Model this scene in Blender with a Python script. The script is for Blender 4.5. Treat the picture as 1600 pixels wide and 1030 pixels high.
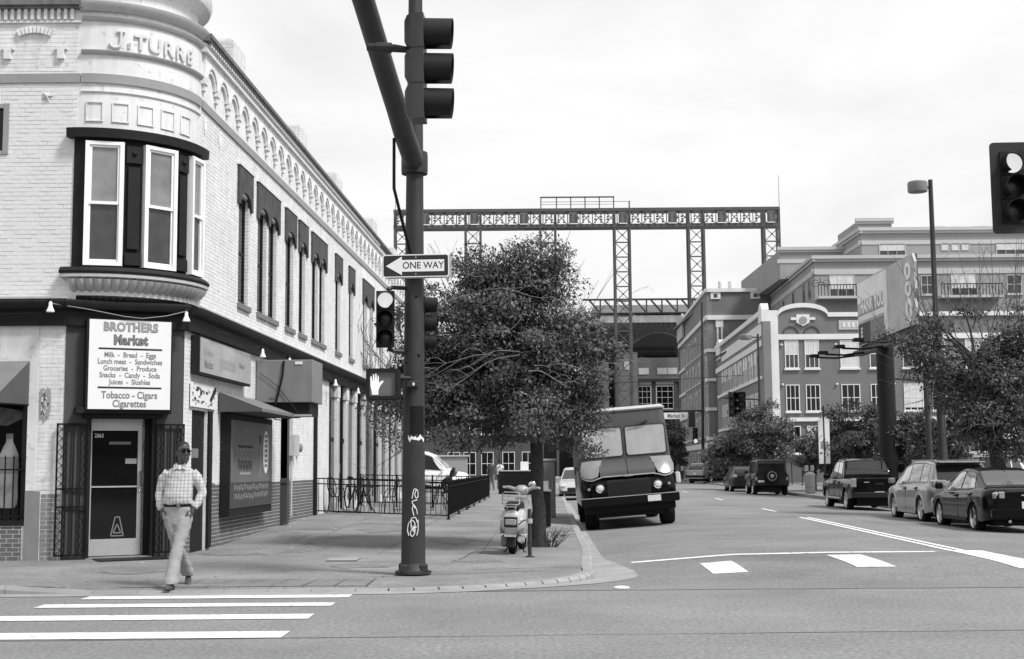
import bpy, bmesh, math, random
import numpy as np
from mathutils import Vector, Matrix

for _o in list(bpy.data.objects): bpy.data.objects.remove(_o)
scene = bpy.context.scene
COL = scene.collection
R = math.radians
SK = 0.0405                     # the street runs a little to the right of straight ahead: x = u + SK * y

# ------------------------------------------------------------------ camera, sky, sun, exposure
cam_data = bpy.data.cameras.new('camera')
cam_data.sensor_width = 36.0
cam_data.lens = 46.35
cam_data.clip_start = 0.1
cam_data.clip_end = 4000
cam = bpy.data.objects.new('camera', cam_data)
COL.objects.link(cam)
cam.matrix_world = (Matrix.Translation((0, 0, 1.55)) @ Matrix.Rotation(R(90) + math.atan(214 / 2060), 4, 'X')
                    @ Matrix.Rotation(R(-0.45), 4, 'Z'))
scene.camera = cam

SUN = Vector((0.62, -0.42, 1.0)).normalized()
world = bpy.data.worlds.new('World')
scene.world = world
world.use_nodes = True
wn, wl = world.node_tree.nodes, world.node_tree.links
bg = wn['Background']
sky = wn.new('ShaderNodeTexSky')
sky.sky_type = 'NISHITA'
sky.sun_disc = False
sky.sun_elevation = math.asin(SUN.z)
sky.sun_rotation = math.atan2(SUN.x, SUN.y)
sky.dust_density = 4.0
bw = wn.new('ShaderNodeRGBToBW')
wl.new(sky.outputs[0], bw.inputs[0])
tc = wn.new('ShaderNodeTexCoord')
mp = wn.new('ShaderNodeMapping')
mp.inputs['Scale'].default_value = (1.0, 1.0, 3.0)
wl.new(tc.outputs['Generated'], mp.inputs[0])
nz = wn.new('ShaderNodeTexNoise')
nz.inputs['Scale'].default_value = 2.6
nz.inputs['Detail'].default_value = 6
nz.inputs['Roughness'].default_value = 0.55
nz.inputs['Distortion'].default_value = 0.4
wl.new(mp.outputs[0], nz.inputs['Vector'])
rp = wn.new('ShaderNodeMapRange')          # pale cloud deck, a little brighter and darker in places
rp.inputs[1].default_value = 0.3; rp.inputs[2].default_value = 0.7
rp.inputs[3].default_value = 4.85; rp.inputs[4].default_value = 6.4
wl.new(nz.outputs[0], rp.inputs[0])
mx = wn.new('ShaderNodeMix')
mx.data_type = 'FLOAT'
mx.inputs[0].default_value = 0.9
wl.new(bw.outputs[0], mx.inputs[2]); wl.new(rp.outputs[0], mx.inputs[3])
wl.new(mx.outputs[0], bg.inputs[0])
bg.inputs[1].default_value = 0.1

sun_data = bpy.data.lights.new('sun', 'SUN')
sun_data.energy = 2.4
sun_data.angle = R(12)
sun_ob = bpy.data.objects.new('sun', sun_data)
sun_ob.rotation_euler = (-SUN).to_track_quat('-Z', 'Y').to_euler()
sun_ob.location = (20, -14, 40)
COL.objects.link(sun_ob)

scene.view_settings.view_transform = 'Standard'
scene.view_settings.look = 'None'
scene.view_settings.gamma = 1
scene.view_settings.use_curve_mapping = False
scene.view_settings.exposure = 0.85
scene.render.engine = 'CYCLES'

# ------------------------------------------------------------------ materials (the photograph is black and white)
MATS = {}
def mat(name, v, rough=0.8, var=0.18, scale=4.0, bump=0.0, bscale=60.0, metal=0.0, spec=0.4, streak=0.0, island=0.0,
        emit=0.0, fine=0.0, coat=0.0, speck=0.0, trans=0.0):
    if name in MATS: return MATS[name]
    m = bpy.data.materials.new(name)
    m.use_nodes = True
    nt = m.node_tree; n = nt.nodes; l = nt.links
    b = n['Principled BSDF']
    b.inputs['Roughness'].default_value = rough
    b.inputs['Metallic'].default_value = metal
    b.inputs['Specular IOR Level'].default_value = spec
    if coat: b.inputs['Coat Weight'].default_value = coat; b.inputs['Coat Roughness'].default_value = 0.04
    co = n.new('ShaderNodeTexCoord')
    val = None
    def chain(src, lo, hi):
        nonlocal val
        r = n.new('ShaderNodeMapRange')
        r.inputs[1].default_value = 0.28; r.inputs[2].default_value = 0.72
        r.inputs[3].default_value = lo; r.inputs[4].default_value = hi
        l.new(src, r.inputs[0])
        if val is None: val = r.outputs[0]
        else:
            q = n.new('ShaderNodeMath'); q.operation = 'MULTIPLY'
            l.new(val, q.inputs[0]); l.new(r.outputs[0], q.inputs[1]); val = q.outputs[0]
    def noise(sc, det=5, vec=None, rgh=0.6):
        t = n.new('ShaderNodeTexNoise')
        t.inputs['Scale'].default_value = sc; t.inputs['Detail'].default_value = det; t.inputs['Roughness'].default_value = rgh
        l.new(vec or co.outputs['Object'], t.inputs['Vector'])
        return t.outputs[0]
    if var: chain(noise(scale), v * (1 - var), v * (1 + var))
    if fine: chain(noise(bscale * 1.7, 2), 1 - fine, 1 + fine)
    if streak:
        q = n.new('ShaderNodeMapping'); q.inputs['Scale'].default_value = (5, 5, 0.5)
        l.new(co.outputs['Object'], q.inputs[0])
        chain(noise(1.6, 6, q.outputs[0], 0.7), 1 - streak, 1 + streak * 0.4)
    if speck:
        t = n.new('ShaderNodeTexNoise'); t.inputs['Scale'].default_value = 9; t.inputs['Detail'].default_value = 3
        l.new(co.outputs['Object'], t.inputs['Vector'])
        r = n.new('ShaderNodeMapRange'); r.inputs[1].default_value = 0.61; r.inputs[2].default_value = 0.68
        r.inputs[3].default_value = 1; r.inputs[4].default_value = 1 - speck
        l.new(t.outputs[0], r.inputs[0])
        q = n.new('ShaderNodeMath'); q.operation = 'MULTIPLY'
        if val is None: q.inputs[0].default_value = v
        else: l.new(val, q.inputs[0])
        l.new(r.outputs[0], q.inputs[1]); val = q.outputs[0]
    if island:
        g = n.new('ShaderNodeNewGeometry')
        r = n.new('ShaderNodeMapRange'); r.inputs[3].default_value = 1 - island; r.inputs[4].default_value = 1 + island
        l.new(g.outputs['Random Per Island'], r.inputs[0])
        q = n.new('ShaderNodeMath'); q.operation = 'MULTIPLY'
        if val is None: q.inputs[0].default_value = v
        else: l.new(val, q.inputs[0])
        l.new(r.outputs[0], q.inputs[1]); val = q.outputs[0]
    if val is not None: l.new(val, b.inputs['Base Color'])
    else: b.inputs['Base Color'].default_value = (v, v, v, 1)
    if bump:
        bp = n.new('ShaderNodeBump'); bp.inputs['Strength'].default_value = bump; bp.inputs['Distance'].default_value = 0.01
        l.new(noise(bscale, 4), bp.inputs['Height']); l.new(bp.outputs[0], b.inputs['Normal'])
    if emit:
        b.inputs['Emission Color'].default_value = (1, 1, 1, 1); b.inputs['Emission Strength'].default_value = emit
    if trans:
        o = n['Material Output']; tr = n.new('ShaderNodeBsdfTranslucent'); ms = n.new('ShaderNodeMixShader')
        ms.inputs[0].default_value = trans
        if val is not None: l.new(val, tr.inputs[0])
        l.new(b.outputs[0], ms.inputs[1]); l.new(tr.outputs[0], ms.inputs[2]); l.new(ms.outputs[0], o.inputs[0])
    MATS[name] = m
    return m

M = dict(
    white_brick=mat('white painted brick', 0.69, 0.75, 0.07, 1.2, 0.25, 50, streak=0.2, island=0.05, speck=0.22),
    white_paint=mat('white painted plaster', 0.66, 0.7, 0.08, 1.5, 0.1, 30, streak=0.14, speck=0.22),
    mortar=mat('painted mortar joint', 0.64, 0.9, 0.15, 6),
    grey_paint=mat('grey painted band', 0.26, 0.75, 0.08, 3, 0.1, 40),
    pilaster=mat('charcoal painted pilaster', 0.05, 0.7, 0.12, 5, 0.15, 40),
    base_paint=mat('dark grey painted brick base', 0.115, 0.75, 0.16, 3, 0.2, 50, streak=0.2, island=0.08),
    base_light=mat('mid grey painted brick base', 0.21, 0.75, 0.12, 3, 0.2, 50, streak=0.15, island=0.08),
    black_trim=mat('black painted trim', 0.012, 0.6, 0.25, 6, 0.1, 40, spec=0.2),
    black_iron=mat('black iron', 0.008, 0.6, 0.2, 9, spec=0.15),
    hood=mat('weathered grey stone lintel', 0.065, 0.85, 0.35, 4, 0.3, 40, streak=0.35),
    capstone=mat('weathered cap stone', 0.15, 0.85, 0.3, 4, 0.3, 40, streak=0.3),
    letter=mat('painted raised letter', 0.55, 0.7, 0.1, 6),
    sill=mat('grey stone sill', 0.16, 0.8, 0.2, 8),
    white_frame=mat('white window frame', 0.78, 0.45, 0.04, 6),
    alu=mat('brushed aluminium', 0.52, 0.38, 0.06, 6, metal=0.55),
    chrome=mat('chrome', 0.75, 0.14, 0, metal=1.0),
    pane_dark=mat('dark window glass', 0.006, 0.06, 0.3, 2, spec=0.35),
    pane_mid=mat('window glass with painted sky reflection', 0.20, 0.10, 0.5, 0.9, spec=0.6),  # sky reflection put into the grey base colour; mottling hints at curtains
    pane_low=mat('mottled lower window glass', 0.045, 0.12, 0.6, 1.4, spec=0.5),  # dark mottled grey for lower sashes and distant windows
    pane_sky=mat('pale blind behind glass', 0.55, 0.2, 0.15, 1.5),
    stone=mat('grey stone corbel', 0.40, 0.8, 0.10, 6, 0.2, 50),
    concrete=mat('sidewalk concrete', 0.185, 0.9, 0.30, 0.6, 0.5, 13, fine=0.24, speck=0.28),
    concrete_d=mat('worn sidewalk concrete', 0.165, 0.9, 0.30, 0.8, 0.5, 13, fine=0.24, speck=0.3),
    kerb=mat('kerb concrete', 0.26, 0.9, 0.2, 1.5, 0.3, 45, fine=0.1),
    joint=mat('dirt in joints', 0.06, 0.95, 0.3, 5),
    asphalt=mat('asphalt', 0.165, 0.85, 0.24, 0.35, 0.8, 13, fine=0.34, speck=.15),
    asphalt2=mat('intersection asphalt', 0.175, 0.85, 0.20, 0.4, 0.8, 13, fine=0.36, speck=.13),
    tar=mat('tar seam', 0.05, 0.7, 0.3, 5),
    road_paint=mat('road marking paint', 0.66, 0.7, 0.16, 2.5, 0.2, 14, fine=0.16, speck=0.6),
    pole=mat('dark painted steel pole', 0.027, 0.55, 0.30, 3, 0.08, 30, streak=0.25),
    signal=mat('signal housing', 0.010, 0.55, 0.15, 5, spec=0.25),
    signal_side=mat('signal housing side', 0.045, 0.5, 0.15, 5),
    lens=mat('unlit signal lens', 0.012, 0.25, 0.2, 20, spec=0.4),
    lit=mat('lit signal lens', 0.45, 0.5, 0.15, 25, emit=0.38),
    signwhite=mat('white sign sheeting', 0.74, 0.5, 0.04, 3),
    signblack=mat('black sign sheeting', 0.018, 0.5, 0.1, 3),
    signgrey=mat('faded print', 0.17, 0.6, 0.1, 5),
    signmid=mat('mid grey print', 0.28, 0.6, 0.1, 5),
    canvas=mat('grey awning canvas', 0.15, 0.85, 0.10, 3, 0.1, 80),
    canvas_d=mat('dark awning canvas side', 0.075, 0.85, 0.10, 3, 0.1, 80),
    metalbox=mat('painted sheet metal', 0.20, 0.55, 0.12, 2.5, streak=0.15),
    bark=mat('tree bark', 0.045, 0.95, 0.4, 12, 0.9, 25, streak=0.3),
    twig=mat('bare grey twig', 0.19, 0.9, 0.2, 12),
    twig_d=mat('dark bare twig', 0.11, 0.9, 0.2, 12),
    leaf=mat('green leaf', 0.08, 0.5, 0.35, 1.6, island=0.28, trans=0.2),
    leaf_pale=mat('pale green leaf', 0.13, 0.6, 0.25, 1.2, island=0.25, trans=0.25),
    leaf_d=mat('deep green leaf', 0.065, 0.5, 0.35, 1.2, island=0.3, trans=0.2),
    tyre=mat('rubber tyre', 0.010, 0.8, 0.2, 10, spec=.2),
    rim=mat('alloy rim', 0.60, 0.3, 0.05, 8, metal=0.8),
    paint_black=mat('black car paint', 0.003, 0.16, 0.1, 3, spec=.15, coat=0.18),
    paint_dark=mat('dark grey car paint', 0.012, 0.3, 0.1, 3, spec=.25, coat=0.2),
    paint_grey=mat('grey car paint', 0.30, 0.28, 0.05, 3, metal=0.75, coat=0.5),
    paint_silver=mat('silver car paint', 0.50, 0.3, 0.05, 3, metal=0.5, coat=0.5),
    paint_white=mat('white car paint', 0.75, 0.3, 0.04, 3, coat=0.4),
    plastic=mat('black plastic trim', 0.012, 0.6, 0.15, 8, spec=.25),
    taillight=mat('tail light lens', 0.26, 0.12, 0.2, 25, coat=0.8),
    headlight=mat('headlight lens', 0.65, 0.1, 0.3, 30, coat=0.8),
    plate=mat('licence plate', 0.6, 0.5, 0.1, 40),
    van_upper=mat('dull grey van paint', 0.062, 0.5, 0.12, 2, streak=0.12),
    van_lower=mat('glossy black van paint', 0.002, 0.2, 0.1, 2, spec=.12, coat=0.2),
    blind=mat('sun shade behind windscreen', 0.40, 0.45, 0.12, 3, streak=0.15),
    skin=mat('dark brown skin', 0.055, 0.42, 0.15, 20),
    trousers=mat('light khaki trousers', 0.30, 0.9, 0.10, 6, 0.3, 30),
    shoe=mat('brown leather shoe', 0.06, 0.5, 0.2, 12),
    tee=mat('white undershirt', 0.75, 0.9, 0.05, 6),
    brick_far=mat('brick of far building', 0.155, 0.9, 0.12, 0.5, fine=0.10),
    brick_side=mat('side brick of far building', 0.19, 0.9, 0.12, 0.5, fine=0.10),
    brick_base=mat('dark brick base', 0.07, 0.9, 0.15, 0.7),
    trim_far=mat('pale stone trim', 0.66, 0.8, 0.08, 0.8),
    stucco=mat('tan stucco', 0.28, 0.9, 0.07, 0.4),
    stucco_l=mat('pale stucco cornice', 0.45, 0.9, 0.06, 0.4),
    steel_far=mat('steel lightened for haze', 0.075, 0.7, 0.2, 0.5),  # base colour lightened in place of distance haze
    panel_far=mat('scoreboard panel', 0.12, 0.8, 0.2, 0.5),
    stadium_d=mat('dark stadium interior', 0.018, 0.9, 0.3, 0.3),
    stadium_brick=mat('stadium brick', 0.15, 0.9, 0.15, 0.5),
    bags=mat('galvanised', 0.35, 0.5, 0.15, 8, metal=0.3),
)

# ------------------------------------------------------------------ helpers
class MB:
    """collects boxes, tubes, prisms and lofts; build() links them as one mesh object"""
    def __init__(s, f=None): s.v = []; s.fc = []; s.f = f
    def add(s, vs, fs):
        o = len(s.v)
        s.v += [tuple(s.f(*p)) if s.f else tuple(p) for p in vs]
        s.fc += [[i + o for i in f] for f in fs]
        return s
    def box(s, x0, x1, y0, y1, z0, z1):
        return s.add([(x0,y0,z0),(x1,y0,z0),(x1,y1,z0),(x0,y1,z0),(x0,y0,z1),(x1,y0,z1),(x1,y1,z1),(x0,y1,z1)],
                     [(3,2,1,0),(4,5,6,7),(0,1,5,4),(1,2,6,5),(2,3,7,6),(3,0,4,7)])
    def bbox(s, x0, x1, y0, y1, z0, z1, b=0.02):
        """box with its vertical and horizontal edges softened"""
        def ring(d, z): return [(x0+d+b,y0+d,z),(x1-d-b,y0+d,z),(x1-d,y0+d+b,z),(x1-d,y1-d-b,z),(x1-d-b,y1-d,z),(x0+d+b,y1-d,z),(x0+d,y1-d-b,z),(x0+d,y0+d+b,z)]
        return s.loft([ring(b, z0), ring(0, z0+b), ring(0, z1-b), ring(b, z1)])
    def loft(s, rings, closed=True, caps=True):
        n = len(rings[0]); fs = []
        for i in range(len(rings)-1):
            for j in range(n if closed else n-1):
                a = i*n+j; b = i*n+(j+1) % n
                fs.append((a, b, b+n, a+n))
        if caps and closed: fs += [list(range(n))[::-1], [(len(rings)-1)*n+j for j in range(n)]]
        return s.add([p for r in rings for p in r], fs)
    def tube(s, pts, r, n=8, caps=True):
        pts = [Vector(p) for p in pts]
        rr = r if isinstance(r, (list, tuple)) else [r]*len(pts)
        rings = []; up = None
        for i, p in enumerate(pts):
            d = (pts[min(i+1, len(pts)-1)] - pts[max(i-1, 0)]).normalized()
            if up is None: up = Vector((0,0,1)) if abs(d.z) < 0.9 else Vector((1,0,0))
            a = d.cross(up).normalized(); b = a.cross(d).normalized(); up = b
            rings.append([tuple(p + (a*math.cos(2*math.pi*k/n) + b*math.sin(2*math.pi*k/n))*rr[i]) for k in range(n)])
        return s.loft(rings, True, caps)
    def cyl(s, p0, p1, r0, r1=None, n=14): return s.tube([p0, p1], [r0, r0 if r1 is None else r1], n)
    def lathe(s, prof, c=(0,0,0), axis='z', n=24, caps=True):
        rings = []
        for (r, h) in prof:
            ring = []
            for k in range(n):
                a = 2*math.pi*k/n; u, w = r*math.cos(a), r*math.sin(a)
                ring.append({'z': (c[0]+u, c[1]+w, c[2]+h), 'y': (c[0]+w, c[1]+h, c[2]+u), 'x': (c[0]+h, c[1]+u, c[2]+w)}[axis])
            rings.append(ring)
        return s.loft(rings, True, caps)
    def prism(s, poly, axis, lo, hi):
        """poly in the two other axes (x,z for 'y'; y,z for 'x'; x,y for 'z')"""
        def p3(a, b, h): return {'y': (a,h,b), 'x': (h,a,b), 'z': (a,b,h)}[axis]
        return s.loft([[p3(a,b,lo) for a,b in poly], [p3(a,b,hi) for a,b in poly]])
    def quad(s, a, b, c, d): return s.add([a,b,c,d], [(0,1,2,3)])
    def sphere(s, c, r, n=14, m=9, sc=(1,1,1)):
        rings = []
        for i in range(1, m):
            t = math.pi*i/m
            rings.append([(c[0]+r*sc[0]*math.sin(t)*math.cos(2*math.pi*k/n), c[1]+r*sc[1]*math.sin(t)*math.sin(2*math.pi*k/n), c[2]-r*sc[2]*math.cos(t)) for k in range(n)])
        return s.loft(rings)
    def mesh(s, name, material=None, smooth=35):
        me = bpy.data.meshes.new(name)
        me.from_pydata(s.v, [], s.fc)
        bm = bmesh.new(); bm.from_mesh(me)
        bmesh.ops.recalc_face_normals(bm, faces=bm.faces)
        bm.to_mesh(me); bm.free()
        if material: me.materials.append(material)
        if smooth and len(me.polygons):
            me.polygons.foreach_set('use_smooth', [True]*len(me.polygons))
            me.set_sharp_from_angle(angle=R(smooth))
        return me
    def build(s, name, material, parent=None, smooth=35, loc=None):
        return link(name, s.mesh(name, material, smooth), parent, loc)

BASE = {}
def link(name, me, parent=None, loc=None):
    o = bpy.data.objects.new(name, me)
    COL.objects.link(o)
    if parent is not None:
        o.parent = parent
        if parent.name in BASE and loc is None: o.location = -BASE[parent.name]
    if loc is not None: o.location = loc
    return o
def tag(o, label=None, cat=None, group=None, kind=None):
    if label: o['label'] = label
    if cat: o['category'] = cat
    if group: o['group'] = group
    if kind: o['kind'] = kind
    return o
def thing(name, label, cat, loc=(0,0,0), rot=(0,0,0), group=None, world=False):
    """Empty at the base of a thing. world=True: its parts are written in world coordinates."""
    o = bpy.data.objects.new(name, None)
    o.empty_display_size = 0.3
    COL.objects.link(o)
    o.location = loc; o.rotation_euler = rot
    tag(o, label, cat, group)
    if world: BASE[o.name] = Vector(loc)
    return o
def copy_tree(o, parent=None):
    c = o.copy(); COL.objects.link(c); c.parent = parent
    for ch in list(o.children): copy_tree(ch, c)
    return c
def text(txt, size, material, name, parent, mtx, bold=0.0, xs=1.0, extrude=0.003, align='CENTER', spacing=1.0):
    cu = bpy.data.curves.new(name, 'FONT')
    cu.body = txt; cu.size = size; cu.align_x = align; cu.align_y = 'CENTER'
    cu.offset = bold*size; cu.extrude = extrude; cu.resolution_u = 3; cu.space_character = spacing
    t = bpy.data.objects.new(name, cu)
    me = bpy.data.meshes.new_from_object(t)
    bpy.data.objects.remove(t); bpy.data.curves.remove(cu)
    me.transform(Matrix.Diagonal((xs, 1, 1, 1))); me.transform(mtx)
    me.materials.clear(); me.materials.append(material)
    return link(name, me, parent)
def basis(o, x, y, z):
    """matrix with columns x, y, z and origin o"""
    return Matrix(((x[0],y[0],z[0],o[0]),(x[1],y[1],z[1],o[1]),(x[2],y[2],z[2],o[2]),(0,0,0,1)))
def pw(tab, x):
    if x <= tab[0][0]: return tab[0][1]
    for (a, va), (b, vb) in zip(tab, tab[1:]):
        if x <= b: return va + (vb-va)*(x-a)/(b-a)
    return tab[-1][1]
def sm(a, b, x):
    t = min(1, max(0, (x-a)/(b-a))); return t*t*(3-2*t)
# ------------------------------------------------------------------ ground, roads, pavements
PROF = [(-30,-.1),(0.2,-.11),(0.7,-.085),(2.7,.06),(4.5,.085),(6.5,.08),(9.3,.0),(11.9,-.1),(40,-.1)]
def zroad(X, Y):
    k = sm(16.8, 20.5, Y) * (1 - 0.6*sm(60, 110, Y))
    return k * pw(PROF, X - SK*Y)
def sheet(mb, xf, ys, us, dz):
    """grid of points x = xf(u, y) laid dz above the road surface"""
    vs = []; fs = []
    for y in ys:
        for u in us:
            x = xf(u, y); vs.append((x, y, zroad(x, y) + dz))
    n = len(us)
    for i in range(len(ys)-1):
        for j in range(n-1): fs.append((i*n+j, i*n+j+1, (i+1)*n+j+1, (i+1)*n+j))
    return mb.add(vs, fs)
g = MB().add([(-1500,-200,-.3),(1500,-200,-.3),(1500,2500,-.3),(-1500,2500,-.3)], [(0,1,2,3)]).build('ground', M['asphalt'])
tag(g, 'far flat ground beyond the streets', kind='structure')
cr = MB(); ys = [-12,-4,0,4,8,10,12,14,16,16.8]
sheet(cr, lambda u, y: u, ys, [-60,-20,-10,-5,0,5,10,20,60], 0.0)
cr = tag(cr.build('cross_street', M['asphalt2']), 'near asphalt street crossing the foreground', kind='structure')
mr = MB(); ys = [16.8+0.35*i for i in range(14)] + [22+1.0*i for i in range(60)] + [84,88,94,100,106,110,130,180,260]
us = [-9,-3,-1,0.0] + [p[0] for p in PROF[1:8]] + [1.2,1.7,2.2,3.3,5.5,7.5,8.4,10,11,12.5,14,40]
us = sorted(set(us))
sheet(mr, lambda u, y: u + SK*y, ys, us, 0.0)
mr = tag(mr.build('main_street', M['asphalt']), 'asphalt street running away between the buildings', kind='structure')
def seam(pts, w, name, parent, m='tar', dz=0.003):
    mb = MB(); rnd = random.Random(len(pts)); P = []
    for (a, b) in zip(pts, pts[1:]):
        for i in range(14):
            t = i/14; P.append((a[0]+(b[0]-a[0])*t, a[1]+(b[1]-a[1])*t + rnd.uniform(-.02,.02)))
    P.append(pts[-1])
    vs = []; fs = []
    for i, (x, y) in enumerate(P):
        ww = w*rnd.uniform(.5, 1.3)
        vs += [(x, y-ww, zroad(x,y-ww)+dz), (x, y+ww, zroad(x,y+ww)+dz)]
        if i: fs.append((2*i-2, 2*i, 2*i+1, 2*i-1))
    return mb.add(vs, fs).build(name, M[m], parent)
seam([(-9,16.5),(1.3,16.74),(9,16.66)], .022, 'tar_seam', cr)
seam([(-9,12.15),(4.7,12.46),(9,12.5)], .010, 'tar_seam', cr)
# markings: painted bars lie on the road sheets
def strip(name, parent, x0, x1, y0, y1, skew=SK, n=8, dz=0.007):
    """bar whose long side runs along the street (u range x0..x1) or along the cross street"""
    mb = MB(); ysx = [y0+(y1-y0)*i/n for i in range(n+1)]
    m_ = max(1, int((x1-x0)/0.4))
    sheet(mb, lambda u, y: u + skew*y, ysx, [x0+(x1-x0)*i/m_ for i in range(m_+1)], dz)
    return mb.build(name, M['road_paint'], parent)
for (x0, x1, y0, y1) in [(-8.0,-2.14,12.32,12.80),(-8.0,-2.13,13.83,14.28),(-5.42,-2.06,15.1,15.46),(-5.2,-1.98,16.05,16.40)]:
    strip('crosswalk_bar', cr, x0, x1, y0, y1, 0.0, 2)
for (a, b, y0, y1) in [(2.06,2.56,18.95,20.9),(4.18,4.74,19.3,21.6),(6.42,7.02,19.0,22.6)]:
    strip('crosswalk_bar', mr, a, b, y0, y1)
strip('stop_line', mr, 1.95, 7.0, 22.05, 22.33, 0.0)
for o in (6.40, 6.62): strip('centre_line', mr, o, o+.12, 22.4, 37.0, n=30)
for y in (41.5, 55.5, 72, 90, 108): strip('lane_dash', mr, 6.46, 6.58, y, y+3.0)
strip('stop_line', mr, 1.0, 6.2, 118, 118.6, 0.0)
# small squashed paper cup in the gutter of the crossing
MB().lathe([(.02,0),(.075,.004),(.07,.03),(.03,.045)], (0,0,0), n=10).build('litter', M['signwhite'])
lt = bpy.data.objects['litter']; lt.location = (1.36, 16.95, zroad(1.36, 16.95)+.004); lt.scale = (1.4, 1, .7)
tag(lt, 'small crumpled white paper lying on the tar seam', 'litter')

# the left pavement: poured corner, slabs further along, kerb stones, concrete gutter
ZW = [(17,.05),(22,.055),(25.3,.06),(28.4,.17),(34.9,.32),(200,.33)]
ZK = [(17,.015),(20,.02),(24,.04),(35,.06),(60,.08),(200,.08)]
KU = [(19.9,.2),(24,.27),(30,.17),(53,-.12),(113,-.95),(140,-1.2)]
def xk(Y):
    if Y >= 19.9: return pw(KU, Y) + SK*Y
    return -1.9 + math.sqrt(max(0, 2.93**2 - (19.9-Y)**2))
def zside(X, Y):
    xw = -6.7 + SK*max(Y, 23); k = xk(max(Y, 20))
    t = min(1, max(0, (X-xw)/(k-xw)))
    z = pw(ZW, Y)*(1-t) + pw(ZK, Y)*t
    if Y < 20: z = min(z, .02 + max(0, (Y-16.97))*.04) + .07*sm(-5.2,-6.2,X)*(1-sm(16.9,19,Y))
    return z
sw = MB(); vs = []; fs = []
ysw = [16.97,17.05,17.15,17.3,17.5,17.75,18,18.3,18.6,19,19.4,19.9,20.4,21,21.6,22.25,22.8,23.2]
N = 44
for y in ysw:
    xr = xk(y)
    for j in range(N+1):
        t = j/N; x = -16 + (xr+16)*(1-(1-t)**1.5); vs.append((x, y, zside(x,y)))
n = N+1
for i in range(len(ysw)-1):
    for j in range(N): fs.append((i*n+j, i*n+j+1, (i+1)*n+j+1, (i+1)*n+j))
sw.add(vs, fs)
sidewalk = tag(sw.build('sidewalk', M['concrete']), 'worn concrete pavement at the corner by the market', kind='structure')
bed = MB(); vs = []; fs = []
ybed = [22.5+i for i in range(60)] + [90,110,130]
for y in ybed:
    for j in range(7):
        x = -7.5+SK*y + (xk(y)+7.5-SK*y)*j/6; vs.append((x, y, zside(x,y)-.012))
for i in range(len(ybed)-1):
    for j in range(6): fs.append((i*7+j, i*7+j+1, (i+1)*7+j+1, (i+1)*7+j))
bed.add(vs, fs).build('joint_bed', M['joint'], sidewalk)
yrow = [23.2] + [24.75+1.6*i for i in range(22)] + [62,66,70,76,84,94,106,120]
for i in range(len(yrow)-1):
    ya, yb = yrow[i]+.006, yrow[i+1]-.006
    for j in range(4):
        vs = []
        k = 4
        for q in range(k+1):
            y = ya + (yb-ya)*q/k
            xa = -6.9+SK*y; w = (xk(y)-xa)/4
            for e in range(3):
                x = xa + w*j + .006 + (w-.012)*e/2; vs.append((x, y, zside(x,y)))
        fs = [(q*3+e, q*3+e+1, q*3+e+4, q*3+e+3) for q in range(k) for e in range(2)]
        MB().add(vs, fs).build('paving_slab', M['concrete_d'] if (i*3+j*5) % 4 == 0 else M['concrete'], sidewalk)
# ramp of ribbed panels where the man walks
for i in range(8):
    x0 = -5.1 + i*.40; vs = []
    for (y, sl) in ((17.25,-.10),(18.25,.12)):
        for x in (x0+.012, x0+.388): vs.append((x+sl*(1-i/8), y, zside(x,y)+.006))
    MB().add(vs, [(0,1,3,2)]).build('ramp_panel', M['concrete_d'], sidewalk)
for i in range(9):
    x0 = -5.1 + i*.40
    MB().add([(x0-.014-.10*(1-i/8),17.2,zside(x0,17.2)+.004),(x0+.014-.10*(1-i/8),17.2,zside(x0,17.2)+.004),(x0+.014+.12*(1-i/8),18.3,zside(x0,18.3)+.004),(x0-.014+.12*(1-i/8),18.3,zside(x0,18.3)+.004)],[(0,1,2,3)]).build('panel_joint', M['joint'], sidewalk)
MB().box(-3.05,-2.55,21.6,22.3,.055,.064).build('access_cover', M['kerb'], sidewalk)
for (a, b) in (((-1.0,21.2),(-.55,24.7)), ((-.55,19.9),(1.0,20.3)), ((-2.0,18.6),(1.0,19.9))):
    mb = MB(); d = Vector((b[0]-a[0], b[1]-a[1])).normalized(); nn = Vector((-d.y, d.x))*.012
    vs = []; fs = []
    for i in range(13):
        t = i/12; x = a[0]+(b[0]-a[0])*t + .03*math.sin(t*7); y = a[1]+(b[1]-a[1])*t
        vs += [(x-nn.x,y-nn.y,zside(x,y)+.004),(x+nn.x,y+nn.y,zside(x,y)+.004)]
        if i: fs.append((2*i-2,2*i-1,2*i+1,2*i))
    mb.add(vs, fs).build('crack', M['joint'], sidewalk)
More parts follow.
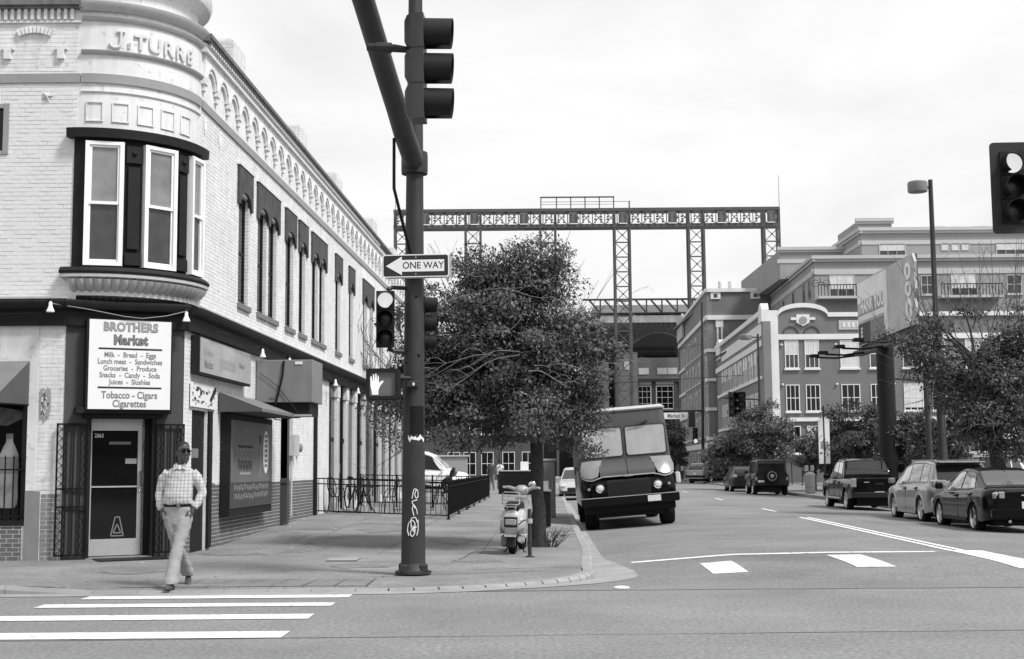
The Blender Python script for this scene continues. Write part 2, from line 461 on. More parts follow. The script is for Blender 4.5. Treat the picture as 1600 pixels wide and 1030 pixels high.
# kerb stones
def kerbpath():
    P = [(x, 16.97) for x in (-16,-14.4,-12.8,-11.2,-9.6,-8,-6.4,-5.3)]
    P += [(-5.3+.55*i, 16.97) for i in range(1,7)]
    for k in range(1, 16):
        a = R(-90 + 6*k); P.append((-1.9+2.93*math.cos(a), 19.9+2.93*math.sin(a)))
    y = 20.6
    while y < 120:
        P.append((xk(y), y)); y += 1.5 if y < 60 else 5
    return P
KP = kerbpath()
kerb = None
for i in range(len(KP)-1):
    a, b = Vector(KP[i]), Vector(KP[i+1]); d = (b-a).normalized(); nn = Vector((d.y, -d.x))
    rings = []
    for (p, off) in ((a, .004), (b, -.004)):
        q = p + d*off
        zt = zside(q.x-nn.x*.02, q.y-nn.y*.02)+.006; zb = zroad(q.x+nn.x*.2, q.y+nn.y*.2)-.05
        hh = max(zt, zb+.052)
        rings.append([(q.x-nn.x*.005,q.y-nn.y*.005,zb),(q.x-nn.x*.005,q.y-nn.y*.005,hh),(q.x+nn.x*.12,q.y+nn.y*.12,hh),(q.x+nn.x*.16,q.y+nn.y*.16,hh-.04),(q.x+nn.x*.17,q.y+nn.y*.17,zb)])
    mb = MB().loft(rings)
    if kerb is None: kerb = tag(mb.build('kerb', M['kerb']), 'concrete kerb along the corner pavement', kind='structure')
    else: mb.build('kerb_stone', M['kerb'], kerb)
gt = MB(); vs = []; fs = []
for i, p in enumerate(KP):
    if p[1] > 60: break
    a, b = Vector(KP[max(i-1,0)]), Vector(KP[min(i+1,len(KP)-1)]); d = (b-a).normalized(); nn = Vector((d.y,-d.x))
    wd = .55 if p[0] < -2 else .55 + .25*sm(17,19.5,p[1])*(1-sm(20.8,22.6,p[1])) - .2*sm(22,24,p[1])
    for o in (.165, wd*.5, wd):
        x, y = p[0]+nn.x*o, p[1]+nn.y*o; vs.append((x, y, zroad(x,y)+.006))
m_ = len(vs)//3
for i in range(m_-1):
    for j in range(2): fs.append((3*i+j, 3*i+j+1, 3*i+3+j+1, 3*i+3+j))
tag(gt.add(vs, fs).build('gutter', M['kerb']), 'pale concrete gutter below the kerb', kind='structure')
# the far pavement on the right, kerb included
rs = MB()
ysr = [24+4*i for i in range(50)]
vs = []; fs = []
for y in ysr:
    for (u, z) in ((11.95,-.2),(11.95,.05),(12.1,.06),(16.2,.1),(60,.1)): vs.append((u+SK*y, y, z))
for i in range(len(ysr)-1):
    for j in range(4): fs.append((i*5+j, i*5+j+1, (i+1)*5+j+1, (i+1)*5+j))
rs = tag(rs.add(vs, fs).build('far_pavement', M['concrete']), 'pavement on the far side of the street', kind='structure')

# wear on the road: irregular cracks and old patches
def patch(name, parent, cx, cy, rx, ry, m, seed, dz=.0025):
    rd = random.Random(seed); n_ = 26; vs = [(cx, cy, zroad(cx,cy)+dz)]
    for k in range(n_):
        a = 2*math.pi*k/n_; q = 1+rd.uniform(-.22,.22); x, y = cx+rx*q*math.cos(a), cy+ry*q*math.sin(a); vs.append((x, y, zroad(x,y)+dz))
    return MB().add(vs, [(0,k+1,(k+1) % n_+1) for k in range(n_)]).build(name, m, parent)
stain = mat('oil stained asphalt', .125, .8, .2, 2, .8, 13, fine=.3)
pale = mat('patched asphalt', .21, .85, .14, .6, .8, 13, fine=.34)
def crackline(parent, pts, w, seed):
    rd = random.Random(seed); vs = []; fs = []; P = []
    for (a,b) in zip(pts, pts[1:]):
        for i in range(10): t = i/10; P.append((a[0]+(b[0]-a[0])*t+rd.uniform(-.05,.05), a[1]+(b[1]-a[1])*t+rd.uniform(-.05,.05)))
    P.append(pts[-1])
    for i,(x,y) in enumerate(P):
        q = P[min(i+1,len(P)-1)]; p = P[max(i-1,0)]; d = Vector((q[0]-p[0],q[1]-p[1])).normalized(); ww = w*rd.uniform(.3,1)
        for s_ in (-1,1): xx, yy = x-d.y*ww*s_, y+d.x*ww*s_; vs.append((xx,yy,zroad(xx,yy)+.004))
        if i: fs.append((2*i-2,2*i-1,2*i+1,2*i))
    MB().add(vs, fs).build('crack', M['tar'], parent)
crackline(mr, [(8.8,26),(9.1,31),(9.5,38)], .008, 5)
# bits of litter and gum on the pavement
rd = random.Random(44)
for k in range(70):
    x, y = rd.uniform(-6.5,.6), rd.uniform(17.6,33)
    if x > xk(y)-.2 or (x < -5.2 and y > 22): continue
    r_ = rd.uniform(.012,.03); MB().lathe([(r_,0),(r_*.6,.003)],(x,y,zside(x,y)+.003),n=7).build('gum_spot', M['joint' if k % 3 else 'signwhite'], sidewalk)
for i,(x,y,rx,ry) in enumerate(((-2.4,20.6,.5,.4),(-3.8,24.6,.35,.9),(-4.6,27.5,.3,1.3),(-.6,21.6,.4,.35),(-1.2,27,.4,1.2),(-3.0,30,.5,1.0),(-5.6,19.6,.45,.35),(-4.9,23.4,.5,.35))):
    rd = random.Random(70+i); n_ = 22; vs = [(x,y,zside(x,y)+.0045)]
    for k in range(n_): a = 2*math.pi*k/n_; q = 1+rd.uniform(-.3,.3); xx, yy = x+rx*q*math.cos(a), y+ry*q*math.sin(a); vs.append((xx,yy,zside(xx,yy)+.0045))
    MB().add(vs, [(0,k+1,(k+1) % n_+1) for k in range(n_)]).build('stain', mat('stained concrete', .155, .9, .3, 1.5, .5, 13, fine=.24), sidewalk)
# ------------------------------------------------------------------ the white corner building with the market
bld = thing('market_building', 'white painted brick corner building with round turret and black trim', 'building', (-7.0, 24.0, .05), world=True)
def W(s, o, h): return (-6.70 + SK*s + o, s, h)                 # side wall: s along the street, o outward, h up
TC = (-7.4, 23.867); TR = 1.667
def C(a, o, h): return (TC[0] + (TR+o)*math.sin(a), TC[1] - (TR+o)*math.cos(a), h)   # rounded corner, a = 0 faces the camera
A_END = R(87.7)
CA = Vector((-7.55, 22.2)); CT = Vector((.892, .451)); CN = Vector((.451, -.892)); CL = 1.995
def H(t, o, h): return (CA.x + CT.x*t + CN.x*o, CA.y + CT.y*t + CN.y*o, h)           # chamfered entrance
FY = 22.2
# --- front wall (faces the camera)
def wallcells(mb, a0, a1, h0, h1, openings, face, depth):
    """wall face with real openings (a,b,z0,z1), each with its four reveals"""
    xs = sorted(set([a0, a1] + [q for o in openings for q in o[:2]])); zs = sorted(set([h0, h1] + [q for o in openings for q in o[2:4]]))
    for xa, xb in zip(xs, xs[1:]):
        for za, zb in zip(zs, zs[1:]):
            cx, cz = (xa+xb)/2, (za+zb)/2
            if any(o[0] < cx < o[1] and o[2] < cz < o[3] for o in openings): continue
            mb.add([face(xa,0,za), face(xb,0,za), face(xb,0,zb), face(xa,0,zb)], [(0,1,2,3)])
    for (a, b, z0, z1) in openings:
        for (p, q) in (((a,z0),(b,z0)), ((b,z0),(b,z1)), ((b,z1),(a,z1)), ((a,z1),(a,z0))):
            mb.add([face(p[0],0,p[1]), face(q[0],0,q[1]), face(q[0],-depth,q[1]), face(p[0],-depth,p[1])], [(0,1,2,3)])
def Fr(x, o, h): return (x, FY - o, h)
fw = MB(); wallcells(fw, -16, -7.4, 4.35, 9.6, [(-9.6,-8.69,7.0,7.78)], Fr, .22)
front_wall = fw.build('front_wall', M['mortar'], bld)
rnd = random.Random(3)
CH, BL, JT = .0735, .205, .009
def brick_list(a0, a1, h0, h1, openings):
    out = []; k = 0; h = h0
    while h + CH*.6 < h1:
        x = a0 - (BL/2 if k % 2 else 0)
        while x < a1:
            xa, xb = max(x, a0)+JT/2, min(x+BL, a1)-JT/2
            segs = [(xa, xb)]
            for (oa, ob, z0, z1) in openings:
                if h+CH*.5 > z0 and h+CH*.5 < z1:
                    ns = []
                    for (p, q) in segs:
                        if q <= oa or p >= ob: ns.append((p, q))
                        else:
                            if p < oa: ns.append((p, oa))
                            if q > ob: ns.append((ob, q))
                    segs = ns
            out += [(p, q, h+JT/2, min(h+CH, h1)-JT/2) for p, q in segs if q-p > .02]
            x += BL
        h += CH; k += 1
    return out
def brick_mass(name, lst, face, m, parent, d=.0045):
    mb = MB()
    for (p, q, z0, z1) in lst:
        e = d*rnd.uniform(.6, 1.25)
        f0 = [face(p,0,z0), face(q,0,z0), face(q,0,z1), face(p,0,z1)]; f1 = [face(p+.002,e,z0+.002), face(q-.002,e,z0+.002), face(q-.002,e,z1-.002), face(p+.002,e,z1-.002)]
        mb.v += f0 + f1; o = len(mb.v)-8
        mb.fc += [[o+4,o+5,o+6,o+7],[o,o+1,o+5,o+4],[o+1,o+2,o+6,o+5],[o+2,o+3,o+7,o+6],[o+3,o,o+4,o+7]]
    return tag(mb.build(name, m, parent, smooth=0), kind='stuff')
fb = brick_list(-8.78, -7.46, 4.45, 8.19, [(-9.6,-8.63,6.94,7.85)])
fb = sorted(fb, key=lambda b: -(b[1]-b[0]))[:300]
meshes = {}
for (p, q, z0, z1) in fb:                                       # the bricks one can pick apart
    key = round((q-p)*40)
    if key not in meshes:
        w = (q-p)/2; hh = (CH-JT)/2
        meshes[key] = MB().add([(-w,0,-hh),(w,0,-hh),(w,0,hh),(-w,0,hh),(-w+.002,-.0045,-hh+.002),(w-.002,-.0045,-hh+.002),(w-.002,-.0045,hh-.002),(-w+.002,-.0045,hh-.002)],
            [(4,5,6,7),(0,1,5,4),(1,2,6,5),(2,3,7,6),(3,0,4,7)]).mesh('brick', M['white_brick'], 0)
    o = bpy.data.objects.new('brick', meshes[key]); COL.objects.link(o); o.parent = front_wall
    o.location = ((p+q)/2, FY + rnd.uniform(-.003,.003), (z0+z1)/2)
fbs = set((round(b[0],3), round(b[2],3)) for b in fb)
rest = [b for b in brick_list(-8.78, -7.46, 4.45, 8.19, [(-9.6,-8.63,6.94,7.85)]) if (round(b[0],3), round(b[2],3)) not in fbs]
rest += [b for b in brick_list(-10.6, -8.785, 4.45, 8.19, [(-9.6,-8.72,7.0,7.78)])] + brick_list(-10.6, -7.46, 8.40, 9.26, [])
brick_mass('brick_courses', rest, Fr, M['white_brick'], front_wall)
MB(Fr).box(-16,-7.42,-.02,.03,8.2,8.36).build('belt_course', M['grey_paint'], bld)
MB(Fr).box(-16,-7.42,-.02,.05,9.26,9.30).build('string_course', M['white_paint'], bld)
cx = -9.9
while cx < -7.5:
    MB(Fr).box(cx, cx+.055, 0, .07, 9.31, 9.5).build('dentil', M['white_paint'], bld); cx += .115
MB(Fr).box(-16,-7.40,-.02,.10,9.5,9.55).box(-16,-7.40,-.02,.15,9.55,9.66).build('parapet_cap', M['capstone'], bld)
for ax in (-9.75, -8.22):                                        # segmental blind arches on the front
    ar = MB(Fr); ra, rb = .62, .74
    for k in range(9):
        t0, t1 = R(-26+52*k/9+.6), R(-26+52*(k+1)/9-.6)
        q = [(ax+r*math.sin(t), 0, 8.46+r*math.cos(t)) for t, r in ((t0,ra),(t1,ra),(t1,rb),(t0,rb))]
        ar.loft([[(a, .0, h) for a,_,h in q], [(a, .06, h) for a,_,h in q]])
    ar.build('blind_arch', M['white_brick'], bld)
    for dx in (-.52, .40):
        MB(Fr).box(ax+dx, ax+dx+.12, 0, .06, 8.62, 8.78).box(ax+dx-.05, ax+dx+.17, 0, .055, 8.78, 8.82).build('corbel', M['white_paint'], bld)
wn1 = MB(Fr).box(-9.6,-9.5,-.2,.02,7.0,7.78).box(-8.72,-8.63,-.2,.025,6.95,7.84).box(-9.5,-8.72,-.2,.02,6.94,7.01).box(-9.5,-8.72,-.2,.02,7.76,7.83).build('window', M['grey_paint'], bld)
MB(Fr).box(-9.5,-8.72,-.1,-.06,7.01,7.76).build('pane', M['pane_dark'], wn1, loc=(0,0,0))
for (sx, sz) in ((-7.98, 7.97), (-9.4, 7.97)):                   # iron star on the wall
    pts = []
    for k in range(10): r_ = .115 if k % 2 == 0 else .035; pts.append((sx + r_*math.sin(R(36*k+20)), sz + r_*math.cos(R(36*k+20))))
    mb = MB(Fr); mb.loft([[(a, .012, b) for a, b in pts], [(sx+(a-sx)*.3, .05, sz+(b-sz)*.3) for a, b in pts]]); mb.build('wall_star', M['white_paint'], bld)
# --- rounded corner: wall drum, mouldings, panels, bay
def curve(prof, a0=0.0, a1=A_END, n=30, f=C):
    mb = MB(); mb.loft([[f(a0+(a1-a0)*i/n, o, h) for o, h in prof] for i in range(n+1)]); return mb
curve([(-.3,4.5),(-.3,9.62),(0,9.62),(0,4.5)]).build('turret_wall', M['white_paint'], bld)
curve([(-.02,8.2),(.035,8.2),(.035,8.36),(-.02,8.36)]).build('belt_course', M['grey_paint'], bld)
curve([(-.02,8.03),(.02,8.035),(.03,8.05),(-.02,8.06)]).build('moulding', M['white_paint'], bld)
curve([(-.02,8.70),(.03,8.71),(.07,8.75),(.075,8.775),(.03,8.79),(-.02,8.79)]).build('moulding', M['stone'], bld)
curve([(-.02,9.30),(.04,9.31),(.08,9.36),(.085,9.39),(.03,9.40),(-.02,9.40)]).build('moulding', M['stone'], bld)
curve([(-.02,9.46),(.06,9.47),(.14,9.56),(.15,9.62),(.02,9.64),(-.02,9.64)], -.02, A_END+.1).build('cornice', M['stone'], bld)
curve([(-.5,9.60),(-.12,9.60),(-.12,9.98),(-.03,10.03),(.10,10.10),(.14,10.2),(.14,10.32),(.06,10.36),(.0,10.5),(.0,11.2),(-.5,11.2)], R(-140), R(220), 72).build('turret_drum', M['white_paint'], bld)
for (a, name_) in ((.14,0),(.40,0),(.66,0),(.92,0),(1.18,0)):
    w = .145; pf = MB()
    ang = lambda s: a + s/(TR)
    for (s0, s1, h0, h1) in ((-w,w,7.85,7.875),(-w,-w+.022,7.54,7.85),(w-.022,w,7.54,7.85),(-w,w,7.52,7.54)):
        pf.loft([[C(ang(s0+(s1-s0)*i/4), o, h) for o, h in ((-.01,h0),(.022,h0),(.022,h1),(-.01,h1))] for i in range(5)])
    pf.build('frieze_panel', M['white_paint'], bld)
name = 'J.TURRE'
for i, ch in enumerate(name):
    a = .27 + i*.158
    if ch == '.': a += .02
    else: a += 0
    if ch == 'J':
        MB().tube([C(.385,.03,9.13),C(.385,.03,8.95),C(.375,.03,8.88),C(.35,.03,8.845),C(.315,.03,8.84),C(.285,.03,8.87),C(.275,.03,8.91)],.026,8).tube([C(.345,.03,9.13),C(.425,.03,9.13)],.022,8).build('raised_letter', M['letter'], bld)
        continue
    if ch == '.': continue
    p = C(a, .012, 8.97); x = (math.cos(a), math.sin(a), 0); z = (math.sin(a), -math.cos(a), 0)
    text(ch, .37, M['letter'], 'raised_letter', bld, basis(p, x, (0,0,1), z), bold=.02, extrude=.03)
text('S', .14, M['letter'], 'raised_letter', bld, basis(C(.47, .012, 8.90), (math.cos(.47), math.sin(.47), 0), (0,0,1), (math.sin(.47), -math.cos(.47), 0)), bold=.02, extrude=.02)
# bay window
bay = curve([(-.06,4.9),(.03,4.9),(.03,7.3),(-.06,7.3)], -.05, A_END-.02, 30).build('bay_frame', M['black_trim'], bld)
curve([(-.02,7.21),(.17,7.21),(.18,7.37),(-.02,7.39)], -.10, A_END+.03).build('bay_header', M['black_trim'], bld)
curve([(-.02,4.84),(.20,4.86),(.21,4.90),(.15,4.97),(-.02,4.98)], -.13, A_END+.06).build('bay_sill', M['black_trim'], bld)
curve([(-.02,4.77),(.13,4.77),(.19,4.80),(.19,4.855),(-.02,4.855)], -.12, A_END+.06).build('sill_moulding', M['stone'], bld)
for (a0, a1) in ((.075,.44),(.635,1.0),(1.215,1.50)):            # three sash windows, flat in the curve
    p0, p1 = Vector(C(a0, .10, 0)), Vector(C(a1, .10, 0)); d = (p1-p0); L = d.length; d = d/L; nrm = Vector((d.y, -d.x, 0))
    def S(s, o, h): return tuple(p0 + d*s + nrm*o + Vector((0,0,h)))
    z0, z1, mz = 5.0, 7.15, 6.09
    wf = MB(S)
    for (s0, s1, h0, h1, o) in ((0,.07,z0,z1,.05),(L-.07,L,z0,z1,.05),(.07,L-.07,z1-.06,z1,.05),(.07,L-.07,z0,z0+.07,.05)): wf.box(s0,s1,-.06,o,h0,h1)
    wf = wf.build('window', M['white_frame'], bld)
    sf = MB(S)
    for (s0, s1, h0, h1, o) in ((.07,.11,mz,z1-.06,.02),(L-.11,L-.07,mz,z1-.06,.02),(.11,L-.11,z1-.10,z1-.06,.02),(.07,L-.07,mz-.03,mz+.02,.03),(.07,.10,z0+.07,mz-.03,.005),(L-.10,L-.07,z0+.07,mz-.03,.005),(.10,L-.10,z0+.07,z0+.11,.005)): sf.box(s0,s1,-.06,o,h0,h1)
    sf.build('sash', M['white_frame'], wf, loc=(0,0,0))
    MB(S).box(.11,L-.11,-.05,-.01,mz+.02,z1-.10).build('pane', M['pane_mid'], wf, loc=(0,0,0))
    MB(S).box(.10,L-.10,-.05,-.025,z0+.11,mz-.03).build('pane', M['pane_low'], wf, loc=(0,0,0))
for a in (.537, 1.107):                                          # panelled black mullions
    for (h0, h1, wd) in ((5.02,5.25,.075),(5.30,6.75,.055),(6.80,7.12,.075)):
        MB().loft([[C(a+s, o, h) for o, h in ((.02,h0),(.10,h0+.01),(.10,h1-.01),(.02,h1))] for s in (-wd,0,wd)]).build('mullion_panel', M['black_trim'], bld)
    MB().sphere(C(a,.105,6.98), .045, 10, 6).build('rosette', M['black_trim'], bld)
# fluted bowl under the bay
NF = 20
for k in range(NF):
    a0, a1 = -.06 + (A_END+.08)*k/NF, -.06 + (A_END+.08)*(k+1)/NF
    rings = []
    for (o, h) in ((.15,4.77),(.12,4.70),(.03,4.61),(-.12,4.53),(-.34,4.47),(-.62,4.43),(-.8,4.42)):
        ring = []
        for q in range(7):
            a = a0+(a1-a0)*q/6; bulge = .05*math.sin(math.pi*q/6)
            ring.append(C(a, o+bulge, h-.012*math.sin(math.pi*q/6)))
        rings.append(ring)
    MB().loft(rings, False).build('bowl_flute', M['stone'], bld, smooth=60)
MB().prism([(TC[0]-.2, 22.25),(-6.9,22.35),(-6.0,23.2),(-5.85,23.6),(TC[0],23.9)], 'z', 4.40, 4.425).build('soffit', M['black_trim'], bld)

# --- side wall, upper storey
WIN = [(26.78,27.68),(28.46,29.34),(29.52,30.38),(31.34,32.28),(32.93,33.76),(34.62,35.5),(35.68,36.5),(38.2,39.05),(40.6,41.4),(43.4,44.2),(44.9,45.6),(47.4,48.2),(49.8,50.5),(52.2,52.9)]
OPN = [(a, b, 4.93, 7.22) for a, b in WIN]
swl = MB(); wallcells(swl, 23.8, 56, 4.35, 9.6, OPN, W, .11)
side_wall = swl.build('side_wall', M['mortar'], bld)
brick_mass('brick_courses', brick_list(23.86, 43, 4.45, 8.19, OPN), W, M['white_brick'], side_wall)
MB(W).box(43,56,-.01,.008,4.45,4.9).box(43,56,-.01,.008,7.3,8.19).build('brick_plain', M['white_brick'], side_wall)
for i in range(len(WIN)):
    if WIN[i][0] > 43:
        nx = WIN[i+1][0] if i+1 < len(WIN) else 56
        MB(W).box(WIN[i][1], nx, -.01, .008, 4.9, 7.3).build('brick_plain', M['white_brick'], side_wall)
MB(W).box(43, 43.4, -.01, .008, 4.9, 7.3).build('brick_plain', M['white_brick'], side_wall)
rv = MB(W)                                                       # white brick reveals of the far jambs
for (a, b) in WIN:
    z = 4.95
    while z < 7.2:
        rv.box(b-.006, b+.02, -.105, -.01, z, z+.062); z += CH
rv.build('jamb_bricks', M['white_brick'], side_wall, smooth=0)
tag(bpy.data.objects['jamb_bricks'], kind='stuff')
for i, (a, b) in enumerate(WIN):
    wf = MB(W)
    wf.box(a, a+.08, -.14, -.085, 4.95, 7.22).box(b-.08, b, -.14, -.085, 4.95, 7.22).box(a+.08, b-.08, -.14, -.09, 7.1, 7.22).box(a+.08, b-.08, -.14, -.09, 4.95, 5.05).box(a+.08, b-.08, -.14, -.095, 6.0, 6.06)
    wf = wf.build('window', M['black_trim'], bld)
    MB(W).box(a+.08, b-.08, -.16, -.11, 5.05, 7.1).build('pane', M['pane_dark'], wf, loc=(0,0,0))
    MB(W).box(a-.06, b+.06, -.1, .06, 4.82, 4.93).build('sill', M['sill'], wf, loc=(0,0,0))
def hood(a, b, arches):
    """shouldered stone lintel with an arched underside over each opening"""
    poly = [(a-.16,7.78),(a-.16,6.98),(a-.03,6.98)]
    for (p, q) in arches:
        r_ = (q-p)/2
        poly += [(p+.0,7.0)] if p > a+.2 else []
        for k in range(0, 9): t = math.pi*k/8; poly.append(((p+q)/2 - r_*math.cos(t), 7.05+.24*math.sin(t)))
        poly += [(q+.0,7.0)] if q < b-.2 else []
    poly += [(b+.03,6.98),(b+.16,6.98),(b+.16,7.78)]
    mb = MB(lambda s, o, h: W(s, o, h))
    mb.loft([[(s, -.02, h) for s, h in poly], [(s, .055, h) for s, h in poly]])
    mb.build('window_hood', M['hood'], bld)
    MB(W).box(a-.2,b+.2,-.01,.075,7.78,7.82).build('hood_mould', M['white_paint'], bld)
i = 0
for grp in [(0,),(1,2),(3,),(4,),(5,6),(7,),(8,),(9,10),(11,),(12,),(13,)]:
    hood(WIN[grp[0]][0], WIN[grp[-1]][1], [WIN[q] for q in grp])
MB(W).box(23.86,56,-.02,.04,8.2,8.36).build('belt_course', M['grey_paint'], bld)
# corbelled arcade under the cornice: one bay, copied along the wall
PT = .86
poly = [(0,9.27),(0,8.74),(.13,8.74)]
for k in range(11): t = math.pi*k/10; poly.append((.43-.28*math.cos(t), 8.74+.26*math.sin(t)))
poly += [(.73,8.74),(PT,8.74),(PT,9.27)]
poly = [(s+(.004 if s < .4 else -.004), h) for s, h in poly]
def W0(s, o, h): return (SK*s + o, s, h)
arch_me = MB(W0); arch_me.loft([[(s, -.01, h) for s, h in poly], [(s, .05, h) for s, h in poly]])
arch_me.box(-.10,.10,0,.085,8.66,8.735).box(-.06,.06,0,.06,8.54,8.66)
arch_me = arch_me.mesh('frieze_arch', M['white_brick'])
rg = MB(W0)
for k in range(12):
    t0, t1 = math.pi*k/12, math.pi*(k+1)/12
    q = [(.43-r_*math.cos(t), 8.76+r_*math.sin(t)) for t, r_ in ((t0,.32),(t1,.32),(t1,.375),(t0,.375))]
    rg.loft([[(s,.045,h) for s,h in q],[(s,.08,h) for s,h in q]])
rg.box(-.06,.05,.045,.08,8.74,8.80)
rg = rg.mesh('arch_ring', M['white_paint'])
off = -BASE[bld.name]
for k in range(36):
    s = 23.95 + PT*k
    o = link('frieze_arch', arch_me, bld); o.location = off + Vector(W(s,0,0))
    r_ = bpy.data.objects.new('arch_ring', rg); COL.objects.link(r_); r_.parent = o
MB(W).box(23.84,56,-.02,.115,9.27,9.32).build('string_course', M['white_paint'], bld)
MB(W).box(23.84,56,-.02,.09,9.32,9.44).build('frieze', M['white_paint'], bld)
den = MB(W0).box(0,.07,0,.15,9.40,9.47).mesh('dentil', M['white_paint'])
for k in range(150):
    o = link('dentil', den, bld); o.location = off + Vector(W(24.0+k*.15,0,0))
MB(W).box(23.8,56,-.3,.17,9.47,9.52).box(23.8,56,-.3,.20,9.52,9.60).build('parapet_cap', M['capstone'], bld)
for (s0, s1, zt) in ((26.0,27.0,10.2),(32.7,33.6,10.2),(38.0,39.0,10.15),(45.4,46.4,10.2),(51.0,52.0,10.1)):
    ch = MB(W).box(s0,s1,-.42,.05,9.45,zt).box(s0+.05,s1-.05,-.37,.0,zt,zt+.05).build('chimney_pier', M['mortar'], bld)
    brick_mass('brick_courses', [(p-.44, q-.44, a, b) for p, q, a, b in brick_list(0.02,.49,9.6,zt,[])], lambda o_, d_, h: W(s0-d_, o_, h), M['white_brick'], ch).location = (0,0,0)
    brick_mass('brick_courses', brick_list(s0,s1,9.6,zt,[]), lambda s_, d_, h: W(s_, .05+d_, h), M['white_brick'], ch).location = (0,0,0)
MB().box(-16,-6.0,24.2,55.9,9.2,9.3).box(-16,-7.6,22.4,24.2,9.2,9.3).build('roof', M['hood'], bld)
MB().box(-16,-15.9,22.25,56,0,9.3).box(-16,-4.6,55.9,56,0,9.3).build('back_wall', M['white_brick'], bld)
# small iron stars on the side wall
for s in (25.2, 24.15):
    MB(W).add([(s-.09,.012,7.9),(s+.09,.012,7.9),(s,.012,8.08),(s,.012,7.72),(s,.06,7.9)],[(0,2,4),(2,1,4),(1,3,4),(3,0,4)]).build('wall_star', M['white_paint'], bld)

# --- black storefront cornice
def bandprof(f, a0, a1): return MB(f).loft([[(s,o,h) for o,h in ((-.05,3.98),(.10,3.98),(.12,4.22),(.22,4.26),(.26,4.33),(.26,4.38),(.16,4.42),(-.05,4.43))] for s in (a0,a1)])
bandprof(Fr, -16, -7.50).build('storefront_cornice', M['black_trim'], bld)
bandprof(H, -.06, CL+.05).build('storefront_cornice', M['black_trim'], bld)
bandprof(W, 23.0, 56).build('storefront_cornice', M['black_trim'], bld)
MB(Fr).box(-16,-7.5,.02,.19,4.425,4.46).build('flashing', M['stone'], bld)
MB(W).box(23.5,56,.02,.19,4.425,4.455).build('flashing', M['stone'], bld)
# --- front wall, ground floor: shop window under an awning, white pier
lf = MB(); wallcells(lf, -16, -7.55, -.1, 4.0, [(-10.4,-8.16,.66,2.75)], Fr, .18)
low_wall = lf.build('shopfront_wall', M['mortar'], bld)
MB(Fr).box(-16,-8.0,-.01,.016,2.76,3.98).box(-8.155,-8.0,-.01,.016,1.21,2.755).build('plaster', M['white_paint'], low_wall)
brick_mass('brick_courses', brick_list(-7.99,-7.56,1.21,3.96,[]), Fr, M['white_brick'], low_wall)
brick_mass('base_courses', brick_list(-7.90,-7.56,-.02,1.2,[]), Fr, M['base_light'], low_wall)
brick_mass('base_courses', brick_list(-10.6,-8.2,-.02,.62,[]), Fr, M['base_paint'], low_wall)
MB(Fr).box(-8.155,-7.91,-.01,.03,-.02,1.2).build('base_pilaster', M['base_light'], low_wall)
sp = MB(Fr).box(-10.4,-8.16,-.16,-.14,.72,2.7).build('shop_window', M['pane_dark'], bld)
MB(Fr).box(-10.4,-8.16,-.13,.02,.63,.72).box(-8.24,-8.16,-.13,.0,.72,2.75).box(-10.4,-8.24,-.13,.0,2.66,2.75).build('window_frame', M['black_trim'], sp, loc=(0,0,0))
# print of a drinks bottle and a splash inside the window
bt = MB(Fr); c_ = -8.50
outl = [(.055,2.17),(.06,2.02),(.10,1.95),(.155,1.82),(.165,1.62),(.155,1.35),(.165,1.1),(.155,.98),(.11,.92)]
bt.loft([[(c_+w_, -.137, h), (c_-w_, -.137, h)] for w_, h in outl], False)
bt.build('bottle_print', M['signmid'], sp, loc=(0,0,0))
lb = MB(Fr); lb.loft([[(c_+w_, -.134, h), (c_-w_, -.134, h)] for w_, h in ((.16,1.78),(.16,1.50))], False).build('bottle_label', M['signgrey'], sp, loc=(0,0,0))
MB(Fr).loft([[(c_+.06,-.134,2.17),(c_-.06,-.134,2.17)],[(c_+.06,-.134,2.08),(c_-.06,-.134,2.08)]],False).build('bottle_cap', M['signgrey'], sp, loc=(0,0,0))
spz = [(-9.0,2.25),(-8.75,2.32),(-8.55,2.30),(-8.3,2.42),(-8.24,2.52),(-8.45,2.58),(-8.7,2.62),(-9.0,2.60)]
MB(Fr).add([(a,-.136,h) for a,h in spz],[tuple(range(len(spz)))]).build('splash_print', mat('splash print',.10,.6,.6,9), sp, loc=(0,0,0))
gb = thing('window_bars', 'black iron bars across the lower half of the shop window', 'security bars', (-9.0,22.16,.75), world=True)
for i in range(16):
    x = -10.35+i*.142
    MB().cyl((x,22.19,.72),(x,22.19,1.72),.012,n=6).lathe([(.0,1.72),(.022,1.74),(.0,1.82)],(x,22.19,0),n=6).build('bar', M['black_iron'], gb)
for z in (.78,1.55): MB().box(-10.4,-8.18,22.175,22.205,z,z+.025).build('rail', M['black_iron'], gb)
aw = thing('shop_awning', 'grey canvas awning over the shop window at the photo edge', 'awning', (-9.3,22.17,2.64), world=True)
MB().add([(-10.6,22.15,3.38),(-8.13,22.15,3.38),(-8.40,21.35,2.72),(-10.6,21.35,2.72),(-8.40,21.35,2.64),(-10.6,21.35,2.64)],[(0,1,2,3),(3,2,4,5)]).build('canvas', M['canvas'], aw)
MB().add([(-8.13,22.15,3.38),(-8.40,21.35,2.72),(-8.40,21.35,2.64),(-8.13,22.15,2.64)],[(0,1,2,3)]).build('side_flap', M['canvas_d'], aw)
MB().tube([(-10.6,21.36,2.64),(-8.40,21.36,2.64),(-8.13,22.15,2.64)],.014,6).build('frame', M['black_iron'], aw)
ps = thing('torn_poster', 'torn remains of a pasted poster on the white pier', 'poster', (-7.86,22.18,2.5), world=True)
pr = random.Random(8)
pts = [(-7.95,2.90),(-7.90,2.93),(-7.86,2.88),(-7.83,2.94),(-7.78,2.90),(-7.77,2.6),(-7.80,2.40),(-7.83,2.46),(-7.87,2.34),(-7.90,2.44),(-7.94,2.40),(-7.95,2.62)]
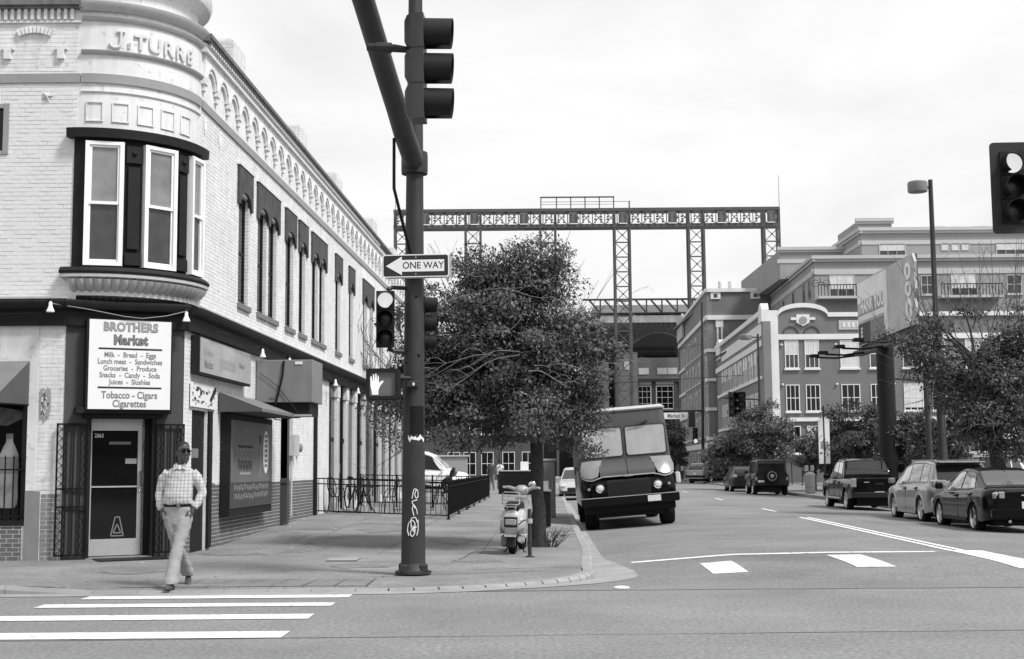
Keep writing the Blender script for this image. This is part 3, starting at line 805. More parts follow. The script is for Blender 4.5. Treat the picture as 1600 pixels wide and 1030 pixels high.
MB().add([(a,22.178,h) for a,h in pts],[tuple(range(len(pts)))]).build('paper', M['signmid'], ps)
for k in range(26):
    x, z, a, b = pr.uniform(-7.93,-7.81), pr.uniform(2.42,2.86), pr.uniform(.01,.03), pr.uniform(.01,.05)
    MB().box(x,x+a,22.174,22.177,z,z+b).build('scrap', M['signblack' if k % 2 else 'signwhite'], ps)

# --- chamfered entrance: pilasters, door in a recess
MB(H).box(0,.40,-.5,.02,-.1,4.0).build('pilaster', M['pilaster'], bld)
MB(H).box(1.52,CL,-.5,.02,-.1,4.0).build('pilaster', M['pilaster'], bld)
MB(H).box(.40,1.52,-.5,.01,2.42,4.0).build('transom_wall', M['black_trim'], bld)
MB(H).box(.38,.45,-.45,.035,-.1,2.42).box(1.47,1.54,-.45,.035,-.1,2.42).box(1.36,1.47,-.45,-.22,-.1,2.42).build('door_casing', M['black_trim'], bld)
MB(H).box(.30,1.62,-.46,.10,2.42,2.50).build('door_canopy', M['black_trim'], bld)
MB(H).box(.40,1.50,-.42,.05,-.02,.075).build('doorstep', M['concrete'], bld)
door = MB(H)
for (t0,t1,h0,h1) in ((.46,.515,.09,2.36),(1.285,1.36,.09,2.36),(.515,1.285,2.22,2.36),(.515,1.285,.09,.37),(.515,1.285,1.245,1.27)): door.box(t0,t1,-.31,-.26,h0,h1)
door.box(1.36,1.385,-.33,-.22,.075,2.42).box(.445,.46,-.33,-.22,.075,2.42).box(.46,1.36,-.33,-.23,2.36,2.42)
door = door.build('shop_door', M['alu'], bld)
MB(H).box(.515,1.285,-.295,-.28,.37,1.245).build('pane', M['pane_dark'], door, loc=(0,0,0))
MB(H).box(.515,1.285,-.295,-.28,1.27,2.22).build('pane', M['pane_dark'], door, loc=(0,0,0))
MB(H).tube([H(1.32,-.26,1.3)],.01) if False else None
MB().tube([H(1.325,-.26,1.27),H(1.325,-.19,1.27),H(1.325,-.19,1.52),H(1.325,-.26,1.52)],.013,8).build('handle', M['chrome'], door, loc=(0,0,0))
MB().sphere(H(1.325,-.255,1.17),.02,8,6).build('lock', M['chrome'], door, loc=(0,0,0))
CM = lambda t,o,h: basis(H(t,o,h), (CT.x,CT.y,0), (0,0,1), (CN.x,CN.y,0))
text('2063', .095, M['signwhite'], 'house_number', door, CM(.63,-.277,2.13), bold=.02, xs=.8, extrude=.001).location = (0,0,0)
MB(H).box(.80,1.17,-.279,-.276,1.98,2.03).build('door_sticker', M['signgrey'], door, loc=(0,0,0))
MB(H).box(1.08,1.27,-.279,-.276,1.65,1.74).build('door_sticker', M['signmid'], door, loc=(0,0,0))
tri = MB(H); 
for (a,b) in (((.86,.42),(.93,.74)),((1.07,.42),(1.00,.74)),((.86,.42),(1.07,.42)),((.93,.74),(1.00,.74)),((.90,.47),(.965,.62)),((1.03,.47),(.965,.62)),((.90,.47),(1.03,.47))):
    dx, dz = b[0]-a[0], b[1]-a[1]; L = math.hypot(dx,dz); nx, nz_ = -dz/L*.010, dx/L*.010
    tri.loft([[(a[0]+nx,o,a[1]+nz_),(a[0]-nx,o,a[1]-nz_),(b[0]-nx,o,b[1]-nz_),(b[0]+nx,o,b[1]+nz_)] for o in (-.279,-.276)])
tri.build('floor_sign_seen_inside', M['signgrey'], door, loc=(0,0,0))
mt = MB(H).box(.50,1.70,.12,.80,.062,.072).build('door_mat', M['plastic'])
tag(mt, 'dark rubber mat in front of the shop door', 'mat')
# folding security gates either side of the door
def gate(name, label, f, t0, t1, o):
    g_ = thing(name, label, 'security gate', f((t0+t1)/2, o, .1), world=True)
    z0, z1 = .12, 2.33; n_ = 4
    for i in range(n_+1):
        t = t0+(t1-t0)*i/n_
        MB(f).box(t-.012,t+.012,o-.015,o+.015,z0,z1).build('upright', M['black_iron'], g_)
    for z in (z0, .92+.0, 1.22, z1-.03): MB(f).box(t0,t1,o-.012,o+.012,z,z+.03).build('rail', M['black_iron'], g_)
    for i in (0, 3):
        ta, tb = t0+(t1-t0)*i/n_+.012, t0+(t1-t0)*(i+1)/n_-.012
        for (za, zb) in ((z0+.03,.92),(1.25,z1-.03)):
            k_ = max(3, round((zb-za)/.16)); d_ = (zb-za)/k_
            la = MB()
            for q in range(k_):
                la.cyl(f(ta,o,za+q*d_), f(tb,o,za+(q+1)*d_), .006, n=5); la.cyl(f(tb,o,za+q*d_), f(ta,o,za+(q+1)*d_), .006, n=5)
            la.build('lattice', M['black_iron'], g_)
gate('folding_gate', 'black iron lattice gate folded open left of the shop door', lambda t,o,h: Fr(-7.62+t, o, h) if t < .07 else H(t-.07, o, h), .0, .46, .08)
gate('folding_gate', 'black iron lattice gate folded open behind the walking man', H, 1.54, 2.0, .08)
# the market sign
ms = thing('market_sign', 'white lit box sign listing groceries above the shop door', 'sign', H(1.0,.1,2.6), world=True)
SO = .30
MB(H).box(.30,1.73,.02,SO-.02,2.54,4.10).build('sign_case', M['black_trim'], ms)
MB(H).box(.16,1.74,.02,SO-.05,2.50,2.60).build('bottom_ledge', M['black_trim'], ms)
MB(H).box(.335,1.70,SO-.02,SO,2.565,4.08).build('sign_face', mat('lit sign face', .70, .35, .03, 3), ms)
def sline(txt, size, z, m='signgrey', bold=.012, xs=.8, t=1.017, o=SO+.002, ex=.001, sp=1.0): return text(txt, size, M[m], 'sign_text', ms, CM(t,o,z), bold=bold, xs=xs, extrude=ex, spacing=sp)
sline('BROTHERS', .205, 3.955, 'signblack', .052, .86, sp=1.08); sline('BROTHERS', .205, 3.955, 'signmid', .026, .86, o=SO+.004, sp=1.08)
sline('Market', .225, 3.735, 'signblack', .062, .80, sp=1.1); sline('Market', .225, 3.735, 'signgrey', .022, .80, o=SO+.004, sp=1.1)
MB(H).box(.49,1.55,SO,SO+.003,3.575,3.605).build('rule', M['signblack'], ms); MB(H).box(.49,1.55,SO,SO+.003,2.915,2.945).build('rule', M['signblack'], ms)
for (tx, z, s_) in (('Milk  -  Bread  -  Eggs',3.485,.125),('Lunch meat  -  Sandwiches',3.37,.125),('Groceries  -  Produce',3.255,.125),('Snacks  -  Candy  -  Soda',3.14,.125),('Juices  -  Slushies',3.025,.125)):
    sline(tx, s_, z, 'signgrey', .022, .80)
sline('Tobacco - Cigars', .168, 2.80, 'signgrey', .024, .80); sline('Cigarettes', .168, 2.655, 'signgrey', .024, .80)
# --- side wall, ground floor
GO = [(23.62,24.62,-.1,2.62)]
gw = MB(); wallcells(gw, 23.1, 37.3, -.1, 4.0, GO, W, .06)
ground_wall = gw.build('side_ground_wall', M['mortar'], bld)
brick_mass('brick_courses', brick_list(23.12,37.28,1.28,3.96,[(23.62,24.62,-.1,2.62)]), W, M['white_brick'], ground_wall)
brick_mass('base_courses', brick_list(23.12,35.0,0.0,1.275,[(23.62,24.62,-.1,2.62)]), W, M['base_paint'], ground_wall)
brick_mass('base_courses', brick_list(35.02,37.28,0.0,1.275,[]), W, M['white_brick'], ground_wall)
MB(W).box(23.62,24.62,-.08,-.05,.02,2.62).build('side_door', M['black_trim'], bld)
MB(W).box(23.75,24.25,-.05,-.045,1.75,1.92).build('door_sticker', M['signgrey'], bld)
MB(W).box(24.64,24.86,.0,.05,.1,2.62).build('door_jamb', M['black_trim'], bld)
MB(W).box(35.0,35.2,0,.08,.2,4.0).build('end_pilaster', M['black_trim'], bld)
MB(W).box(24.95,25.25,0,.03,1.28,2.6).build('white_board', M['white_paint'], bld)
# storefront with fluted columns
MB(W).box(37.3,56,-.10,-.06,0,4.0).build('storefront_glass', M['pane_dark'], bld)
for s in (38.7,40.3,41.9,43.8,45.5,47.6,49.5,51.2,53.2,55.2):
    col = MB(W).box(s-.26,s+.2,-.07,.05,.2,.55).box(s-.22,s+.16,-.07,.03,.55,3.6).box(s-.26,s+.2,-.07,.05,3.6,3.98).build('column', M['white_paint'], bld)
    for q in (-.16,-.06,.04): MB(W).box(s+q,s+q+.05,.03,.045,.6,3.5).build('fillet', M['stone'], col, loc=(0,0,0))
for s in (37.3,39.5,42.8,46.5,50.3): MB(W).box(s+.2,s+.3,-.07,-.03,.2,3.98).box(s+.3,s+1.0,-.07,-.035,2.3,2.42).build('shopfront_frame', M['black_trim'], bld)
MB(W).box(37.3,56,-.07,-.02,.1,.34).build('shopfront_plinth', M['base_paint'], bld)
# --- things hung on the side wall
lw = thing('wall_sign', 'long faded lightbox sign on the side wall above the poster', 'sign', W(25.4,.1,3.27), world=True)
MB(W).box(23.45,27.3,.02,.165,3.24,3.93).build('sign_case', M['black_trim'], lw)
MB(W).box(23.50,27.25,.165,.175,3.28,3.90).build('sign_face', mat('faded sign face', .36, .4, .15, 1.4), lw)
WM = lambda s,o,h: basis(W(s,o,h), (SK,1,0), (0,0,1), (1,-SK,0))
for (s, h, tx, sz, m_) in ((24.05,3.66,'Brothers',.19,'signmid'),(24.05,3.44,'Market',.22,'signgrey'),(26.5,3.6,'Tobacco',.14,'signgrey')):
    text(tx, sz, M[m_], 'sign_text', lw, WM(s,.177,h), bold=.015, xs=.9, extrude=.001)
text('groceries', .40, M['signmid'], 'sign_text', lw, WM(25.4,.177,3.56), bold=.02, xs=.8, extrude=.001)
fp = thing('fly_poster', 'small white fly poster with dark print below the lightbox sign', 'poster', W(24.2,.08,2.68), world=True)
MB(W).box(23.40,25.10,.03,.05,2.66,3.10).build('board', M['signwhite'], fp)
pr = random.Random(5)
for k in range(46):
    s, z = pr.uniform(23.45,24.9), pr.uniform(2.68,3.0); a, b = pr.uniform(.03,.16), pr.uniform(.012,.05)
    MB(W).box(s,s+a,.05,.053,z,z+b).build('print', M['signgrey' if k % 3 else 'signblack'], fp)
for k in range(6): MB(W).box(24.62+.06*k,24.76+.06*k,.053,.056,2.80+.04*k,2.86+.045*k).build('print', M['signblack'], fp)
da = thing('door_awning', 'small grey canvas awning over the side doorway', 'awning', W(26.2,.1,2.65), world=True)
MB(W).add([(25.35,.03,3.02),(25.35,.86,2.70),(29.0,.86,2.70),(29.0,.03,3.02),(25.35,.86,2.64),(29.0,.86,2.64)],[(0,1,2,3),(1,4,5,2)]).build('canvas', M['canvas'], da)
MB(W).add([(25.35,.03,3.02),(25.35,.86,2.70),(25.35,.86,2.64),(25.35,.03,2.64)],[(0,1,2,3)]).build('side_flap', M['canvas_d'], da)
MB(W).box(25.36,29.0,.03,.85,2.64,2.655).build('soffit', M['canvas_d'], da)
ad = thing('advert_case', 'black framed grey advert case on the dark brick side wall', 'advert board', W(27.3,.1,.66), world=True)
MB(W).box(25.55,29.2,.02,.20,.62,2.62).build('case', M['black_trim'], ad)
MB(W).box(25.62,29.1,.20,.212,.78,2.50).build('poster', mat('grey advert poster', .14, .45, .12, 2), ad)
MB(W).box(25.62,29.1,.212,.216,.78,1.28).build('lower_panel', M['pilaster'], ad)
text('Swisher Sweets', .36, M['signwhite'], 'poster_text', ad, WM(27.0,.217,2.2), bold=.0, xs=.62, extrude=.001) if False else None
pr = random.Random(21)
for (z, w_, hgt, m_) in ((2.17,1.45,.16,'signmid'),(1.99,1.25,.05,'signblack'),(1.87,1.5,.17,'signmid'),(1.62,1.2,.18,'signblack'),(1.45,.9,.06,'signmid'),(1.17,3.0,.10,'signmid'),(1.00,2.9,.10,'signmid')):
    n_ = max(4, int(w_/.13)); c_ = 26.75 if w_ < 2 else 27.35
    for k in range(n_):
        s = c_-w_/2 + w_*k/n_; e = pr.uniform(-.02,.02)
        mb = MB(W); st = hgt*.16
        if hgt > .07:
            mb.box(s,s+.028,.217,.22,z-hgt/2+e,z+hgt/2+e); mb.box(s+.028,s+w_/n_*.75,.217,.2195,z+hgt/2-st+e-(.5*hgt if k % 2 else 0),z+hgt/2+e-(.5*hgt if k % 2 else 0))
        else: mb.box(s,s+w_/n_*.9,.217,.22,z-hgt/2,z+hgt/2)
        mb.build('print', M[m_], ad)
MB(W).loft([[(28.55+.26*math.cos(2*math.pi*k/20),o,1.90+.46*math.sin(2*math.pi*k/20)) for k in range(20)] for o in (.212,.218)]).build('oval_panel', M['signwhite'], ad)
for k in range(7): MB(W).box(28.43,28.67,.218,.221,1.58+k*.105,1.64+k*.105).build('print', M['signgrey'], ad)
MB(W).loft([[(28.02+r_*math.cos(2*math.pi*k/12),.214+.004*q,h+r_*.5*math.sin(2*math.pi*k/12)) for k in range(12)] for q,(r_,h) in enumerate(((.12,2.2),(.10,2.12)))]).build('figure_print', M['signblack'], ad)
MB(W).box(27.95,28.12,.213,.217,1.35,2.16).build('figure_print', M['signgrey'], ad)
ac = thing('cooler_box', 'large grey sheet metal cooler box jutting from the side wall', 'cooler', W(29,.6,2.6), world=True)
MB(W).bbox(28.4,29.55,.02,1.24,2.96,3.88,.012).build('casing', M['metalbox'], ac)
MB(W).box(28.5,29.5,.03,1.16,2.68,2.955).build('drip_pan', M['black_trim'], ac)
MB(W).box(28.36,28.48,.02,1.22,2.66,2.70).build('shelf_rail', M['alu'], ac)
MB().tube([W(28.37,.62,3.86),W(28.36,.60,3.55),W(28.36,.52,3.2),W(28.36,.40,2.72)],.022,7).build('strap', M['black_iron'], ac)
MB().cyl(W(28.37,.5,3.3),W(28.37,.95,2.72),.009,n=5).cyl(W(28.37,.1,3.6),W(28.37,.5,3.3),.006,n=5).build('guy_wire', M['black_iron'], ac)
MB(W).box(28.385,28.395,.86,1.02,3.78,3.84).build('label_plate', M['signwhite'], ac); MB(W).box(28.385,28.395,.33,.42,3.05,3.09).build('label_plate', M['signgrey'], ac)
MB().tube([W(28.6,.3,2.68),W(28.6,.4,2.60),W(28.6,.62,2.58),W(28.6,.8,2.66)],.012,6).build('hose', M['black_iron'], ac)
dp = thing('drainpipe', 'grey square drainpipe down the side wall beside the cooler box', 'drainpipe', W(31.4,.08,.25), world=True)
MB(W).box(31.0,31.22,.01,.16,.25,2.75).build('pipe', M['pilaster'], dp); MB(W).box(30.98,31.24,.0,.17,1.2,1.3).build('bracket', M['pilaster'], dp)
MB(W).box(31.0,31.22,.01,.158,1.32,2.75).build('upper_pipe', M['stone'], dp)
mt = thing('electric_meter', 'small utility meter and conduit on the white side wall', 'meter', W(32,.08,1.6), world=True)
MB().tube([W(31.95,.06,2.8),W(31.95,.06,.4)],.03,7).build('conduit', M['stone'], mt); MB(W).box(31.8,32.4,.02,.16,1.85,2.35).build('box', M['stone'], mt)
MB().lathe([(.0,.0),(.11,.0),(.11,.1),(.08,.13),(.0,.13)], W(32.75,.03,2.05), 'x', 14).build('dial', M['metalbox'], mt)
# flood lamps on the black cornice
for i, (p, lab) in enumerate([(Fr(-7.72,.30,4.36),'white flood lamp on the black cornice left of the market sign'),(H(1.95,.32,4.28),'white flood lamp on the black cornice right of the market sign'),
        (W(27.6,.34,4.05),'flood lamp above the gap between lightbox and cooler box'),(W(30.3,.34,4.08),'flood lamp above the cooler box'),(W(36.6,.3,4.0),'flood lamp above the first column'),(W(40.6,.3,4.0),'flood lamp above the second pair of columns'),(W(43.2,.3,4.0),'flood lamp furthest along the column front')]):
    fl = thing('flood_lamp', lab, 'lamp', p, group='flood lamps along the cornice', world=True)
    x, y, z = p
    MB().lathe([(.015,.0),(.028,-.02),(.032,-.08),(.07,-.17),(.066,-.18),(.0,-.185)], (x,y,z), n=14).build('lamp_shade', M['white_frame'], fl)
    MB().lathe([(.05,.03),(.06,.0),(.05,-.03)], (x-.02,y+.06,z+.02), n=10).build('socket', M['black_iron'], fl)
    MB().tube([(x,y,z),(x-.03,y+.08,z+.06),(x-.08,y+.16,z)],.014,6).build('stem', M['black_iron'], fl)
wr = MB().tube([Fr(-7.72,.27,4.33),H(.3,.32,4.24),H(.9,.34,4.14),H(1.2,.34,4.12),H(1.6,.34,4.18),H(1.95,.34,4.28)],.009,6).build('lamp_cable', M['metalbox'])
tag(wr, 'grey cable strung between the two lamps over the market sign', 'cable')
wr = MB().tube([Fr(-12,.27,4.16),Fr(-9,.27,4.12),Fr(-8.3,.27,4.16),Fr(-7.9,.27,4.15),Fr(-7.75,.27,4.3)],.011,6).build('lamp_cable', M['black_iron'])
tag(wr, 'dark cable sagging below the left flood lamp', 'cable')
wr = MB().tube([W(24+i*.9,.28+.02*math.sin(i*2.1),4.05+.05*math.sin(i*1.7)) for i in range(24)],.012,6).build('lamp_cable', M['black_iron'])
tag(wr, 'long cable along the side cornice', 'cable')
# ------------------------------------------------------------------ signal pole at the corner and what is mounted on it
PX, PY = -1.43, 18.98
sp_ = thing('signal_pole', 'thick dark steel signal pole on the corner with scratched graffiti', 'pole', (PX,PY,.05), world=True)
def pr_(z): return .175 - .0085*z
MB().tube([(PX+.004*z,PY,z) for z in (.12,1,2.2,3.5,5,6.4,9.6)], [pr_(z) for z in (.12,1,2.2,3.5,5,6.4,9.6)], 24).build('shaft', M['pole'], sp_)
MB().lathe([(.26,.05),(.26,.085),(.21,.10),(.185,.16),(.176,.2)], (PX,PY,0), n=24).build('base_flange', M['pole'], sp_)
for k in range(4):
    a = R(45+90*k+8); x, y = PX+.20*math.cos(a), PY+.20*math.sin(a)
    MB().bbox(x-.055,x+.055,y-.055,y+.055,.08,.185,.012).build('bolt_cover', M['pole'], sp_)
MB().tube([(PX+.01,PY,5.98),(PX,18.6,6.03),(-1.47,17.9,6.13),(-1.50,17.0,6.27),(-1.55,16.1,6.44),(-1.63,14.3,6.74),(-1.75,11.5,7.05),(-1.95,8.0,7.2)], [.155,.15,.145,.14,.135,.125,.11,.09], 20).build('mast_arm', M['pole'], sp_)
MB().lathe([(.19,-.16),(.195,-.1),(.195,.1),(.19,.16)], (PX+.02,PY,5.98), n=24).build('arm_clamp', M['pole'], sp_)
MB().tube([(-1.60,17.75,6.05),(-1.60,17.75,5.35),(-1.52,18.0,4.98),(-1.42,18.35,4.55)],.022,8).build('conduit', M['black_iron'], sp_)
def onpole(a, z, o=.004): r_ = pr_(z)+o; return (PX+.004*z + r_*math.sin(a), PY - r_*math.cos(a), z)
# scratched tag: a thin light line wound on the shaft
S_ = [[(-.35,.62),(-.5,.70),(-.38,.80),(-.1,.84),(.15,.80),(.15,.66),(-.05,.60),(-.25,.64),(-.1,.72),(.3,.74)],
      [(-.15,.72),(-.2,.86),(.2,.88),(.35,.80)], [(.3,.62),(.42,.70),(.4,.84)], [(.05,.90),(-.1,1.0),(.05,1.06),(.3,.98),(.35,.92)],
      [(.15,1.0),(-.15,1.10),(.35,1.12)], [(-.1,1.14),(.05,1.28),(.38,1.26),(.42,1.16),(.22,1.14),(.1,1.2),(.25,1.26)], [(-.02,.68),(0,.76)], [(.06,.67),(.08,.75)]]
for st_ in S_:
    pts = []
    for (a0,z0),(a1,z1) in zip(st_, st_[1:]):
        for i in range(6): t = i/6; pts.append((a0+(a1-a0)*t, z0+(z1-z0)*t))
    pts.append(st_[-1])
    for _ in range(3): pts = [pts[0]] + [((p[0]+2*q[0]+r_[0])/4, (p[1]+2*q[1]+r_[1])/4) for p,q,r_ in zip(pts,pts[1:],pts[2:])] + [pts[-1]]
    MB().tube([onpole(a*1.0+.05, z-.03) for a,z in pts], .0065, 5).build('graffiti_stroke', M['signwhite'], sp_)
sk = MB(); vs = []; fs = []
for i in range(9):
    for j, z in enumerate((2.02,2.42)): vs.append(onpole(R(-15+10*i), z+(.0 if j else .02*math.sin(i*2.3)), .004))
    if i: fs.append((2*i-2,2*i,2*i+1,2*i-1))
sk.add(vs, fs).build('dark_patch', M['black_iron'], sp_)
sk = MB(); vs = []; fs = []; pr = random.Random(2)
for i in range(11):
    for j, z in enumerate((1.93,1.985)): vs.append(onpole(R(-25+9*i), z+pr.uniform(-.03,.03), .006))
    if i: fs.append((2*i-2,2*i,2*i+1,2*i-1))
sk.add(vs, fs).build('torn_paper', M['signwhite'], sp_)
MB().bbox(PX-.09,PX+.09,PY-.20,PY-.1,2.68,2.78,.015).build('push_button', M['pole'], sp_); MB().box(PX+.005,PX+.035,PY-.205,PY-.2,2.71,2.75).build('button_lens', M['signwhite'], sp_)
for (a,z) in ((.55,3.15),(-.7,3.05),(.3,4.0)): MB().sphere(onpole(a,z,.0),.022,8,6).build('bolt_hole', M['black_iron'], sp_)

def signal(name, label, loc, rz, s, lit=None, backplate=0.0, tilt=0.0, hm='signal', group=None, vis=.24):
    """three-section signal head facing local -Y, centred on its middle section; s is the section height"""
    g_ = thing(name, label, 'traffic light', loc, (0, tilt, rz), group)
    for i in range(3):
        zc = (1-i)*s; w = s*.48; dp = .2*s/.36
        h_ = MB()
        rr = lambda k, y: [(-w*k,y,zc-s*.49*k),(w*k,y,zc-s*.49*k),(w*k,y,zc+s*.49*k),(-w*k,y,zc+s*.49*k)]
        h_.loft([rr(1,0), rr(1,dp*.6), rr(.86,dp*.85), rr(.6,dp)]); h_ = h_.build('section', M[hm], g_)
        MB().lathe([(w*.86,-.012),(w*.90,-.012),(w*.90,.01),(w*.86,.01)], (0,0,zc), 'y', 24, False).build('door_ring', M['signal'], h_)
        MB().lathe([(.0,-.02),(w*.5,-.016),(w*.84,-.004),(w*.84,.01)], (0,0,zc), 'y', 24).build('lens', M['lit' if lit == i else 'lens'], h_)
        vo = MB(); L_ = s*vis/.36; ring0 = []; ring1 = []; n_ = 28
        for k in range(n_+1):
            a = R(-150 + 300*k/n_ + 90); r_ = w*.92
            ln = L_*(.90 + .10*math.sin(max(0, math.pi*(k/n_))))
            ring0.append((r_*math.cos(a), 0, zc+r_*math.sin(a))); ring1.append((r_*math.cos(a)*.985, -ln, zc+r_*math.sin(a)*.985-.02*s))
        a0 = [tuple(p) for p in ring0]; a1 = [tuple(p) for p in ring1]
        b0 = [(p[0]*.97,p[1],zc+(p[2]-zc)*.97) for p in a0]; b1 = [(p[0]*.97,p[1],zc+(p[2]-zc)*.97) for p in a1]
        vo.loft([a0,a1,b1,b0], False); vo.build('visor', M['signal'], h_)
    if backplate:
        b_ = backplate; w = s*.48+b_; h_ = s*1.5+b_; hi = s*1.47
        bp = MB(); iw = s*.47
        def rrect(w, h, r): return [(sx*(w-r)+r*math.cos(R(a)), sz*(h-r)+r*math.sin(R(a))) for sx,sz,aa in ((1,1,(0,30,60,90)),(-1,1,(90,120,150,180)),(-1,-1,(180,210,240,270)),(1,-1,(270,300,330,360))) for a in aa]
        bp.loft([[(x,.03,z) for x,z in rrect(w,h_,.06)],[(x,.03,z) for x,z in rrect(iw,hi,.005)],[(x,.035,z) for x,z in rrect(iw,hi,.005)],[(x,.037,z) for x,z in rrect(w,h_,.06)]], True, False)
        bp.build('backplate', M['signblack'], g_)
    return g_
signal('traffic_signal', 'three-light signal left of the pole with its top light lit', (-1.81,18.72,3.66), R(3), .272, 0)
MB().tube([(-1.78,18.80,4.10),(-1.72,18.84,4.13),(-1.5,18.95,4.13)],.03,8).build('bracket', M['pole'], sp_); MB().tube([(-1.78,18.80,3.24),(-1.7,18.84,3.21),(-1.5,18.95,3.21)],.03,8).build('bracket', M['pole'], sp_)
signal('traffic_signal', 'three-light signal facing the cross street behind the pole', (-1.27,19.2,3.64), R(90), .272)
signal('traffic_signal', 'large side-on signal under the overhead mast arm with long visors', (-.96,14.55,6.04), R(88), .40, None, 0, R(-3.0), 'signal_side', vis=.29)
MB().tube([(-1.62,14.55,6.30),(-1.30,14.55,6.28),(-1.08,14.55,6.25)],[.045,.045,.03],10).build('bracket', M['pole'], sp_); MB().tube([(-1.52,14.55,6.29),(-1.34,14.55,6.285)],.06,10).build('bracket_sleeve', M['pole'], sp_)
fs_ = signal('traffic_signal', 'backplated signal at the right photo edge with its top light lit', (7.36,19.0,5.56), R(-3), .36, 0, .14)
ra = thing('mast_arm_pole', 'signal pole and arm holding the backplated signal at the right edge', 'pole', (13.4,19.4,.05), world=True)
MB().tube([(7.3,19.15,5.5),(9.5,19.2,5.6),(13.4,19.4,5.75)],[.06,.08,.12],14).build('arm', M['pole'], ra); MB().tube([(13.4,19.4,-.05),(13.4,19.4,6.2)],[.17,.13],18).build('shaft', M['pole'], ra)
pd = thing('pedestrian_signal', 'pedestrian signal on the pole showing a raised white hand', 'pedestrian signal', (-1.83,18.66,2.72))
MB().bbox(-.24,.24,-.10,.14,-.225,.225,.04).build('housing', M['signal'], pd)
fr = MB()
for q in ((-.225,.225,.17,.215),(-.225,.225,-.215,-.17),(-.225,-.18,-.17,.17),(.18,.225,-.17,.17)): fr.box(q[0],q[1],-.15,-.10,q[2],q[3])
fr.build('hood_frame', M['signal'], pd)
MB().box(-.18,.18,-.112,-.10,-.17,.17).build('screen', mat('pedestrian screen',.11,.5,.08,20), pd)
hand = [(-.055,-.15),(.03,-.15),(.032,-.08),(.06,-.02),(.105,.035),(.088,.05),(.045,.015),(.038,.03),(.036,.115),(.022,.12),(.018,.04),(.010,.04),(.006,.145),(-.012,.147),(-.014,.045),(-.022,.045),(-.028,.137),(-.045,.136),(-.046,.04),(-.054,.04),(-.064,.11),(-.08,.106),(-.078,-.03),(-.066,-.08)]
hm_ = MB(); hm_.loft([[(a-.09,y,b) for a,b in hand] for y in (-.116,-.112)]); hm_.build('hand_symbol', M['lit'], pd)
MB().tube([(.22,.05,.1),(.42,.25,.1)],.03,8).build('bracket', M['pole'], pd)
ow = thing('one_way_sign', 'black and white ONE WAY arrow sign on the signal pole', 'sign', (-1.375,18.74,4.43), (0,R(-.4),R(-2)))
def rr2(w,h,r): return [(sx*(w-r)+r*math.cos(R(a)), sz*(h-r)+r*math.sin(R(a))) for sx,sz,aa in ((1,1,(0,45,90)),(-1,1,(90,135,180)),(-1,-1,(180,225,270)),(1,-1,(270,315,360))) for a in aa]
MB().loft([[(x,y,z) for x,z in rr2(.48,.165,.03)] for y in (0,.012)]).build('plate', M['signwhite'], ow)
MB().loft([[(x,y,z) for x,z in rr2(.465,.15,.025)] for y in (-.002,0)]).build('black_field', M['signblack'], ow)
MB().loft([[(x,y,z) for x,z in ((-.43,0),(-.20,.135),(-.20,.085),(.41,.085),(.41,-.085),(-.20,-.085),(-.20,-.135))] for y in (-.004,-.002)]).build('arrow', M['signwhite'], ow)
text('ONE WAY', .138, M['signblack'], 'sign_text', ow, basis((.105,-.0045,0),(1,0,0),(0,0,1),(0,-1,0)), bold=.012, xs=.92, extrude=.0005)
MB().loft([[(x+.03,y,z-.012) for x,z in rr2(.48,.165,.03)] for y in (.05,.058)]).build('rear_plate', M['alu'], ow)
for z in (-.12,.12): MB().lathe([(.0,-.008),(.010,-.006),(.010,0)],(0,0,z),'y',8).build('bolt', M['alu'], ow)
# ------------------------------------------------------------------ people
def blob(name, shapes, voxel, material, parent, smooth_it=6, disp=0.0):
    """closed overlapping shapes fused into one continuous surface"""
    me = shapes.mesh(name, material, 0)
    t = bpy.data.objects.new(name, me); COL.objects.link(t)
    md = t.modifiers.new('r', 'REMESH'); md.mode = 'VOXEL'; md.voxel_size = voxel
    s_ = t.modifiers.new('s', 'SMOOTH'); s_.iterations = smooth_it; s_.factor = .5
    dg = bpy.context.evaluated_depsgraph_get()
    out = bpy.data.meshes.new_from_object(t.evaluated_get(dg))
    bpy.data.objects.remove(t); bpy.data.meshes.remove(me)
    out.name = name
    out.materials.clear(); out.materials.append(material)
    if disp:
        from mathutils import noise as _n
        out.update()
        co_ = np.empty(len(out.vertices)*3, np.float32); no_ = np.empty_like(co_)
        out.vertices.foreach_get('co', co_); out.vertices.foreach_get('normal', no_); co_ = co_.reshape(-1,3); no_ = no_.reshape(-1,3)
        f_ = np.array([_n.noise(Vector((x*7+z*5, y*7, z*13))) + .4*_n.noise(Vector((x*20-z*9, y*16, z*26))) for x,y,z in co_.tolist()], np.float32)
        out.vertices.foreach_set('co', (co_ + no_*(disp*f_)[:,None]).reshape(-1))
    out.polygons.foreach_set('use_smooth', [True]*len(out.polygons))
    return link(name, out, parent)
def el(mb, rings, n=20):
    """stack of ellipses (x, y, z, rx, ry)"""
    mb.loft([[(x+rx*math.cos(2*math.pi*k/n), y+ry*math.sin(2*math.pi*k/n), z) for k in range(n)] for x,y,z,rx,ry in rings]); return mb
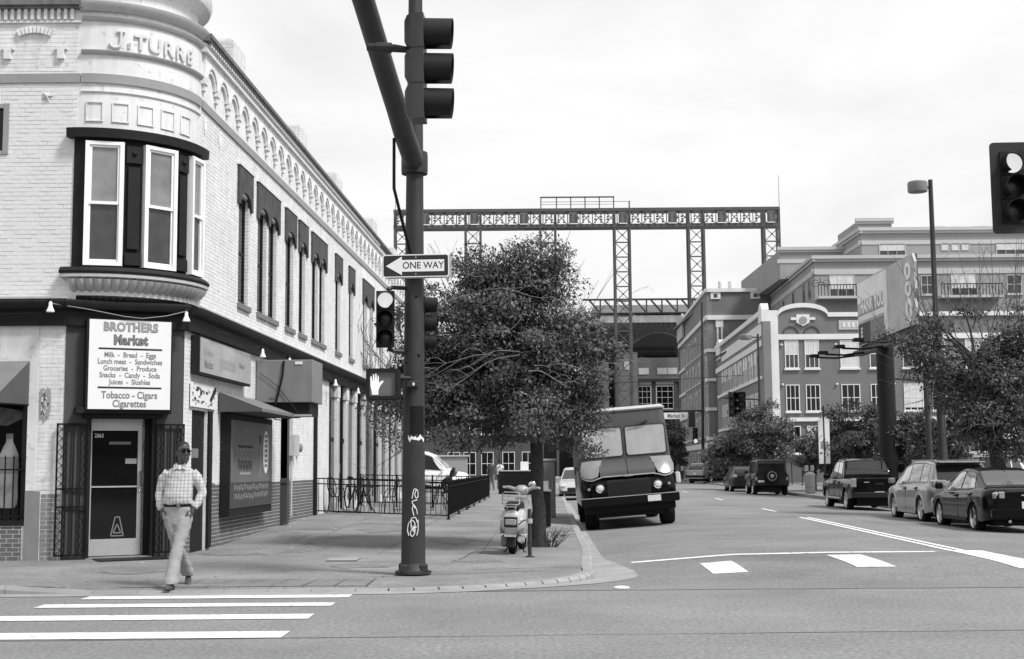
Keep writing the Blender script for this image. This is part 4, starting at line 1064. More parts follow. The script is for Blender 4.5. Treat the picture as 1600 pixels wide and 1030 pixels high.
def shirt_mat():
    m = mat('checked shirt cloth', .60, .85, .06, 8, .3, 25)
    nt = m.node_tree; n = nt.nodes; l = nt.links; b = n['Principled BSDF']
    co = n.new('ShaderNodeTexCoord'); sx = n.new('ShaderNodeSeparateXYZ'); l.new(co.outputs['Object'], sx.inputs[0])
    def line(src, per, wd):
        a = n.new('ShaderNodeMath'); a.operation = 'MULTIPLY'; a.inputs[1].default_value = 1/per; l.new(src, a.inputs[0])
        f = n.new('ShaderNodeMath'); f.operation = 'FRACT'; l.new(a.outputs[0], f.inputs[0])
        c = n.new('ShaderNodeMath'); c.operation = 'LESS_THAN'; c.inputs[1].default_value = wd; l.new(f.outputs[0], c.inputs[0])
        return c.outputs[0]
    a = n.new('ShaderNodeMath'); a.operation = 'ADD'; l.new(line(sx.outputs[0], .044, .36), a.inputs[0]); l.new(line(sx.outputs[2], .044, .36), a.inputs[1])
    r = n.new('ShaderNodeMapRange'); r.inputs[2].default_value = 2; r.inputs[3].default_value = .54; r.inputs[4].default_value = .27; l.new(a.outputs[0], r.inputs[0])
    l.new(r.outputs[0], b.inputs['Base Color'])
    return m
man = thing('person', 'man in checked shirt and pale trousers, hands in pockets, stepping off the kerb', 'person', (-4.36,17.32,.03))
fr_, bk = (.012,-.40), (.035,.43)
# body: head, neck, trunk, arms and legs as one surface (skin shows at head, neck and hands)
b = MB()
hx, hy = .055, -.02
fd = Vector((.55,-.83,0)); sd = Vector((.83,.55,0))            # the face looks to the right of the picture
def hp(f, s, z): return (hx + fd.x*f + sd.x*s, hy + fd.y*f + sd.y*s, z)
def hring(z, f0, f1, w, n=22):
    c = (f0+f1)/2; a = (f1-f0)/2
    return [hp(c+a*math.cos(2*math.pi*k/n), w*math.sin(2*math.pi*k/n), z) for k in range(n)]
b.loft([hring(1.60,-.05,.06,.05),hring(1.625,-.07,.095,.06),hring(1.66,-.085,.105,.07),hring(1.70,-.098,.10,.076),hring(1.75,-.105,.098,.079),hring(1.80,-.102,.09,.077),hring(1.84,-.085,.07,.064),hring(1.868,-.05,.035,.038)])
b.loft([[hp(.09,-.016,1.70),hp(.09,.016,1.70),hp(.135,.014,1.705),hp(.135,-.014,1.705)],[hp(.085,-.009,1.765),hp(.085,.009,1.765),hp(.105,.007,1.765),hp(.105,-.007,1.765)]])
for z in (1.66,1.678): b.sphere(hp(.098,0,z),.019,10,7,(1,1,.55))
b.sphere(hp(.078,0,1.628),.034,10,7,(1,1,.8)); b.sphere(hp(.086,0,1.79),.045,10,7,(1,1,.4))
for s_ in (-1,1): b.sphere(hp(-.005,s_*.082,1.715),.026,8,6,(.8,.5,1.3))
el(b, [(.03,.01,1.44,.075,.075),(.03,.0,1.52,.068,.07),(.04,-.005,1.58,.06,.064),(.05,-.01,1.64,.058,.06)])
el(b, [(-.01,.02,.95,.14,.10),(-.01,.01,1.12,.15,.11),(.01,.02,1.35,.16,.10),(.012,.02,1.48,.13,.08)])
def limb(mb, pts, rs, n=12): mb.tube(pts, rs, n)
limb(b, [(.2,.02,1.46),(.285,.06,1.24),(.20,-.03,1.03),(.185,-.045,.98)], [.04,.038,.032,.03]); limb(b, [(-.19,.03,1.46),(-.255,.06,1.22),(-.225,-.01,1.0),(-.20,-.03,.96)], [.04,.038,.032,.03])
# hands: palm and thumb outside, fingers going into the pockets
for (cx_, s_) in ((.185,1),(-.20,-1)):
    b.sphere((cx_,-.055,.965),.042,10,8,(.75,.6,1.15))
    for q in range(4): limb(b, [(cx_-s_*(.01+.012*q)+s_*.02,-.07,.95),(cx_-s_*(.018+.013*q)+s_*.02,-.09,.90+.004*q)], [.0095,.008], 7)
    limb(b, [(cx_-s_*.03,-.075,.985),(cx_-s_*.052,-.10,.955),(cx_-s_*.056,-.108,.925)], [.012,.011,.009], 8)
limb(b, [(.09,.0,.93),(.06,-.14,.52),(fr_[0],fr_[1]+.03,.10)], [.08,.05,.04]); limb(b, [(-.1,.02,.93),(-.03,.06,.51),(bk[0],bk[1],.15)], [.08,.05,.04])
body = blob('body', b, .009, M['skin'], man, 3)
# hair, glasses
h_ = MB(); h_.loft([hring(1.745,-.112,.02,.083),hring(1.79,-.113,.05,.085),hring(1.83,-.104,.075,.078),hring(1.86,-.08,.05,.058),hring(1.878,-.04,.02,.03)])
blob('hair', h_, .009, mat('short black hair', .012, .8, .2, 60), man, 4)
gl = MB()
for s_ in (-1,1):
    gl.loft([[hp(.112-.010*abs(q), s_*(.034+.028*math.cos(2*math.pi*k/12)), 1.752+.020*math.sin(2*math.pi*k/12)) for k in range(12)] for q in (0,1)])
    gl.tube([hp(.104,s_*.06,1.757),hp(.06,s_*.083,1.757),hp(-.02,s_*.086,1.75)],.005,5)
gl.box(0,0,0,0,0,0)
gl = MB() if False else gl
gl.build('sunglasses', mat('dark sunglasses',.004,.1,0), man)
# shirt
s = MB()
el(s, [(-.012,.02,1.045,.180,.135),(-.012,-.005,1.09,.192,.165),(-.008,-.01,1.17,.188,.168),(.0,.0,1.28,.180,.15),(.01,.015,1.38,.182,.135),(.014,.02,1.46,.185,.118),(.018,.02,1.515,.155,.095),(.024,.012,1.555,.085,.075)], 26)
limb(s, [(.16,.02,1.475),(.225,.035,1.40),(.283,.06,1.25),(.290,.055,1.20),(.24,.0,1.08),(.205,-.03,1.02)], [.07,.070,.060,.060,.054,.046], 14)
limb(s, [(-.145,.02,1.475),(-.21,.035,1.40),(-.258,.06,1.24),(-.262,.05,1.18),(-.245,.02,1.07),(-.228,-.01,.985)], [.07,.070,.060,.060,.054,.046], 14)
el(s, [(.026,.006,1.53,.082,.084),(.03,.0,1.575,.072,.078)])
pr = random.Random(4)
shirt = blob('shirt', s, .010, shirt_mat(), man, 5, .009)
cl = MB()                                                         # collar and undershirt
for s_ in (-1,1): cl.loft([[(.03+s_*.012,-.088,1.545),(.03+s_*.075,-.10,1.515),(.03+s_*.082,-.05,1.575),(.03+s_*.05,-.062,1.60)],[(.03+s_*.012,-.096,1.545),(.03+s_*.078,-.112,1.51),(.03+s_*.092,-.055,1.575),(.03+s_*.055,-.068,1.605)]])
cl.build('collar', shirt_mat(), man)
MB().loft([[(.03-.042,-.076,1.572),(.03+.042,-.076,1.572),(.03+.018,-.099,1.520),(.03-.018,-.099,1.520)],[(.03-.042,-.06,1.572),(.03+.042,-.06,1.572),(.03+.018,-.08,1.520),(.03-.018,-.08,1.520)]]).build('undershirt', M['tee'], man)
MB().box(.022,.030,-.168,-.150,1.10,1.16).box(.0,.03,-.1605,-.14,1.06,1.1).build('button_band', shirt_mat(), man) if False else None
bl = MB(); el(bl, [(-.012,.018,1.035,.186,.140),(-.012,.012,1.055,.190,.146),(-.012,.008,1.078,.190,.150)], 28); bl.build('belt', M['plastic'], man)
MB().box(.01,.055,-.150,-.132,1.038,1.075).build('belt_buckle', M['chrome'], man)
# trousers
t = MB()
el(t, [(-.01,.02,.80,.165,.13),(-.012,.025,.90,.188,.142),(-.012,.02,.97,.188,.14),(-.012,.018,1.04,.184,.137)], 24)
def leg(pts):
    for (a, c) in zip(pts, pts[1:]): pass
    t.loft([[(x+rx*math.cos(2*math.pi*k/18), y+ry*math.sin(2*math.pi*k/18), z) for k in range(18)] for x,y,z,rx,ry in pts])
leg([(.085,.0,.90,.098,.125),(.075,-.05,.76,.096,.118),(.055,-.13,.60,.084,.10),(.045,-.175,.52,.080,.094),(.03,-.25,.38,.082,.098),(.02,-.33,.22,.086,.104),(.012,-.375,.12,.090,.112),(.012,-.385,.075,.092,.115)])
leg([(-.095,.02,.90,.098,.125),(-.075,.02,.76,.094,.118),(-.04,.04,.60,.082,.10),(-.025,.07,.51,.078,.094),(.0,.19,.38,.080,.098),(.02,.32,.24,.084,.104),(.033,.40,.15,.088,.108),(.036,.425,.115,.09,.11)])
pr = random.Random(9)
for (x,y,z,r_) in ((.02,-.33,.16,.09),(.02,-.36,.11,.095),(.035,-.22,.44,.083),(.05,-.16,.55,.085),(.06,-.1,.68,.09),(.03,.38,.19,.088),(.015,.3,.27,.086),(-.02,.1,.48,.08)): t.sphere((x+pr.uniform(-.01,.01),y,z),r_,10,6,(1.07,1.07,.22))
for s_ in (-1,1): t.sphere((-.01+s_*.165,-.05,.93),.05,10,8,(.5,1,1.4))
blob('trousers', t, .011, M['trousers'], man, 4, .008)
def shoe(x, y, z, pitch, yaw):
    m_ = MB(); cp, sp2 = math.cos(pitch), math.sin(pitch)
    def T_(a, f, h):                                              # f forward (toward camera), h up
        yy, zz = -f*cp + h*sp2*0, f*sp2 + h*cp
        return (x + a*math.cos(yaw) + yy*math.sin(-yaw)*-1*0 + f*math.sin(yaw), y + yy, z + zz)
    rings = []
    for (f, w, h) in ((-.10,.03,.06),(-.085,.038,.085),(-.03,.041,.10),(.03,.042,.085),(.09,.048,.062),(.15,.046,.048),(.185,.034,.036),(.198,.014,.026)):
        rings.append([T_(w*math.cos(2*math.pi*k/14)*(1 if math.sin(2*math.pi*k/14) < .3 else .8), f, max(0, h*.5+h*.55*math.sin(2*math.pi*k/14))) for k in range(14)])
    m_.loft(rings); o_ = blob('shoe', m_, .008, M['shoe'], man, 2)
shoe(fr_[0], fr_[1]+.0, -.005, .10, -.05); shoe(bk[0], bk[1]+.0, .055, -.28, .25)

def far_person(name, label, loc, rz, top, legs, hair, seated=False, armup=False, group=None):
    g_ = thing(name, label, 'person', loc, (0,0,rz), group)
    b = MB()
    if not seated:
        el(b, [(.0,0,1.42,.06,.06),(0,0,1.50,.055,.055)]); b.sphere((0,-.01,1.63),.098,14,10,(.8,.95,1.2))
        el(b, [(0,0,.85,.15,.1),(0,0,1.05,.14,.1),(0,0,1.35,.17,.1)]); tp = MB()
        el(tp, [(0,.0,.88,.18,.13),(0,0,1.05,.165,.125),(0,0,1.3,.2,.13),(0,0,1.42,.17,.11),(0,0,1.47,.08,.07)])
        lg = MB(); lg.tube([(.09,0,.92),(.08,-.05,.48),(.09,.03,.08)],[.1,.07,.06],12); lg.tube([(-.09,0,.92),(-.09,-.03,.48),(-.1,-.14,.06)],[.1,.07,.06],12)
        arms = [[(.19,0,1.38),(.25,.02,1.1),(.22,-.08,.85)],[(-.19,0,1.38),(-.25,.02,1.1),(-.2,-.1,.87)]]
        if armup: arms[1] = [(-.19,0,1.38),(-.34,-.05,1.25),(-.44,-.12,1.38)]
        for a in arms: tp.tube([a[0], tuple((Vector(a[0])+Vector(a[1]))/2)],[.065,.06],10); b.tube(a,[.045,.04,.032],10); b.sphere(a[2],.045,8,6)
        for x,y in ((.09,.0),(-.1,-.16)):
            lg.bbox(x-.05,x+.05,y-.16,y+.1,.0,.09,.02)
        hz = 1.63
    else:
        el(b, [(.0,0,.92,.06,.06),(0,0,1.0,.055,.055)]); b.sphere((0,-.02,1.13),.1,14,10,(.8,.95,1.2)); el(b, [(0,0,.45,.15,.1),(0,0,.85,.16,.1)]); tp = MB()
        el(tp, [(0,.0,.42,.18,.14),(0,0,.6,.165,.125),(0,-.01,.82,.19,.12),(0,0,.93,.15,.1),(0,0,.97,.07,.07)])
        lg = MB()
        for s_ in (-1,1):
            lg.tube([(s_*.09,0,.5),(s_*.1,-.42,.5),(s_*.1,-.45,.08)],[.09,.075,.05],12); lg.bbox(s_*.1-.05,s_*.1+.05,-.62,-.38,0,.08,.02)
            b.tube([(s_*.19,0,.86),(s_*.24,-.06,.62),(s_*.14,-.28,.70)],[.05,.045,.035],10); b.sphere((s_*.14,-.3,.71),.045,8,6); tp.tube([(s_*.17,0,.87),(s_*.22,-.04,.68)],[.065,.06],10)
        hz = 1.13
    blob('body', b, .018, mat('distant skin',.16,.6,.1,10), g_, 3); blob('top', tp, .018, top, g_, 3); blob('trousers', lg, .018, legs, g_, 3)  # one mid grey skin tone for all distant people
    hh = MB(); hh.sphere((0,.025,hz+.04),.105,14,10,(.9,.95,1.05))
    if hair: hh.tube([(0,.07,hz+.02),(0,.1,hz-.12),(.01,.1,hz-.28)],[.09,.1,.05],10)
    blob('hair', hh, .018, mat('dark hair',.015,.7,.2,30), g_, 3)
    return g_
cl_d = mat('dark cloth',.05,.9,.15,6); cl_m = mat('mid grey cloth',.16,.9,.15,6); cl_w = mat('white cloth',.65,.9,.05,6)
far_person('person', 'person in dark clothes walking on the pavement beyond the patio fence', (-1.22,75,.2), R(170), cl_d, cl_m, False, armup=True)
far_person('person', 'person in a white top half hidden behind the one in dark clothes', (-.80,78.5,.2), R(165), cl_w, cl_d, False)
far_person('person', 'long-haired person in white sitting inside the patio fence', (-2.05,46.5,.26), R(75), cl_w, cl_d, True, True)
for (x, y, tpm, lab) in ((18.0,131,cl_w,'person in white standing at the far street corner'),(16.6,133,cl_m,'person in grey at the far corner nearest the van'),(17.2,135,cl_w,'second person in white further back at the far corner')):
    far_person('person', lab, (x,y,.1), R(20), tpm, cl_d, False)
# ------------------------------------------------------------------ scooter, post, patio fence and small street furniture
zs_ = zside(0.0,23.2)
sc = thing('motor_scooter', 'pale motor scooter with chrome rear rack parked beside the tree', 'scooter', (-.02,23.25,zs_), (0,R(2),R(-8)))
cream = mat('cream scooter paint',.40,.25,.08,4,coat=.6)
def wheel(mb, c, r_, w, axis='x', n=26): mb.lathe([(r_*.62,-w*.5),(r_*.88,-w*.52),(r_*.98,-w*.30),(r_,0),(r_*.98,w*.30),(r_*.88,w*.52),(r_*.62,w*.5)], c, axis, n, False)
# local: rear faces -Y, front +Y
for (y, nm) in ((.0,'rear_wheel'),(1.22,'front_wheel')):
    m_ = MB(); wheel(m_, (0,y,.215), .215, .115); w_ = m_.build(nm, M['tyre'], sc)
    MB().lathe([(.0,-.03),(.05,-.04),(.13,-.035),(.135,.035),(.05,.04),(.0,.03)],(0,y,.215),'x',18).build('rim', M['bags'], w_)
rb = MB()                                                          # rear body with swelling cowls
def oval(y, z0, z1, w, n=22, sq=.75):
    zc, hh = (z0+z1)/2, (z1-z0)/2
    return [(w*math.copysign(abs(math.cos(2*math.pi*k/n))**sq, math.cos(2*math.pi*k/n)), y, zc+hh*math.copysign(abs(math.sin(2*math.pi*k/n))**sq, math.sin(2*math.pi*k/n))) for k in range(n)]
rb.loft([oval(-.34,.46,.66,.09),oval(-.33,.42,.72,.13),oval(-.28,.38,.76,.17),oval(-.15,.34,.79,.215),oval(.05,.33,.80,.235),oval(.25,.33,.79,.22),oval(.42,.34,.74,.17),oval(.52,.36,.62,.10)])
rb.build('rear_cowl', cream, sc, smooth=60)
for s_ in (-1,1): MB().loft([[(s_*(w_+.012),y,z0),(s_*(w_+.012),y,z1),(s_*(w_-.05),y,z1),(s_*(w_-.05),y,z0)] for y,w_,z0,z1 in ((-.2,.195,.36,.46),(.05,.222,.34,.44),(.3,.20,.34,.42))]).build('side_trim', M['metalbox'], sc)
MB().box(-.115,.115,-.352,-.30,.475,.645).build('lamp_surround', M['plastic'], sc)
MB().bbox(-.07,.07,-.36,-.2,.12,.34,.02).build('inner_mudguard', M['plastic'], sc)
MB().bbox(-.10,.10,-.375,-.33,.50,.62,.02).build('tail_light', M['taillight'], sc)
for s_ in (-1,1): MB().sphere((s_*.155,-.27,.60),.035,10,7,(1,.7,1)).build('turn_signal', M['headlight'], sc)
MB().bbox(-.095,.095,-.395,-.375,.355,.46,.008).build('licence_plate', M['metalbox'], sc)
MB().box(-.10,.10,-.40,-.30,.31,.35).build('mudguard', cream, sc)
MB().loft([[( -.13,y,z),(.13,y,z),(.12,y,z+h),(-.12,y,z+h)] for y,z,h in ((-.28,.77,.05),(-.1,.79,.09),(.2,.79,.11),(.48,.77,.09))]).build('seat', M['plastic'], sc)
rk = MB()                                                          # chrome rack hinged up behind the seat
for z in (.86,.93,1.00,1.07): rk.tube([(-.15,-.36,z),(.15,-.36,z)] if z not in (.86,1.07) else [(-.12,-.36,z),(.12,-.36,z)],.011,7)
rk.tube([(-.12,-.36,1.07),(-.148,-.36,1.05),(-.152,-.36,.88),(-.12,-.36,.86)],.012,7); rk.tube([(.12,-.36,1.07),(.148,-.36,1.05),(.152,-.36,.88),(.12,-.36,.86)],.012,7)
rk.tube([(-.09,-.36,.86),(-.09,-.35,.82),(-.06,-.30,.78)],.010,7); rk.tube([(.09,-.36,.86),(.09,-.35,.82),(.06,-.30,.78)],.010,7); rk.tube([(-.09,-.36,.82),(.09,-.36,.82)],.010,7)
rk.build('luggage_rack', M['chrome'], sc)
fs2 = MB()                                                         # leg shield, floor, headset
fs2.loft([[(-.16,.80,.30),(.16,.80,.30),(.16,.84,.30),(-.16,.84,.30)],[(-.19,.92,.55),(.19,.92,.55),(.19,.97,.55),(-.19,.97,.55)],[(-.17,.97,.80),(.17,.97,.80),(.17,1.02,.80),(-.17,1.02,.80)],[(-.10,.98,.95),(.10,.98,.95),(.10,1.04,.95),(-.10,1.04,.95)]])
fs2.build('leg_shield', cream, sc); MB().bbox(-.17,.17,.45,.86,.24,.32,.02).build('floorboard', cream, sc)
MB().sphere((0,1.0,1.08),.13,16,10,(1.05,.95,.75)).build('headset', cream, sc)
MB().loft([oval(1.0,.22,.40,.09),oval(1.2,.28,.46,.085),oval(1.42,.26,.38,.06)]).build('front_mudguard', cream, sc)
for s_ in (-1,1):
    MB().tube([(s_*.08,.99,1.08),(s_*.22,.96,1.13),(s_*.34,.90,1.13)],[.04,.03,.02],10).build('handlebar', cream, sc)
    MB().tube([(s_*.24,.95,1.14),(s_*.33,.80,1.125)],.006,5).build('brake_lever', M['chrome'], sc)
MB().tube([(.12,.1,.22),(.17,-.1,.24),(.17,-.32,.27)],[.03,.055,.05],12).build('exhaust', M['bags'], sc)
MB().bbox(-.20,-.07,-.12,.30,.12,.32,.03).build('engine', M['metalbox'], sc)
MB().sphere((.20,.86,1.20),.07,12,8,(1,.4,.8)).build('mirror', M['chrome'], sc); MB().tube([(.18,.95,1.12),(.20,.88,1.18)],.008,5).build('mirror_stalk', M['chrome'], sc)
for s_ in (-1,1): MB().tube([(s_*.10,.30,.2),(s_*.16,.30,.02),(s_*.20,.32,.01)],.012,6).build('stand', M['black_iron'], sc)
MB().tube([(.22,.28,.10),(.26,.27,.5)],.014,6).build('crash_bar', M['chrome'], sc)
bp_ = thing('bike_post', 'dark steel post on a round foot right of the scooter', 'post', (.27,22.4,zside(.27,22.4)))
MB().lathe([(.085,0),(.085,.012),(.05,.02),(.034,.03),(.034,.78),(.03,.80),(.0,.805)],n=16).build('post', M['pole'], bp_)
MB().lathe([(.05,.56),(.052,.60),(.05,.64)],n=12).build('collar', M['bags'], bp_)
MB().tube([(.0,-.02,.62),(-.10,.25,.60),(-.18,.5,.52),(-.22,.7,.50)],.009,6).build('lock_cable', M['black_iron'], bp_)
# patio fence: front run and run along the pavement
def fence(name, label, a, b, hgt, bars, posts):
    a, b = Vector(a), Vector(b); g_ = thing(name, label, 'fence', a, world=True); L = (b-a).length; d = (b-a)/L
    pk = MB().box(-.008,.008,-.008,.008,.10,hgt-.02).mesh('picket', M['black_iron'], 0)
    po = MB().bbox(-.022,.022,-.022,.022,-.02,hgt+.03,.005).box(-.05,.05,-.05,.05,-.02,.012).mesh('post', M['black_iron'])
    off = -BASE[g_.name]
    for i in range(bars): o = link('picket', pk, g_); o.location = off + a + d*(L*(i+.5)/bars)
    for i in range(posts): o = link('post', po, g_); o.location = off + a + d*(L*i/(posts-1))
    ang = math.atan2(d.y, d.x)
    for z in (.10, hgt-.16, hgt-.02):
        n_ = Vector((-d.y, d.x, 0))*.016; p, q = a+Vector((0,0,z)), b+Vector((0,0,z))
        MB().loft([[tuple(e-n_),tuple(e+n_),tuple(e+n_+Vector((0,0,.03))),tuple(e-n_+Vector((0,0,.03)))] for e in (p,q)]).build('rail', M['black_iron'], g_)
    return g_
fence('patio_fence', 'black iron fence run facing the camera from wall to pavement', (-5.28,35.6,.30), (-1.69,34.8,.17), .98, 26, 2)
for k, (y0, y1, q) in enumerate(((34.85,38.6,0),(38.7,42.4,1),(42.5,46.2,2),(46.3,50.0,3),(50.1,53.8,4),(53.9,57.6,5))):
    fence('patio_fence', ['nearest','second','third','fourth','fifth','furthest'][k]+' black iron fence section along the pavement edge of the patio', (-1.69-.018+SK*(y0-34.8)*.7,y0,.18), (-1.69+SK*(y1-34.8)*.7,y1,.19), 1.0, 24, 2)
fence('patio_fence', 'cross fence deeper inside the patio behind the tables', (-5.0,43.5,.32), (-1.45,43.3,.24), 1.0, 22, 4)
def patio_table(name, label, x, y, z):
    g_ = thing(name, label, 'table', (x,y,z)); MB().lathe([(.0,.72),(.46,.72),(.47,.735),(.46,.75),(.0,.75)],n=22).build('table_top', M['black_iron'], g_)
    for k in range(3):
        a = R(120*k+20); MB().tube([(0,0,.7),(.1*math.cos(a),.1*math.sin(a),.35),(.34*math.cos(a),.34*math.sin(a),.0)],.016,7).build('leg', M['black_iron'], g_)
def patio_chair(name, label, x, y, z, rz):
    g_ = thing(name, label, 'chair', (x,y,z), (0,0,rz), 'iron patio chairs')
    MB().lathe([(.0,.44),(.2,.44),(.215,.45),(.2,.46),(.0,.46)],n=18).build('seat', M['black_iron'], g_)
    bk_ = MB(); n_ = 22
    pts = [(.19*math.cos(2*math.pi*k/n_), .19+.06*math.sin(2*math.pi*k/n_), .72+.27*math.sin(2*math.pi*k/n_)) for k in range(n_+1)]
    bk_.tube(pts,.014,6,False)
    for k in range(5): x_ = -.12+.06*k; bk_.cyl((x_,.19,.48),(x_,.2+.03,.95),.005,n=5)
    for k in range(4): bk_.cyl((-.17,.19,.56+.1*k),(.17,.19,.56+.1*k),.004,n=5)
    bk_.build('backrest', M['black_iron'], g_)
    for (sx, sy) in ((-1,-1),(1,-1),(-1,1),(1,1)): MB().tube([(sx*.15,sy*.14,.45),(sx*.2,sy*.19,0)],.012,6).build('leg', M['black_iron'], g_)
    for s_ in (-1,1): MB().tube([(s_*.19,.19,.68),(s_*.25,.0,.68),(s_*.22,-.12,.46)],.011,6).build('armrest', M['black_iron'], g_)
patio_table('patio_table', 'round black iron table just inside the front patio fence', -4.2, 37.2, .29)
patio_table('patio_table', 'round black iron table near the seated person', -2.6, 46.6, .26)
patio_table('patio_table', 'dark round table in the middle of the patio', -3.0, 40.6, .26)
patio_chair('patio_chair', 'round-backed iron chair against the building at the patio corner', -4.85, 36.6, .31, R(60))
patio_chair('patio_chair', 'iron chair on the pavement side of the front patio table', -3.5, 37.5, .27, R(-100))
patio_chair('patio_chair', 'iron chair behind the front patio table', -4.3, 38.3, .3, R(10))
patio_chair('patio_chair', 'iron chair under the seated person', -2.05, 46.5, .26, R(75))
patio_chair('patio_chair', 'iron chair at the table in the middle of the patio', -2.3, 40.9, .24, R(-80))
bi = thing('bicycle', 'bicycle leaning by the columns inside the patio', 'bicycle', (-4.75,38.9,.31), (0,R(8),R(84)))
for x in (-.52,.52):
    m_ = MB(); m_.lathe([(.31,-.015),(.335,-.018),(.345,0),(.335,.018),(.31,.015)],(x,0,.345),'y',28,False)
    w_ = m_.build('wheel', M['tyre'], bi); sk = MB()
    for k in range(12): a = math.pi*2*k/12; sk.cyl((x,0,.345),(x+.31*math.cos(a),0,.345+.31*math.sin(a)),.0025,n=4)
    sk.build('spokes', M['bags'], w_)
MB().tube([(-.52,0,.345),(-.05,0,.30),(.38,0,.78),(-.18,0,.76),(-.05,0,.30)],.016,7).tube([(-.18,0,.76),(-.52,0,.345)],.012,6).tube([(.36,0,.84),(.52,0,.345)],.014,6).tube([(-.22,0,.90),(-.05,0,.30)],.014,6).build('frame', M['black_iron'], bi)
MB().bbox(-.34,-.10,-.07,.07,.90,.96,.02).build('saddle', M['plastic'], bi); MB().tube([(.36,0,.82),(.36,0,.98),(.44,-.26,1.0)],.012,6).tube([(.36,0,.98),(.44,.26,1.0)],.012,6).build('handlebar', M['black_iron'], bi)
pu = thing('folded_parasol', 'folded dark parasol standing inside the patio', 'parasol', (-3.2,42.4,.27)); MB().lathe([(.2,0),(.2,.06),(.03,.07),(.022,.1),(.022,2.3)],n=12).build('pole', M['black_iron'], pu); MB().lathe([(.09,1.2),(.13,1.4),(.10,2.2),(.02,2.4)],n=10).build('canopy', M['canvas_d'], pu)
# utility cabinet, bin and boxes by the tree
cb = thing('utility_cabinet', 'tall grey steel utility cabinet right behind the tree trunk', 'cabinet', (1.0,38.5,zside(1.0,38.5)))
MB().bbox(-.19,.22,-.2,.25,0,1.62,.02).build('case', M['metalbox'], cb); MB().box(-.21,.24,-.22,.27,1.62,1.68).build('cap', M['stone'], cb)
MB().box(-.17,.20,-.208,-.202,.1,1.55).build('door', M['metalbox'], cb); MB().bbox(.12,.15,-.23,-.205,.8,.95,.006).build('handle', M['bags'], cb)
lb_ = thing('litter_bin', 'black litter bin with grey notice beside the tree trunk', 'bin', (.74,32.2,zside(.74,32.2)))
MB().bbox(-.16,.16,-.16,.16,.02,.86,.02).build('body', M['black_iron'], lb_); MB().box(-.18,.18,-.18,.18,.86,.92).build('lid', M['metalbox'], lb_); MB().box(-.11,.11,-.19,-.165,.88,1.12).build('notice', M['bags'], lb_)
nb = thing('news_box', 'wide dark newspaper box with white card on top past the tree', 'newspaper box', (.12,66,zside(.12,66)))
MB().bbox(-.85,.85,-.3,.3,.0,1.15,.03).build('case', M['black_iron'], nb); MB().box(-.9,.9,-.33,.33,1.15,1.2).build('top', M['stone'], nb); MB().box(.25,.65,-.05,-.03,1.2,1.62).build('card', M['signwhite'], nb)
# ------------------------------------------------------------------ trees
def leaf_mesh(name, pts, nrm, size, seed, material, droop=.5, long=2.2):
    """one small folded leaf at each point: two triangles pairs about a mid rib"""
    rg = np.random.default_rng(seed); n = len(pts)
    d = rg.normal(size=(n,3)); d += nrm*.5; d[:,2] -= droop
    d /= np.linalg.norm(d,axis=1)[:,None]
    up = nrm*1.2 + rg.normal(scale=.32,size=(n,3)) + np.array([0,0,.4])
    s = np.cross(d, up); s /= (np.linalg.norm(s,axis=1)[:,None]+1e-9)
    w = np.cross(s, d)
    L = (size*rg.uniform(.6,1.3,n))[:,None]
    v = np.empty((n,4,3))
    v[:,0] = pts; v[:,1] = pts + d*L*long*.5 + s*L*.5 + w*L*.15; v[:,2] = pts + d*L*long; v[:,3] = pts + d*L*long*.5 - s*L*.5 + w*L*.15
    me = bpy.data.meshes.new(name)
    me.vertices.add(n*4); me.vertices.foreach_set('co', v.reshape(-1).astype(np.float32))
    me.loops.add(n*4); me.loops.foreach_set('vertex_index', np.arange(n*4, dtype=np.int32))
    me.polygons.add(n); me.polygons.foreach_set('loop_start', np.arange(0,n*4,4,dtype=np.int32)); me.polygons.foreach_set('loop_total', np.full(n,4,dtype=np.int32))
    me.update(calc_edges=True); me.materials.append(material)
    return me
def core(cr, n, seed, k=.72):
    rg = np.random.default_rng(seed); vol = np.array([c[3]*c[4]*c[5] for c in cr]); ii = rg.choice(len(cr), size=n, p=vol/vol.sum())
    d = rg.normal(size=(n,3)); d /= np.linalg.norm(d,axis=1)[:,None]; d *= (rg.uniform(0,1,n)**(1/3))[:,None]*k
    return np.array([cr[i][:3] for i in ii]) + d*np.array([cr[i][3:] for i in ii])
